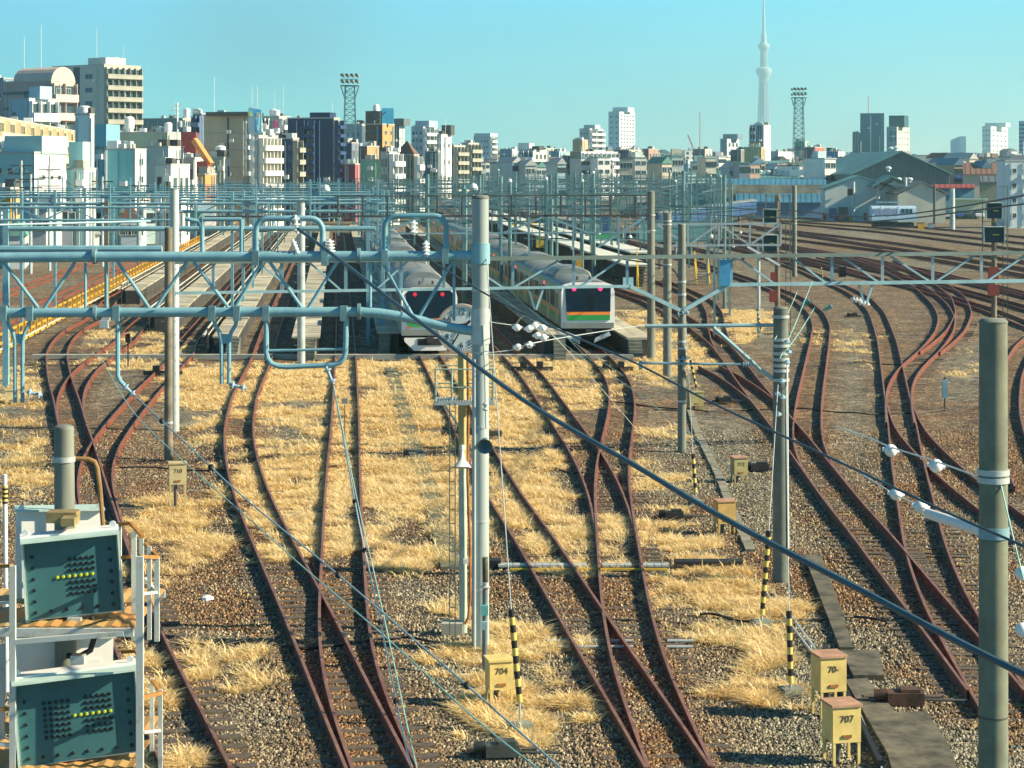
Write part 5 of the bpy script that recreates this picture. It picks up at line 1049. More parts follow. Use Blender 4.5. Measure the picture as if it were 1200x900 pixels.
def gantry(D, X0, X1, zt, zb, cols, m, rp, label, group, zig=0, ext=0., topz=None, tilt=0., droppers=0, box=False):
    r = thing('catenary_gantry', label, 'gantry', ((X0+X1)/2, D, -.25), group)
    up, lo = MB(), MB()
    if box: up.beam((X0, D, zt), (X1, D+tilt, zt), rp*2); lo.beam((X0, D, zb), (X1, D+tilt, zb), rp*2)
    else: up.tube([(X0, D, zt), (X1, D+tilt, zt)], rp, 8); lo.tube([(X0, D, zb), (X1, D+tilt, zb)], rp, 8)
    part('upper_chord', up, m, r, not box)
    if zb < zt: part('lower_chord', lo, m, r, not box)
    if zig:
        mb = MB(); n = max(2, int((X1-X0)/zig))
        for i in range(n):
            a, b = X0+(X1-X0)*i/n, X0+(X1-X0)*(i+1)/n
            mb.beam((a, D, zb if i % 2 else zt), (b, D, zt if i % 2 else zb), rp*.9)
        part('bracing', mb, m, r)
    for x in cols:
        c = MB(); c.beam((x, D, -.25), (x, D, zt+ext), max(.13, rp*2.2)); part('column', c, m, r)
    for k in range(droppers):
        x = X0+(X1-X0)*(k+.5)/droppers+random.uniform(-1, 1); c = MB(); c.beam((x, D-.1, zb-1.4), (x, D-.1, zt+random.choice((0, .9, 1.3))), .1); c.beam((x, D-.1, zb-1.1), (x+random.choice((-1.4, 1.4)), D-.1, zb-1.0), .06); part('drop_post', c, m, r)
    return r
BL2 = mat('mid blue paint', (.10,.30,.45), .5, 0, .2, .5)
gantry(70, hx(-60, 70), hx(190, 70), hz(292, 70), hz(292, 70), [], BLUE, .125, 'blue single pipe beam running left from the brown pole', None)
gantry(62, hx(-60, 62), hx(135, 62), hz(265, 62), hz(265, 62), [], PALEBLUE, .035, 'thin pale pipe above the blue single pipe beam at the left', None, tilt=6)
gantry(96, hx(-60, 96), hx(440, 96), hz(268, 96), hz(268, 96), [hx(7, 96)], BLUE, .12, 'blue single pipe beam from the leftmost blue column past the white grey pole', None, ext=.9)
gantry(95, hx(-40, 95), hx(205, 95), hz(243, 95), hz(258, 95), [], BLUE, .055, 'blue double pipe gantry with zigzag bracing left of the white grey pole', None, zig=1.1)
r = thing('catenary_pole', 'blue square column behind the gantry left of the pole pair', 'pole', (hx(125, 136), 136, -.25)); part('shaft', MB().beam((hx(125, 136), 136, -.25), (hx(125, 136), 136, hz(236, 136)), .26), BROWNPOLE, r); part('box', MB().box((hx(125, 136), 135.8, hz(372, 136)), (.5, .3, .5)), GREYPOLE, r)
# thin dark frame gantry between lattice column and the tallest concrete pole
r = thing('frame_gantry', 'thin dark frame gantry with many uprights left of the tallest concrete pole', 'gantry', Q(600, 240, 108))
part('upper_rail', MB().beam(Q(392, 230, 108), Q(762, 229, 108), .07), DARKST, r); part('lower_rail', MB().beam(Q(240, 254, 108), Q(762, 252.5, 108), .1), DARKST, r); part('lower_chord', MB().beam(Q(430, 274, 108), Q(762, 272, 108), .08), PALEBLUE, r)
for x in range(396, 760, 29): part('upright', MB().beam(Q(x, 230, 108), Q(x, 253, 108), .09), DARKST, r)
for a, b in ((445, 500), (560, 500), (590, 640), (690, 640), (700, 757)): part('brace', MB().beam(Q(a, 273 if a != 700 else 290, 108), Q(b, 253 if b != 757 else 254, 108), .1), PALEBLUE, r)
for x in (588, 620, 672, 725): part('hanger', MB().beam(Q(x, 253, 108), Q(x, 300, 108), .09), PALEBLUE, r)
# lattice column
D = 118; r = thing('lattice_column', 'blue lattice column standing between the dark track gap and the train behind the clock', 'column', (hx(440, D), D, -.25)); zt_ = hz(223, D)
for sx in (-.42, .42): part('leg', MB().beam((hx(440, D)+sx, D, -.2), (hx(440, D)+sx, D, zt_), .2), BLUE, r)
mb = MB(); n = 16
for i in range(n): z0, z1 = i*zt_/n, (i+1)*zt_/n; mb.beam((hx(440, D)-.4, D, z0), (hx(440, D)+.4, D, z1), .07) if i % 2 else mb.beam((hx(440, D)+.4, D, z0), (hx(440, D)-.4, D, z1), .07)
part('lacing', mb, BLUE, r)
def cols_left(D): return [LX(-18.9, D), LX(-6.2, D), LX(3.2, D)]
Ds = [112, 126, 141, 158, 178, 200, 226, 256, 290, 330, 376, 430, 490, 560]
for k, D in enumerate(Ds):
    zt = 7.95-.002*(D-112)
    gantry(D, LX(-34, D) if k > 1 else hx(205, D), LX(3.2, D), zt, zt-.42-.3*(k % 2), cols_left(D) if k else [], BLUE if k < 5 else (TEALST if k % 2 else BL2), .075 if D < 200 else (.055 if D < 300 else .07), 'blue pipe gantry over the left stabling tracks', 'blue pipe gantries over the left stabling tracks', zig=1.6 if k % 2 else 0, ext=.5, droppers=5 if D < 300 else 3)
Dr = [124, 142, 160, 180, 202, 226, 254, 286, 322, 362, 408, 460, 520, 590, 670]
for k, D in enumerate(Dr):
    zt = 7.6+.5*(k % 2); xr = min(LX(58, D)+(D-124)*.16, hx(830+(k % 3)*14, D)); n = max(3, int((xr-LX(3.4, D))/11))
    c = [LX(3.4, D)+(xr-LX(3.4, D))*(j+random.uniform(-.15, .15))/n for j in range(1, n+1)]
    if D < 200: c = [x for x in c if abs(x-LX(14, D)) > 3 and abs(x-LX(9.4, D)) > 2.2 and (x*F/D+600 < 640 or x*F/D+600 > 760)]
    gantry(D, LX(3.4, D), xr, zt, zt-.9, c, TEALST, .04 if D < 300 else .055, 'thin teal lattice gantry over the right side tracks', 'teal lattice gantries over the right side tracks', zig=1.4, ext=random.uniform(.6, 1.7), droppers=13, box=True)
for D in (150, 190, 240, 300, 380, 480):
    for j in range(15):
        X = LX(4, D)+random.uniform(2, 60)+(D-150)*.1
        if X*F/D+600 > 860 or X*F/D+600 < 400: continue
        r = thing('catenary_pole', 'slim grey pole with short arm among the distant gantries', 'pole', (X, D, -.25), 'slim poles among the distant gantries'); h = random.uniform(7.6, 9.7)
        part('shaft', MB().tube([(X, D, -.25), (X, D, h)], .13, 6), TEALST, r); part('arm', MB().beam((X-1.6, D, h-1.2), (X+.6, D, h-.9), .07), GALV, r)
        if random.random() < .35: part('insulator', MB().ball((X, D, h+.15), .15, 8), WHITEP, r, True)
# contact and messenger wires over the straight tracks
for k, i in enumerate((-12.9, -8.4, -3.95, .6, 5.0, 9.4, 14.0, 18.6, 26)):
    r = thing('overhead_line', 'thin overhead contact line strung above one of the straight stabling tracks', 'overhead line', (LX(i, 112), 112, 5.2), 'overhead lines above the stabling tracks')
    Y = np.linspace(112, 330, 20); part('contact_wire', MB().tube([(LX(i, y), y, 5.2) for y in Y], .014, 5), WIRED, r); part('messenger_wire', MB().tube([(LX(i, y), y, 6.3-.35*abs(math.sin((y-112)*math.pi/40))) for y in np.linspace(112, 330, 60)], .014, 5), WIRED, r)
for k, (pts, lab) in enumerate((([(655, 385, 105), (690, 420, 96), (760, 470, 84), (870, 560, 67)], 'thin pale wire slanting across the gravel past the far relay boxes'), ([(575, 340, 130), (620, 372, 112), (690, 425, 90)], 'thin pale wire beside the empty track between the trains'), ([(585, 330, 130), (640, 378, 110), (730, 440, 92)], 'thin pale wire right of the empty track between the trains'))):
    wire(pts, .012, WIRET, 'stay_wire', lab, 'wire')
wire([(700, 300, 160), (780, 312, 150), (800, 330, 145), (830, 322, 148), (868, 300, 155)], .06, BLACK, 'drop_cable', 'black cable looping between the concrete poles', 'cable')

for x, y, D, l in ((382, 222, 200, 'white lamp globe on the blue gantries left of the tall grey pole'), (555, 221, 190, 'white lamp globe above the tall grey pole, far behind it')):
    p = Q(x, y, D); r = thing('lamp', l, 'lamp', p); part('globe', MB().lathe([(.05, .5), (.3, .35), (.45, .0), (.42, -.12), (.05, -.15)], p, n=12), WHITE, r, True); part('stem', MB().tube([p+Vector((.3, 0, -3)), p+Vector((.3, 0, 1)), p+Vector((0, 0, .6))], .06, 6), GALV, r, True)

for k, (D, y0, y1, xa, xb) in enumerate(((132, 246, 243, 572, 905), (150, 262, 258, 600, 930), (168, 240, 240, 600, 900), (190, 251, 249, 640, 930), (215, 246, 244, 640, 905), (245, 236, 236, 600, 905))):
    r = thing('cross_span', 'thin cross span wire with small droppers over the right side tracks', 'overhead line', Q(xa, y0, D), 'cross spans over the right side tracks')
    p, q = Q(xa, y0, D), Q(xb, y1, D); part('span_wire', MB().tube([p.lerp(q, t)-Vector((0, 0, .5*math.sin(math.pi*t))) for t in np.linspace(0, 1, 14)], .022, 5), WIRED, r)
    for j in range(7):
        c = p.lerp(q, (j+.5)/7); part('dropper', MB().beam(c-Vector((0, 0, .4)), c-Vector((0, 0, 1.7)), .05), GALV if j % 2 else TEALST, r)
        if j % 2: part('insulator', MB().ball(c-Vector((0, 0, 1.8)), .13, 8), WHITEP, r, True)
# ================================================================ buildings
def uw(fr, gl): return (lambda mb: mb.mesh('window', [fr, gl]))(MB().box((0, -.02, .0), (.94, .10, .90), mi=1).box((-.485, -.03, 0), (.06, .16, 1)).box((.485, -.03, 0), (.06, .16, 1)).box((0, -.03, .475), (.94, .16, .05)).box((0, -.03, -.475), (.94, .2, .05)).box((0, -.045, 0), (.04, .12, .9)))
BGLASS = mat('blue window glass', (.02,.10,.16), .15, 0, .25, .3)
W_WHITE = uw(WFRAME, GLASS); W_DARK = uw(DARKST, GLASS); W_BLUE = uw(mat('blue grey frame', (.2,.33,.4), .5), BGLASS)
BALC = MB().box((0, -.5, .5), (1, .07, 1)).box((-.497, -.25, .5), (.006, .5, 1)).box((.497, -.25, .5), (.006, .5, 1)).box((0, -.25, .0), (1, .5, .12))
_bm = {}
def balc_mesh(m):
    if m.name not in _bm:
        b = MB(); b.v = list(BALC.v); b.f = list(BALC.f); b.m = list(BALC.m); _bm[m.name] = b.mesh('balcony', m)
    return _bm[m.name]
def put(nm, me, root, par, pos, rz, sc):
    o = bpy.data.objects.new(nm, me); COL.objects.link(o); o.parent = par; o.location = Vector(pos)-Vector(root.location); o.rotation_euler = (0, 0, rz); o.scale = sc; return o
CUBE = {}
def cube(m):
    if m.name not in CUBE: CUBE[m.name] = MB().box((0, 0, 0), (1, 1, 1)).mesh('block', m)
    return CUBE[m.name]
def face_detail(root, o, u, w, h, style, D, m2=None, z0=0.):
    """o: ground corner seen at the left end, u: unit direction to the right as seen; style string"""
    n = Vector((u.y, -u.x, 0)); rz = math.atan2(u.y, u.x)
    def at(s, z, d=.0): return o+u*s+n*d+Vector((0, 0, z))
    for st in style.split('+'):
        k, _, a = st.partition(':'); a = [float(v) for v in a.split(',')] if a else []
        if k in ('win', 'dwin', 'bwin'):      # nx, ny, width share, height share, u0, u1, z0, z1
            nx, ny = int(a[0]), int(a[1]); ws, hs = (a[2], a[3]) if len(a) > 3 else (.55, .5); u0, u1, q0, q1 = a[4:8] if len(a) > 7 else (.04, .96, .06, .97)
            me = {'win': W_WHITE, 'dwin': W_DARK, 'bwin': W_BLUE}[k]; dw, dh = w*(u1-u0)/nx, (h-z0)*(q1-q0)/ny
            for i in range(nx):
                for j in range(ny): put('window', me, root, root, at(w*u0+dw*(i+.5), z0+(h-z0)*q0+dh*(j+.5)), rz, (dw*ws, 1, dh*hs))
        elif k == 'bal':                       # floors, bays, parapet share, z0 share
            ny, nb = int(a[0]), int(a[1]); q0 = a[2] if len(a) > 2 else .1; u0, u1 = (a[3], a[4]) if len(a) > 4 else (.02, .98); dh = (h-z0)*(.985-q0)/ny
            for j in range(ny):
                z = z0+(h-z0)*q0+dh*j
                put('balcony', balc_mesh(m2 or WHITE), root, root, at(w*(u0+u1)/2, z, .02), rz, (w*(u1-u0), 2.4, dh*.40))
                for i in range(nb): put('window', W_DARK, root, root, at(w*(u0+(u1-u0)*(i+.5)/nb), z+dh*.62, .0), rz, (w*(u1-u0)/nb*.74, 1, dh*.5))
            for i in range(nb+1): put('fin', cube(m2 or WHITE), root, root, at(w*(u0+(u1-u0)*i/nb), z0+(h-z0)*(q0+.985)/2, .45), rz, (.12, .8, (h-z0)*(.985-q0)))
        elif k == 'band':                      # n bands of glass
            ny = int(a[0]); hs = a[1] if len(a) > 1 else .45; dh = (h-z0)*.94/ny
            for j in range(ny): put('window_band', cube(GLASS), root, root, at(w/2, z0+(h-z0)*.03+dh*(j+.55), .01), rz, (w*.95, .12, dh*hs))
        elif k == 'line':                      # n thin pale string courses
            ny = int(a[0]); 
            for j in range(1, ny+1): put('string_course', cube(CONCL), root, root, at(w/2, z0+(h-z0)*j/(ny+1), .03), rz, (w*.99, .16, .22))
        elif k == 'vstrip':                    # position, width share
            put('dark_strip', cube(mat('dark recess panel', (.03,.05,.09), .4)), root, root, at(w*a[0], h*.5, .02), rz, (w*a[1], .14, h*.98))
        elif k == 'pstrip': put('pale_strip', cube(mat('pale facade strip', (.45,.62,.66), .4)), root, root, at(w*a[0], h*(a[2] if len(a) > 2 else .5), .06), rz, (w*a[1], .2, h*(a[3] if len(a) > 3 else .96)))
        elif k == 'corr':
            nn = int(a[0]); 
            for i in range(nn): put('rib', cube(m2 or TEALST), root, root, at(w*(i+.5)/nn, z0+(h-z0)*.49, .05), rz, (w/nn*.22, .16, (h-z0)*.97))
def building(label, x0, xs, x1, yt, D, phi, ca, sA='', sB='', cb=None, mB=None, name='apartment_building', depth=None, cat='building', extras=(), var=.1, group=None, zb=-.3, rough=.75):
    C = Q(xs, yt, D); h = C.z; C.z = 0; ph = math.radians(phi)
    dA = Vector((-math.cos(ph), math.sin(ph), 0)); dB = Vector((math.sin(ph), math.cos(ph), 0))
    def sol(d, x): k = (x-600)/F; return (k*C.y-C.x)/(d.x-k*d.y)
    wA = sol(dA, x0) if x0 < xs-.4 else (depth or 12); wB = sol(dB, x1) if x1 > xs+.4 else (depth or 12)
    wA = min(abs(wA), 400); wB = min(abs(wB), 400)
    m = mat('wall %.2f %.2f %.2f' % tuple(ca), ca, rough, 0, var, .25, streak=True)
    r = thing(name, label, cat, (C.x, C.y, zb), group)
    p = [C, C+dB*wB, C+dA*wA+dB*wB, C+dA*wA]
    part('wall', MB().prism([(v.x, v.y) for v in p], zb, h), m, r)
    if cb is not None:  # many walls pair a front tone painted as shade with a sunlit side
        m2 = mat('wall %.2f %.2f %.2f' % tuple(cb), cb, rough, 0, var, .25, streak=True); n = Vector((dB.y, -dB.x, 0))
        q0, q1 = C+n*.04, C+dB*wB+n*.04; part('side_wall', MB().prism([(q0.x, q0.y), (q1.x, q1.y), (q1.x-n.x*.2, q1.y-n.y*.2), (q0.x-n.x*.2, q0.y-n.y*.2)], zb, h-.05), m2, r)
        C2 = C+n*.05
    else: C2 = C
    mid = (p[0]+p[2])/2
    rz = math.atan2(-dA.y, -dA.x)
    put('parapet', cube(mat('parapet cap', (.42,.44,.42), .8)), r, r, (mid.x, mid.y, h+.12), rz, (wA+.16, wB+.16, .24))
    if sA and x0 < xs-.4: face_detail(r, C+dA*wA, -dA, wA, h, sA, D, mB)
    if sB and x1 > xs+.4: face_detail(r, C2, dB, wB, h, sB, D, mB)
    if D < 1200 and group is None:
        rg = random.Random(int(x0*7+yt*13))
        for q in range(rg.randint(3, 6)):
            b = C+dA*(wA*rg.uniform(.08, .92))+dB*(wB*rg.uniform(.1, .9)); sz = rg.uniform(.6, 1.5); put('roof_unit', cube(rg.choice((GALV, WHITE, CONCL, DARKST))), r, r, (b.x, b.y, h+.2+sz*.35), rz, (sz, sz*.7, sz*.7))
        nA = Vector((-dA.y, dA.x, 0))*-1; nA = Vector((-math.sin(ph), -math.cos(ph), 0))
        for q in range(rg.randint(1, 3)):
            if x0 < xs-.4: b = C+dA*(wA*rg.uniform(.05, .95))+nA*.12; put('drain_pipe', cube(GREYPOLE), r, r, (b.x, b.y, h*.5), rz, (.14, .14, h*.96))
            if x1 > xs+.4: b = C2+dB*(wB*rg.uniform(.05, .95))+Vector((dB.y, -dB.x, 0))*.12; put('drain_pipe', cube(GREYPOLE), r, r, (b.x, b.y, h*.5), rz, (.14, .14, h*.96))
        if x0 < xs-2:
            for q in range(rg.randint(1, 4)): b = C+dA*(wA*rg.uniform(.1, .9))+nA*.35; put('wall_unit', cube(WHITE), r, r, (b.x, b.y, h*rg.uniform(.3, .9)), rz, (.9, .5, .7))
    for e in extras:
        k, fx, fy, s, t = e; b = C+dA*(wA*fx)+dB*(wB*fy)
        if k == 'box': put('roof_house', cube(m), r, r, (b.x, b.y, h+t/2), rz, (s, s, t))
        elif k == 'dbox': put('roof_plant', cube(GLASS if D > 1000 else DARKST), r, r, (b.x, b.y, h+t/2), rz, (s, s, t))
        elif k == 'tank': s *= .62; t *= .8; part('water_tank', MB().lathe([(s*.8, 0), (s*.8, t*.3), (s, t*.3), (s, t*.9), (s*.7, t), (.05, t*1.03)], (b.x, b.y, h), n=14), WHITE, r, True)
        elif k == 'ant': t *= .62; part('antenna', MB().tube([(b.x, b.y, h), (b.x, b.y, h+t)], s, 6), WHITE, r)
        elif k == 'ramt': part('antenna', MB().tube([(b.x, b.y, h), (b.x, b.y, h+t)], s, 6), mat('red antenna', (.6,.1,.08), .5), r)
    return r, C, dA, dB, wA, wB, h
B = building
# --- left cluster
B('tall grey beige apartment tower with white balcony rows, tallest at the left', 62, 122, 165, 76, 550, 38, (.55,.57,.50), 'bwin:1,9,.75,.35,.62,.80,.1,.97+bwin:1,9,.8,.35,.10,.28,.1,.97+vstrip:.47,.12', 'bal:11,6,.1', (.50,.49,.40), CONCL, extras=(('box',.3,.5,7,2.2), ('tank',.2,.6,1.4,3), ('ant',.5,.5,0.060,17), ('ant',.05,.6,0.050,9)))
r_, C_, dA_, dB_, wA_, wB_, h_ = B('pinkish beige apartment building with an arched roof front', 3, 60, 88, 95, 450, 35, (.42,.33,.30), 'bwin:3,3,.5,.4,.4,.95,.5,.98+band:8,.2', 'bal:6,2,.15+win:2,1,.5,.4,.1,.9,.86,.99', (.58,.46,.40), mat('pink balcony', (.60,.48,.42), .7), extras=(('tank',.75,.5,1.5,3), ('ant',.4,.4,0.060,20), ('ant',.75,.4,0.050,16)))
arc = MB(); n = Vector((dB_.y, -dB_.x, 0)); secs = []
for t in (0., 12.): secs.append([C_+dB_*(wB_*(.5+.5*math.cos(a)))+Vector((0,0,h_+3.2*math.sin(a)))+n*(.05)-n*t for a in [math.pi*k/10 for k in range(11)]])
part('arched_gable', arc.loft(secs), mat('pink arch', (.58,.46,.40), .7), r_)
B('light blue white apartment block with balconies in front of the arched building', 10, 34, 66, 116, 400, 36, (.36,.52,.62), 'win:1,4,.5,.2,.1,.5,.4,.95', 'bal:5,3,.15', (.70,.72,.70), extras=(('tank',.4,.5,1.6,3), ('box',.1,.5,3,2.5)))
B('dark blue grey building at the left edge behind the light blue block', -30, 4, 22, 92, 480, 30, (.16,.24,.32), 'bwin:3,6', 'bal:6,2')
r_, C_, dA_, dB_, wA_, wB_, h_ = B('long cream apartment slab with balcony rows receding along the railway', -40, -14, 131, 136, 290, -6.2, (.60,.52,.30), '', 'bal:5,16,.1', (.66,.55,.32), mat('cream balcony', (.72,.64,.44), .7), var=.06)
B('tall windowless white slab tower, front shade painted cyan, with a round tank on top', 88, 105, 110, 135, 262, 24, (.66,.78,.78), '', '', (.80,.80,.77), extras=(('tank',.5,.5,1.1,1.5),))
B('big white building with end shade painted teal and grey roof box at the left edge', -40, 40, 77, 180, 232, 22, (.36,.56,.56), 'win:5,4,.45,.35,.1,.9,.2,.92', 'win:3,5,.32,.26,.15,.9,.05,.85', (.80,.80,.76), extras=(('box',.25,.6,5,2.), ('tank',.8,.4,1.6,2.6), ('tank',.65,.5,1.0,2.)), name='office_building')
B('small orange yellow building at the left edge behind the rails', -30, 12, 26, 222, 216, 20, (.62,.36,.08), 'dwin:3,2,.4,.35', 'dwin:1,2,.4,.35', (.66,.38,.08), name='house')
B('narrow building sheeted in pale turquoise netting with white side', 78, 98, 112, 199, 238, 16, (.50,.80,.76), 'line:2', '', (.80,.82,.78), name='office_building', extras=(('box',.6,.5,1.8,3.2),))
B('blue teal building with pale panels behind the turquoise netting', 96, 122, 127, 172, 280, 16, (.18,.42,.48), 'bwin:1,3,.7,.2', '', (.7,.75,.74), name='office_building', extras=(('box',.3,.5,4,3),))
B('building sheeted in deep turquoise netting with white right edge', 126, 158, 171, 176, 262, 16, (.26,.64,.62), '', 'win:1,5,.4,.4', (.82,.82,.78), name='office_building', var=.22)
B('dark green grey box building beside the tall apartment tower', 128, 196, 212, 156, 335, 18, (.33,.47,.40), 'dwin:3,1,.2,.12,.1,.9,.7,.9', '', (.42,.50,.42), name='office_building', extras=(('tank',.75,.4,1.3,3.4), ('tank',.1,.5,1.,2.2)))
B('pale grey white workshop with a row of small windows at mid left', 165, 197, 215, 173, 300, 18, (.42,.52,.52), '', 'win:6,1,.5,.25,.1,.9,.65,.95', (.80,.80,.76), name='office_building')
B('white low house cluster below the pale workshop', 182, 200, 222, 194, 270, 18, (.55,.58,.56), 'dwin:2,2', 'win:3,2', (.82,.8,.76), name='house')
r_, C_, dA_, dB_, wA_, wB_, h_ = B('orange clad building with a sloping stair enclosure', 232, 240, 253, 205, 300, 18, (.60,.25,.08), 'dwin:1,2', 'win:2,2,.35,.3', (.66,.28,.09), name='office_building')
part('stair_enclosure', MB().beam(Q(228, 164, 304), Q(247, 193, 302), .8, .8), mat('orange stair', (.72,.28,.08), .7), r_); part('stair_head', MB().box(Q(222, 167, 306), (2.2, 2, 3.)), mat('dark red stair head', (.25,.05,.05), .7), r_); part('stair_block', MB().box(Q(238, 198, 302), (1.6, 2, 2.2)), mat('dark red stair head', (.25,.05,.05), .7), r_)
B('white house with dark red ground storey near the orange stairs', 213, 228, 246, 186, 320, 18, (.42,.48,.46), 'dwin:2,2', 'win:2,2', (.82,.80,.76), name='house')
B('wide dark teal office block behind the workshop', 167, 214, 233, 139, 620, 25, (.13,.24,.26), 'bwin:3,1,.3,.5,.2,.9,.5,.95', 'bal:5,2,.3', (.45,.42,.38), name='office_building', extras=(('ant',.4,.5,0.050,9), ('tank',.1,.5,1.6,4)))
B('small grey green block with roof tank behind the lattice balconies', 247, 262, 270, 185, 330, 16, (.30,.40,.32), '', 'win:1,3', (.60,.60,.52), extras=(('tank',.5,.5,1.3,2.4),), name='house')
B('dark balcony apartment strip left of the tan windowless block', 226, 236, 241, 134, 450, 20, (.10,.16,.25), 'bal:8,2', '', None, mat('dark blue balcony', (.10,.17,.30), .6))
B('tan windowless office block with pale string courses and one dark strip', 239, 288, 297, 136, 420, 14, (.46,.43,.33), 'line:5+vstrip:.58,.04', '', (.62,.58,.46), name='office_building', extras=(('dbox',.35,.5,9,.8), ('ant',.85,.5,0.050,13)))
B('slim white apartment tower under the blue and yellow billboard', 289, 292, 307, 142, 360, 22, (.5,.56,.56), '', 'bal:9,3,.05', (.78,.78,.74), extras=(('ant',.4,.3,0.040,10), ('ant',.4,.7,0.040,10)))
B('white lattice balcony apartment block left of the navy block', 298, 303, 325, 160, 330, 30, (.6,.62,.6), '', 'bal:7,5,.05', (.72,.70,.62), mat('ivory lattice', (.78,.76,.68), .7))
B('beige apartment building behind, carrying the magenta vertical sign', 307, 327, 341, 137, 450, 24, (.36,.42,.38), 'bal:6,2,.3,.05,.5', 'bal:6,2,.3', (.66,.62,.52), extras=(('tank',.7,.5,1.4,2.2), ('tank',.5,.5,1.2,2), ('ant',.6,.5,0.040,9), ('ant',.1,.5,0.040,11)))
B('dark navy building with narrow windows left of the big navy block', 309, 323, 331, 156, 400, 20, (.03,.05,.12), 'bwin:3,4', '', (.05,.08,.16), name='office_building')
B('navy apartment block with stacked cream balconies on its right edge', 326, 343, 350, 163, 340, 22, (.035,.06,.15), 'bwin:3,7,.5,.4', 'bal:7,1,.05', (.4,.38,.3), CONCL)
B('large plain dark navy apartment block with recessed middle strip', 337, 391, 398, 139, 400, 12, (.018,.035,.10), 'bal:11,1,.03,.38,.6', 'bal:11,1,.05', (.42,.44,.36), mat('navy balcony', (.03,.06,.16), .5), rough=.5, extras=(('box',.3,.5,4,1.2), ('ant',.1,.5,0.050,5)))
B('blue grey building between the navy block and the floodlight mast', 398, 424, 430, 146, 520, 20, (.20,.32,.40), 'bwin:4,5,.4,.3', 'bal:6,1', (.5,.5,.46), name='office_building')
B('dark blue low block at the foot of the navy block', 398, 412, 420, 168, 420, 20, (.05,.09,.17), '', 'win:2,4', (.16,.2,.26), name='office_building')
B('dark red brown low block behind the floodlight mast foot', 400, 416, 424, 193, 400, 20, (.28,.05,.10), 'dwin:3,1', '', (.4,.1,.1), name='office_building')
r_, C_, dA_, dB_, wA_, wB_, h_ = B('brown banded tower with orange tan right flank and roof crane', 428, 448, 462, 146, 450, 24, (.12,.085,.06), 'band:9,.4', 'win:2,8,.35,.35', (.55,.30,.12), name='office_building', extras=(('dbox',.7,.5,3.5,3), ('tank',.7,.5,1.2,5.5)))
part('blue_sign', MB().box(Q(454.5, 136, 452), (2.6, .6, 3.4)), mat('sky blue sign', (.10,.50,.75), .4), r_); part('roof_strut', MB().beam(Q(440, 142, 450), Q(452, 131, 450), .25), DARKST, r_)
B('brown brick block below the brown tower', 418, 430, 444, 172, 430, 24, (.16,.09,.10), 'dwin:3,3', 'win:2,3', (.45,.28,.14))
B('light green shed roofed building with bright green edge', 422, 446, 451, 188, 380, 10, (.22,.46,.36), '', '', (.2,.62,.2), name='office_building')
B('white building with small balconies right of the green one', 446, 456, 468, 179, 375, 28, (.48,.54,.5), 'dwin:2,4', 'bal:5,2', (.82,.80,.72))
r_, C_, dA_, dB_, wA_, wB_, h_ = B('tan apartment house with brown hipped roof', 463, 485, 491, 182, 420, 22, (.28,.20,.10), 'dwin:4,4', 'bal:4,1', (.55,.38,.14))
pp = [C_, C_+dB_*wB_, C_+dA_*wA_+dB_*wB_, C_+dA_*wA_]; mid = (pp[0]+pp[2])/2
part('hipped_roof', MB().add([(v.x, v.y, h_+.35) for v in pp]+[(mid.x, mid.y, h_+3)], [(0,1,4), (1,2,4), (2,3,4), (3,0,4), (3,2,1,0)]), mat('brown roof tile', (.16,.09,.06), .8), r_)
B('tall white blue apartment tower left of the tall pole', 482, 496, 512, 149, 640, 30, (.36,.50,.58), 'bwin:3,9,.5,.4', 'bal:9,3,.05', (.76,.78,.76), extras=(('box',.3,.5,5,2),))
B('dark grey slab behind the tan hipped roof house', 461, 468, 474, 147, 600, 24, (.12,.16,.17), '', 'line:5', (.62,.66,.66), extras=(('box',.2,.5,4,2),))
B('white plain building with round corner left of the tall pole', 512, 517, 529, 158, 520, 20, (.42,.46,.48), '', 'dwin:2,4,.25,.25', (.82,.8,.78), name='office_building', extras=(('ant',.2,.5,0.050,7), ('dbox',.3,.8,2.5,2.5)))
B('dark teal flat block in front of the white round cornered building', 498, 513, 516, 178, 480, 12, (.06,.13,.19), 'band:4,.2', '', (.2,.25,.28), name='office_building')
B('greenish beige apartment block with balconies behind the tall pole', 517, 532, 545, 171, 540, 28, (.20,.30,.28), 'dwin:3,5', 'bal:6,3', (.60,.58,.46), CONCL)
B('beige apartment block right next to the greenish one', 540, 549, 561, 168, 600, 26, (.40,.42,.36), 'dwin:2,5', 'bal:6,3', (.66,.62,.5), CONCL)
B('white blue apartment tower standing alone right of the tall pole', 555, 574, 580, 160, 950, 24, (.46,.60,.68), 'bwin:5,8,.35,.35', 'bal:9,1', (.74,.76,.74), extras=(('box',.4,.5,8,1.5),))
# --- middle skyline
B('blue grey office with white top among the middle skyline', 586, 600, 606, 175, 800, 22, (.14,.24,.36), 'bwin:5,3', 'win:2,3', (.7,.74,.74), name='office_building')
B('pale green white office with a step top beyond the middle skyline', 607, 620, 626, 168, 1500, 22, (.60,.70,.70), 'bwin:5,2', '', (.78,.80,.78), name='office_building')
B('white and grey apartment block with red roof sign, middle skyline', 608, 626, 641, 176, 760, 24, (.40,.44,.44), 'bal:4,3', 'win:3,4', (.68,.66,.6), extras=(('dbox',.05,.3,3,1.5),))
B('green beige long apartment block in the middle skyline', 625, 640, 656, 174, 820, 24, (.36,.46,.36), 'bal:4,3', 'bal:4,3', (.5,.56,.42))
B('blue apartment block at the right end of the middle group', 645, 655, 669, 178, 700, 28, (.12,.30,.46), 'bwin:2,5', 'win:3,5', (.30,.44,.5))
B('white tower with stepped balconies right of the middle skyline', 679, 691, 707, 151, 1000, 28, (.40,.50,.54), 'bwin:3,4,.5,.4,.1,.9,.5,.98', 'bal:10,2,.05', (.80,.80,.76), extras=(('box',.3,.4,6,2),))
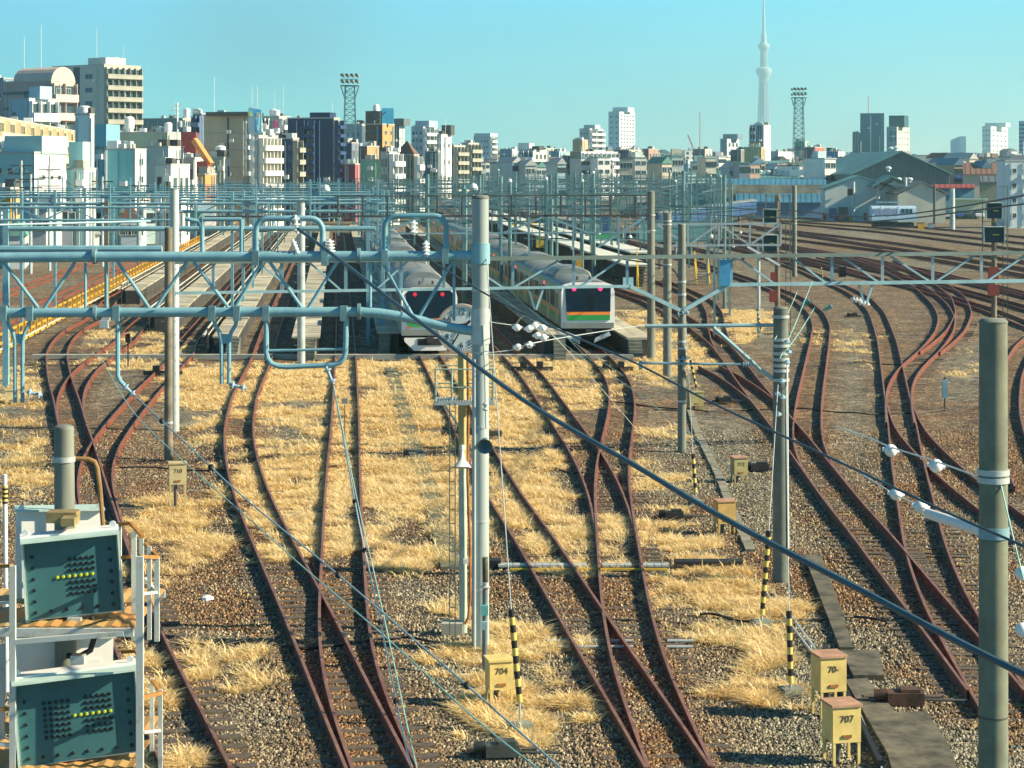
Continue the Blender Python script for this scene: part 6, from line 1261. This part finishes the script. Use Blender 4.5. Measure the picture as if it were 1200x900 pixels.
B('tan windowless tower left of the stepped white tower', 671, 682, 689, 164, 900, 20, (.32,.26,.17), '', '', (.46,.38,.26), name='office_building')
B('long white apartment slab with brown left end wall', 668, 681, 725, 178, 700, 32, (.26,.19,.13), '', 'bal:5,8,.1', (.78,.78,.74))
B('slender tall white tower pair, tallest of the middle skyline', 713, 726, 744, 131, 1500, 26, (.42,.60,.72), 'bwin:2,12,.3,.3', 'win:5,17,.6,.45', (.80,.82,.82), extras=(('box',.35,.5,12,3.5),))
B('violet navy apartment block with white balcony flank', 719, 737, 752, 176, 720, 30, (.045,.05,.13), 'bwin:4,6,.4,.3', 'bal:6,2,.05', (.5,.48,.46), CONCL)
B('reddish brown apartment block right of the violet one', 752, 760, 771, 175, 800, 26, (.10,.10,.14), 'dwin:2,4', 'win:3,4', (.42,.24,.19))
B('long low turquoise office with ribbon windows', 755, 806, 812, 188, 640, 8, (.24,.50,.52), 'band:3,.4', '', (.4,.6,.6), name='office_building')
B('brown grey apartment block left of the cable car like crane', 812, 826, 834, 175, 900, 24, (.14,.15,.17), 'dwin:5,3', 'win:2,3', (.5,.46,.42), extras=(('ramt',.7,.5,.16,16),))
B('white and blue stepped office left of the tan box', 844, 852, 866, 163, 1200, 26, (.16,.26,.32), '', 'win:3,5', (.74,.76,.74), name='office_building', extras=(('box',.2,.6,9,3),))
B('tan beige flat box building right of the stepped office', 868, 892, 896, 173, 620, 12, (.42,.33,.17), 'vstrip:.05,.12', '', (.5,.4,.22), name='office_building', extras=(('box',.4,.5,3,1.5),))
B('dark low block left of the tan flat box', 856, 868, 872, 176, 600, 18, (.10,.11,.13), 'dwin:3,3', '', (.2,.2,.2), name='office_building')
B('teal and white apartment tower in front of the tall lattice tower', 879, 895, 903, 147, 700, 22, (.22,.34,.42), 'bal:9,2,.05,.0,.42+vstrip:.7,.2', '', (.84,.85,.82), mat('teal balcony', (.24,.36,.42), .6), extras=(('ant',.35,.5,0.050,6),))
B('white low office right of the lattice tower foot', 903, 912, 931, 178, 720, 24, (.36,.42,.42), 'dwin:2,2', 'win:4,2', (.76,.78,.76), name='office_building')
B('green glazed block behind the right floodlight mast', 931, 943, 948, 166, 800, 22, (.05,.30,.26), 'band:5', '', (.3,.45,.4), name='office_building')
B('red brown house with stepped red gable right of the floodlight mast', 942, 955, 966, 173, 640, 26, (.10,.09,.12), 'dwin:3,3', '', (.46,.14,.11), name='house')
B('blue roofed low block left of the dark glass towers', 968, 982, 990, 178, 600, 20, (.10,.20,.34), 'dwin:3,1', 'win:2,2', (.6,.62,.6), name='house')
DGL = (.05,.15,.21)  # glass blue has the reflected sky painted into its base colour
B('dark glass office tower with three steps and pale vertical strips', 1008, 1036, 1039, 133, 1100, 10, DGL, 'dwin:9,14,.8,.12+pstrip:.44,.05,.62,.7+pstrip:.82,.04,.4,.6', 'band:10', None, name='office_building', rough=.25, extras=(('ramt',.75,.5,.2,16),))
B('lower dark glass wing left of the three step glass tower', 999, 1006.5, 1008.5, 155, 1090, 10, DGL, 'dwin:3,9,.8,.12', '', None, name='office_building', rough=.25)
B('dark glass topped tower with beige flank right of the glass tower', 1039, 1051, 1066, 149, 1060, 26, (.14,.26,.32), 'bwin:1,2,.9,.8,.2,1,.75,.95', 'win:4,9,.3,.25', (.52,.55,.47), name='office_building', extras=(('dbox',.2,.3,8,6),))
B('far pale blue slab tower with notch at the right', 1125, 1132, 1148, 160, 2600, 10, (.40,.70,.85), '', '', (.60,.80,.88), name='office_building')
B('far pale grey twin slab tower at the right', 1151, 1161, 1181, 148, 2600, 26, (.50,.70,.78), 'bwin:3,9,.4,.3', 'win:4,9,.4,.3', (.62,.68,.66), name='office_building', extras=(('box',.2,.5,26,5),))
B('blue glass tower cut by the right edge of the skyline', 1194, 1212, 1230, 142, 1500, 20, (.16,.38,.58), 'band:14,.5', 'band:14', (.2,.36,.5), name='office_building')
B('white three storey railway building at the right edge', 1178, 1260, 1260, 189, 355, -3, (.62,.72,.74), 'win:5,4,.3,.3', '', None, name='office_building', depth=5)
face = None
# signboards
r = thing('billboard', 'white framed roof billboard with blue and yellow splashes', 'billboard', Q(299, 142, 356)); D = 356
def BQ(x, y, d=0.): return Q(x, y, D-d)
def quad(nm, pts, m, d, t=.1): part(nm, MB().loft([[BQ(x, y, d) for x, y in pts], [BQ(x, y, d-t) for x, y in pts]]), m, r)
quad('frame', [(291, 125), (307, 128), (307, 158), (291, 155.5)], WHITE, .3, .5)
quad('upper_panel', [(291.8, 126), (298.5, 127.3), (298.5, 136), (291.8, 135)], mat('sky blue print', (.15,.55,.8), .4), .45); quad('blue_panel', [(298.8, 127.3), (306, 128.7), (306, 156.5), (298.8, 155.3)], mat('bright blue print', (.08,.48,.78), .4), .45)
quad('yellow_splash', [(292.2, 130), (294.5, 131), (296, 136), (292.2, 135.6)], mat('lemon print', (.75,.75,.15), .4), .5); quad('white_splash', [(299.3, 135), (301.5, 131.5), (304.5, 134), (304, 150), (302, 154), (300, 148)], mat('white print', (.8,.85,.85), .4), .5); quad('amber_splash', [(301.4, 132.5), (303.6, 132), (303.8, 136.5), (301.8, 136)], mat('amber print', (.8,.5,.12), .4), .55); quad('cyan_splash', [(301, 139), (303.4, 137), (303.2, 146), (301.6, 150)], mat('cyan print', (.1,.6,.75), .4), .55)
D = 445; c = Q(323, 147.5, D); r = thing('vertical_sign', 'magenta vertical sign with white lettering on the beige building', 'sign', c)
part('panel', MB().box(c, (1.05, .35, 2.55)), mat('magenta sign', (.52,.03,.20), .45), r)
for k, ch in enumerate('フンバ'): 
    try: text_part('letter', ch, .95, WHITE, r, (c.x, D-.2, c.z+.78-.78*k))
    except Exception as ex: print(ex)
# --- random low houses filling the skyline foot
HC = [(.72,.72,.68), (.58,.57,.52), (.45,.50,.52), (.34,.46,.54), (.62,.54,.42), (.22,.26,.32), (.48,.34,.28), (.78,.78,.75), (.40,.56,.58)]
HM = [mat('house wall %d' % i, c, .8, 0, .12, .3) for i, c in enumerate(HC)]; RM = [mat('grey roof', (.14,.16,.18), .8), mat('blue grey roof', (.10,.20,.30), .7), mat('brown roof', (.18,.10,.07), .8), mat('pale roof', (.45,.47,.46), .8), mat('green roof', (.12,.28,.24), .8)]
def house(x, w, D, yt, k):
    h = hz(yt, D); W_ = w*D/F; dp = random.uniform(7, 12); X = hx(x, D); ph = math.radians(random.uniform(-5, 30)); M = Matrix.Translation((X, D, 0)) @ Matrix.Rotation(ph, 4, 'Z')
    r = thing('house', 'small low house or workshop in the crowded foot of the skyline', 'house', (X, D, -.3), 'low houses along the skyline foot')
    gable = random.random() < .45; hh = h-1.6 if gable else h
    part('wall', MB().box((0, 0, hh/2-.15), (W_, dp, hh+.3), M=M), random.choice(HM), r)
    if gable:
        a = W_/2+.3; b = dp/2+.3; part('roof', MB().add([M @ Vector(v) for v in ((-a,-b,hh), (a,-b,hh), (a,b,hh), (-a,b,hh), (0,-b,hh+1.7), (0,b,hh+1.7))], [(0,1,4), (2,3,5), (1,2,5,4), (3,0,4,5), (3,2,1,0)]), random.choice(RM), r)
    else:
        part('roof', MB().box((0, 0, hh+.16), (W_+.3, dp+.3, .3), M=M), random.choice(RM), r)
        if random.random() < .5: part('roof_house', MB().box((W_*.2, 1, hh+1.1), (2.4, 2.4, 1.7), M=M), random.choice(HM), r)
        if random.random() < .3: part('antenna', MB().tube([M @ Vector((W_*.1, 0, hh)), M @ Vector((W_*.1, 0, hh+4))], .08, 5), WHITE, r)
    nw = max(2, min(5, int(W_/2.6))); nf = max(1, min(4, int(hh/3.2)))
    for i in range(nw):
        for j in range(nf):
            q = M @ Vector((-W_/2+W_*(i+.5)/nw, -dp/2, hh-1.5-j*2.9))
            if q.z < 1: continue
            put('window', W_DARK if k % 2 else W_WHITE, r, r, q, ph, (1.5, 1, 1.3))
            if j == 0 and i < 3: q = M @ Vector((W_/2, -dp/2+dp*(i+.5)/3, hh-1.5)); put('window', W_DARK, r, r, q, ph+math.pi/2, (1.5, 1, 1.2))
k = 0
for x in np.arange(170, 1200, 7.2):
    D = random.uniform(480, 900); yt = random.uniform(183, 195) if x < 980 else random.uniform(179, 192)
    if x < 430: D = random.uniform(420, 560); yt = random.uniform(190, 201)
    house(x+random.uniform(-3, 3), random.uniform(8, 17), D, yt, k); k += 1
for x in np.arange(585, 1195, 9.5):
    D = random.uniform(950, 1500); house(x+random.uniform(-4, 4), random.uniform(7, 15), D, random.uniform(174, 186), k); k += 1
for x in np.arange(20, 240, 12):
    D = random.uniform(205, 240); house(x+random.uniform(-3, 3), random.uniform(10, 20), D+x*.35, random.uniform(236, 262), k); k += 1

for x, yt, D, l in ((25, 188, 205, 'leftmost grey utility pole with crossarms before the big white building'), (36, 204, 200, 'short grey utility pole before the white building end'), (58, 193, 206, 'grey utility pole with many wires at the middle of the white building'), (120, 207, 215, 'grey utility pole before the pale turquoise netting'), (163, 212, 225, 'grey utility pole right of the deep turquoise netting'), (208, 120, 330, 'tall thin white antenna mast on the green grey box building')):
    p = Q(x, yt, D); r = thing('utility_pole', l, 'utility pole', (p.x, D, -.3)); part('shaft', MB().tube([(p.x, D, -.3 if D < 300 else 10), p], .17, 8, r2=.12), GREYPOLE if D < 300 else WHITE, r, True)
    for k in range(3): part('crossarm', MB().beam(p+Vector((-1.1, 0, -.5-k*.8)), p+Vector((1.1, 0, -.5-k*.8)), .12), DARKST if D < 300 else WHITE, r)
    part('transformer', MB().lathe([(.3, -3.9), (.3, -3.0), (.1, -2.9)], p+Vector((.45, 0, 0)), n=10), GREYPOLE, r, True)
for k, (a, b) in enumerate((((25, 192, 205), (58, 197, 206)), ((58, 197, 206), (120, 211, 215)), ((120, 211, 215), (163, 216, 225)), ((-30, 186, 200), (25, 192, 205)))):
    p, q = Q(*a), Q(*b); single('power_line', MB().tube([p.lerp(q, t)-Vector((0, 0, 1.2*math.sin(math.pi*t))) for t in np.linspace(0, 1, 12)], .03, 5), WIRED, 'dark power line sagging between the grey utility poles at left', 'wire', 'power lines between the left utility poles')
# ================================================================ depots at the right
def shed(label, x0, x1, D0, depth, ye, yr, mw, mr, name='depot_shed', ribs=0, yaw=0., xr=None, eye=None):
    """gable end faces the camera: x0..x1 at distance D0, eaves ye, ridge yr"""
    a, b = Q(x0, ye, D0), Q(x1, ye, D0); zr = hz(yr, D0); zb = -.3; W_ = b.x-a.x; M = Matrix.Translation((a.x, D0, 0)) @ Matrix.Rotation(math.radians(yaw), 4, 'Z'); xm = W_*(.5 if xr is None else xr)
    r = thing(name, label, 'shed', (a.x, D0, zb)); he = a.z
    wall = [(0, zb), (W_, zb), (W_, he), (xm, zr), (0, he)]
    part('wall', MB().loft([[M @ Vector((x, y, z)) for x, z in wall] for y in (0, depth)]), mw, r)
    t = .25; ro = [(-.5, he-.05*0-.0), (xm, zr+.02), (W_+.5, he), (W_+.5, he+t), (xm, zr+t+.02), (-.5, he+t)]
    part('roof', MB().loft([[M @ Vector((x, y, z+.01)) for x, z in ro] for y in (-.4, depth+.4)]), mr, r)
    if ribs:
        mb = MB()
        for i in range(ribs):
            x = W_*(i+.5)/ribs; zt = he+(zr-he)*(x/xm if x < xm else (W_-x)/(W_-xm))-.15; mb.box((x, -.06, (zt+zb)/2), (W_/ribs*.25, .14, zt-zb), M=M)
        o = part('cladding_ribs', mb, mat('dark cladding rib', (.06,.09,.10), .6), r); o['kind'] = 'stuff'
    return r, M, W_, he, zr
GREYC = mat('grey corrugated cladding', (.15,.18,.18), .6, .1, .25, .15, streak=True); BROOF = mat('blue sheet roof', (.05,.19,.30), .5, .1, .22, .12); CREAMW = mat('stained cream shed wall', (.80,.82,.74), .8, 0, .15, .25, (.45,.62,.62), streak=True); GRNR = mat('teal sheet roof', (.13,.30,.29), .55, .1, .2, .12)
def ventilator(p, s, label='round white roof ventilator on the depot roofs'):
    single('roof_ventilator', MB().lathe([(s*.4, 0), (s*.4, s*.5), (s*.75, s*.6), (s*.8, s*.9), (s*.5, s*1.2), (.05, s*1.25)], p, n=12), mat('white ventilator', (.62,.68,.68), .4, .1), label, 'ventilator', 'roof ventilators on the depots', True)
shed('large grey gabled depot with ribbed front rising above the cream shed', 1000, 1113, 470, 70, 205, 178, GREYC, GRNR, ribs=34, xr=.5)
for x, y in ((1044, 177), (1050, 176)): ventilator(Q(x, y+1, 480), .95)
# long blue roofed sheds seen lengthwise
def longshed(label, x0, x1, D0, D1, yf, yb, mw, mr, zb=-.3, parapet=None):
    """a low shed whose roof slopes back: front eave at yf at D0, back ridge at yb at D1"""
    a, b, c, d = Q(x0, yf, D0), Q(x1, yf, D0), Q(x1, yb, D1), Q(x0, yb, D1); r = thing('depot_shed', label, 'shed', (a.x, D0, zb))
    lo = lambda v: Vector((v.x, v.y, zb)); up = Vector((0, 0, .2))
    part('wall', MB().add([lo(a), lo(b), lo(c), lo(d), a, b, c, d], [(0,1,5,4), (1,2,6,5), (2,3,7,6), (3,0,4,7)]), mw, r)
    n = Vector((0, -.6, 0)); part('roof', MB().add([a+n, b+n, c, d, a+n+up, b+n+up, c+up, d+up], [(3,2,1,0), (4,5,6,7), (0,1,5,4), (1,2,6,5), (2,3,7,6), (3,0,4,7)]), mr, r)
    if parapet: part('fascia', MB().beam(a+Vector((0, -.7, -.3)), b+Vector((0, -.7, -.3)), .2, parapet), mat('rust stained fascia', (.30,.25,.17), .8, 0, .4, .5), r)
    mb = MB(); k = int((b.x-a.x)/1.1)
    for i in range(k): t = (i+.5)/k; mb.beam(a.lerp(b, t)+n+up*1.3, d.lerp(c, t)+up*1.3, .06)
    part('roof_seams', mb, mr, r)['kind'] = 'stuff'
    return r
TEALW = mat('teal shed wall', (.16,.36,.37), .7, 0, .2, .3, streak=True); BLUEW = mat('blue shed wall', (.09,.22,.36), .7, 0, .2, .3, streak=True)
longshed('wide blue roofed depot with rust stained fascia behind the twin signal mast', 838, 968, 440, 500, 222, 210, TEALW, BROOF, parapet=2.6)
longshed('lower blue depot annexe with slanted blue roof behind the twin signal mast', 862, 968, 425, 442, 238, 226, BLUEW, BROOF)
longshed('far turquoise roofed depot behind the blue roofed one', 800, 960, 560, 620, 209, 201, TEALW, GRNR)
longshed('low pale roofed shed left of the blue roofed depot', 795, 838, 450, 520, 217, 206, TEALW, mat('pale green roof', (.32,.48,.44), .6, 0, .15, .2))
longshed('teal flat roofed depot house with small roof gear further back', 868, 925, 640, 660, 193, 189, mat('dark timber wall', (.12,.12,.1), .8), GRNR)
longshed('dark roofed depot house right of the right floodlight mast', 936, 966, 610, 640, 196, 191, mat('dark timber wall', (.12,.12,.1), .8), GRNR)
longshed('tan low house at the foot of the right floodlight mast', 915, 940, 620, 640, 197, 192, mat('tan wall', (.4,.32,.18), .8), mat('tan roof', (.34,.30,.2), .8))
for x in range(873, 928, 9): ventilator(Q(x, 204, 575), .9)
r = thing('skylight_ridge', 'long pale blue roof monitor on the blue depot', 'roof monitor', Q(950, 203, 510)); part('monitor', MB().beam(Q(925, 203, 510), Q(978, 201, 510), 3, 1.4), mat('pale blue monitor', (.30,.50,.58), .5), r)
for i in range(10): part('vent', MB().box(Q(970+i*3.2, 203.5, 508), (.35, .4, 1.)), WHITE, r)
shed('cream gabled shed with faded wall left of the parked single coach', 967, 1052, 400, 6, 222, 207, CREAMW, GRNR, xr=.45)
r, M, W_, he, zr = shed('grey cream low shed with dark gable right of the parked single coach', 1052, 1108, 390, 26, 228, 214, mat('grey beige wall', (.52,.54,.46), .8, 0, .12, .3), GREYC)
for x, y in ((1066, 214), (1053, 214), (1041, 201)): ventilator(Q(x, y, 398), .8)
longshed('low pale green flat building behind the distant parked cars', 1112, 1157, 420, 438, 234, 233, mat('pale green wall', (.40,.46,.36), .8), mat('pale green roof', (.42,.55,.45), .7))
longshed('blue walled house with red tiled roof right of the grey depot', 1092, 1142, 440, 455, 221, 217, mat('light blue wall', (.16,.40,.50), .7), mat('red roof tile', (.30,.05,.04), .7))
longshed('dark house between red roof and white railway building', 1148, 1170, 425, 438, 214, 207, mat('grey timber wall', (.16,.18,.15), .8), mat('slate roof', (.10,.12,.14), .7))
longshed('brown roofed house behind the dark house', 1128, 1172, 480, 500, 205, 192, mat('beige wall', (.42,.38,.32), .8), mat('brown roof', (.18,.10,.07), .8))
longshed('navy panelled roof house right of the grey depot', 1118, 1140, 500, 510, 212, 193, mat('beige wall', (.42,.38,.32), .8), mat('navy panel roof', (.03,.08,.22), .4))
longshed('orange fronted house right of the grey depot', 1108, 1132, 520, 545, 194, 190, mat('orange wall', (.55,.26,.08), .8), mat('pale roof', (.45,.47,.46), .8))
# portal and lamp details by the coach
pole(1000, 213, 398, 4, GREYPOLE, 'slim grey pole with black box before the cream shed'); pole(1029, 212, 396, 4, GREYPOLE, 'slim grey pole carrying the open timber canopy'); pole(1061, 208, 394, 4, GREYPOLE, 'slim grey pole with bent arm behind the parked coach'); pole(1095, 216, 380, 3, DARKST, 'slim dark pole right of the parked coach')
r = thing('open_canopy', 'small open gabled canopy behind the parked coach', 'canopy', Q(1040, 215, 400)); part('roof', MB().beam(Q(1018, 218, 398), Q(1040, 206, 398), 8, .3).beam(Q(1040, 206, 398), Q(1056, 214, 398), 8, .3), GRNR, r)
for a, b in (((1022, 216), (1029, 222)), ((1046, 210), (1030, 224))): part('strut', MB().beam(Q(*a, 396), Q(*b, 396), .2), DARKST, r)
r = thing('signal_box', 'small black box on the slim pole before the cream shed', 'box', Q(996, 225, 397)); part('case', MB().box(Q(996, 225, 397), (.9, .5, 1.3)), BLACK, r); part('visor', MB().box(Q(996, 220, 397)+Vector((0, -.4, 0)), (.9, .5, .08)), DARKST, r)
CARC = [((.05,.10,.35), 'distant blue car parked by the pale green building'), ((.04,.05,.07), 'distant dark car parked right of the blue one'), ((.75,.76,.75), 'distant white car parked left of the white railway building'), ((.6,.62,.62), 'distant silver car parked beside the slim dark pole')]
for (c, l), x in zip(CARC, (1124, 1132, 1146, 1110)):
    D = 420; X = hx(x, D); r = thing('parked_car', l, 'car', (X, D, -.25)); m = mat('car paint %.2f' % c[0], c, .3, 0, 0)
    sec = [(-.85, .25), (.85, .25), (.85, .8), (-.85, .8)]; part('body', MB().loft([[(X+a*s, D+y, b*t+.1) for a, b in sec] for y, s, t in ((-2, .9, .85), (-1.9, 1, 1), (1.9, 1, 1), (2, .9, .85))]), m, r)
    part('cabin', MB().loft([[(X-.75, D-1.3, .88), (X+.75, D-1.3, .88), (X+.75, D+1.6, .88), (X-.75, D+1.6, .88)], [(X-.6, D-.7, 1.45), (X+.6, D-.7, 1.45), (X+.6, D+1.2, 1.45), (X-.6, D+1.2, 1.45)]]), GLASS, r)
    for sx in (-.7, .7):
        for sy in (-1.2, 1.2): part('wheel', MB().lathe([(.32, -.1), (.32, .1)], (X+sx, D+sy, .08), (1,0,0), 12), BLACK, r, True)
for k, (x, m_, l) in enumerate(((966, REDLAMP, 0), (980, REDLAMP, 0), (1014, REDLAMP, 0))):
    p = Q(x, 256, 400); single('red_drum', MB().lathe([(.35, -.3), (.35, .9), (.2, 1.)], p, n=10), mat('red drum', (.6,.05,.06), .6), 'small red drum at the foot of the cream shed', 'drum', 'red drums at the cream shed', True)
for x, y, D, s, m, l in ((976, 250, 398, 1.3, NAVY, 'navy cabinet in front of the cream shed'), (988, 250, 398, 1.6, DARKST, 'dark cabinet in front of the cream shed'), (1079, 266, 350, 1.0, ORANGE, 'small orange machine by the rails right of the coach'), (996, 257, 398, .6, ORANGE, 'small orange box by the rails left of the coach'), (1091, 266, 350, .8, PALEBLUE, 'small pale blue bin by the rails right of the coach')):
    p = Q(x, y, D); r = thing('cabinet', l, 'cabinet', p); part('body', MB().box(p, (s, .8, s*1.4)), m, r); part('lid', MB().box(p+Vector((0, 0, s*.72)), (s*1.08, .9, .08)), DARKST, r)
# ================================================================ floodlight masts and the great lattice tower
def floodmast(x, yt, D, label, wtop):
    X = hx(x, D); h = hz(yt+7, D); r = thing('floodlight_mast', label, 'floodlight mast', (X, D, -.3)); wb = 1.7; wt = .95; mb = MB(); n = 22
    for sx in (-1, 1):
        for sy in (-1, 1): part('leg', MB().beam((X+sx*wb, D+sy*wb, -.3), (X+sx*wt, D+sy*wt, h), .16), TEALST, r)
    for i in range(n):
        t0, t1 = i/n, (i+1)/n; a, b = wb+(wt-wb)*t0, wb+(wt-wb)*t1
        for sy in (-1, 1):
            mb.beam((X-a, D+sy*a, h*t0), (X+b, D+sy*b, h*t1), .075); mb.beam((X+a, D+sy*a, h*t0), (X-b, D+sy*b, h*t1), .075); mb.beam((X-b, D+sy*b, h*t1), (X+b, D+sy*b, h*t1), .07)
    part('lacing', mb, TEALST, r)
    for sx in (-1, 1): part('knee_brace', MB().beam((X+sx*wt, D, h-3), (X+sx*wtop, D, h), .2), TEALST, r)
    part('platform', MB().box((X, D, h+.1), (wtop*2, wtop*2, .15)), TEALST, r); part('rail', MB().beam((X-wtop, D-wtop, h+1.4), (X+wtop, D-wtop, h+1.4), .15), TEALST, r)
    fl = MB().lathe([(.12, 0), (.2, .2), (.36, .42), (.33, .43), (.05, .35)], (0, 0, 0), (0, -1, -.35), 10).mesh('floodlight', mat('floodlight housing', (.25,.30,.28), .4, .2), True)
    for i in range(4):
        for j in range(2):
            for sy in (-1, 1):
                o = bpy.data.objects.new('floodlight', fl); COL.objects.link(o); o.parent = r; o.location = (-wtop+.4+i*(wtop*2-.8)/3, sy*wtop, h+.3+.8+j*1.3+.3); o.rotation_euler = (0, 0, 0 if sy < 0 else math.pi)
    return r
floodmast(410, 94, 440, 'tall lattice floodlight mast standing right of the big navy block', 1.9); floodmast(936, 108, 520, 'tall lattice floodlight mast right of the great white tower', 1.75)
D = 7550.; X = hx(895, D); r = thing('broadcast_tower', 'very tall white lattice broadcasting tower with two observation decks', 'tower', (X, D, 0))
TWW = mat('haze tinted tower steel', (.50,.66,.74), .5, 0, .05, .01)  # blue distance haze is painted into the steel and core colours
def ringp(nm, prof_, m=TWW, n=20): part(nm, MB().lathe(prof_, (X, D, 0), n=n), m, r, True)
ringp('inner_core', [(20, 0), (15, 150), (12, 300), (9.5, 470)], mat('haze tinted tower core', (.26,.48,.62), .6), 12)
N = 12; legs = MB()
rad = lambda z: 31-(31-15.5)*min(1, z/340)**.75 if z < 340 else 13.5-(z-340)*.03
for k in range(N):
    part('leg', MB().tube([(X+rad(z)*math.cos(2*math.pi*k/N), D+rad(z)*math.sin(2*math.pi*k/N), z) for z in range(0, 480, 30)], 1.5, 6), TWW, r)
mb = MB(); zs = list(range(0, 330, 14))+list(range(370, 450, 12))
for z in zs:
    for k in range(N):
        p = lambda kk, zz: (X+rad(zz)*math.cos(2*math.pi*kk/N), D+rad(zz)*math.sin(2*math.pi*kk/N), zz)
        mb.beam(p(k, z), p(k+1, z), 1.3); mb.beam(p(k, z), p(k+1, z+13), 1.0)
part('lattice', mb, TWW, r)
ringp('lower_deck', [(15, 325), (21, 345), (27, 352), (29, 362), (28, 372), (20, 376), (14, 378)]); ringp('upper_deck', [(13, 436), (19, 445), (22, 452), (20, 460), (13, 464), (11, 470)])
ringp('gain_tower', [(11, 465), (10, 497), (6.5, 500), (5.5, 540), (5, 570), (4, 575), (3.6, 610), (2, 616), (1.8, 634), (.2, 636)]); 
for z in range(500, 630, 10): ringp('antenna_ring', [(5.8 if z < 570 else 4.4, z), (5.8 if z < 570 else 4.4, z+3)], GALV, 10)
r = thing('tower_crane', 'tiny red and white tower crane on the horizon', 'crane', Q(811, 180, 1400)); part('jib', MB().beam(Q(813, 175, 1400), Q(806, 158, 1400), .8), mat('crane red', (.6,.2,.15), .5), r); part('mast', MB().beam(Q(813, 185, 1400), Q(813, 173, 1400), 1.2), WHITE, r)

# ---------------------------------------------------------------- winter air
mb = MB(); mb.box((0, 3900, 350), (17000, 8900, 706)); hz_o = struct('haze', mb, mat('haze air', (1,1,1), 1, 0, 0), 'stuff')
hm = MATS['haze air']; t = hm.node_tree; t.nodes.remove(t.nodes['Principled BSDF']); pv = t.nodes.new('ShaderNodeVolumePrincipled')
pv.inputs['Color'].default_value = (.50, .90, 1.0, 1); pv.inputs['Density'].default_value = 1.6e-4; pv.inputs['Anisotropy'].default_value = .2
t.links.new(pv.outputs[0], t.nodes['Material Output'].inputs['Volume'])
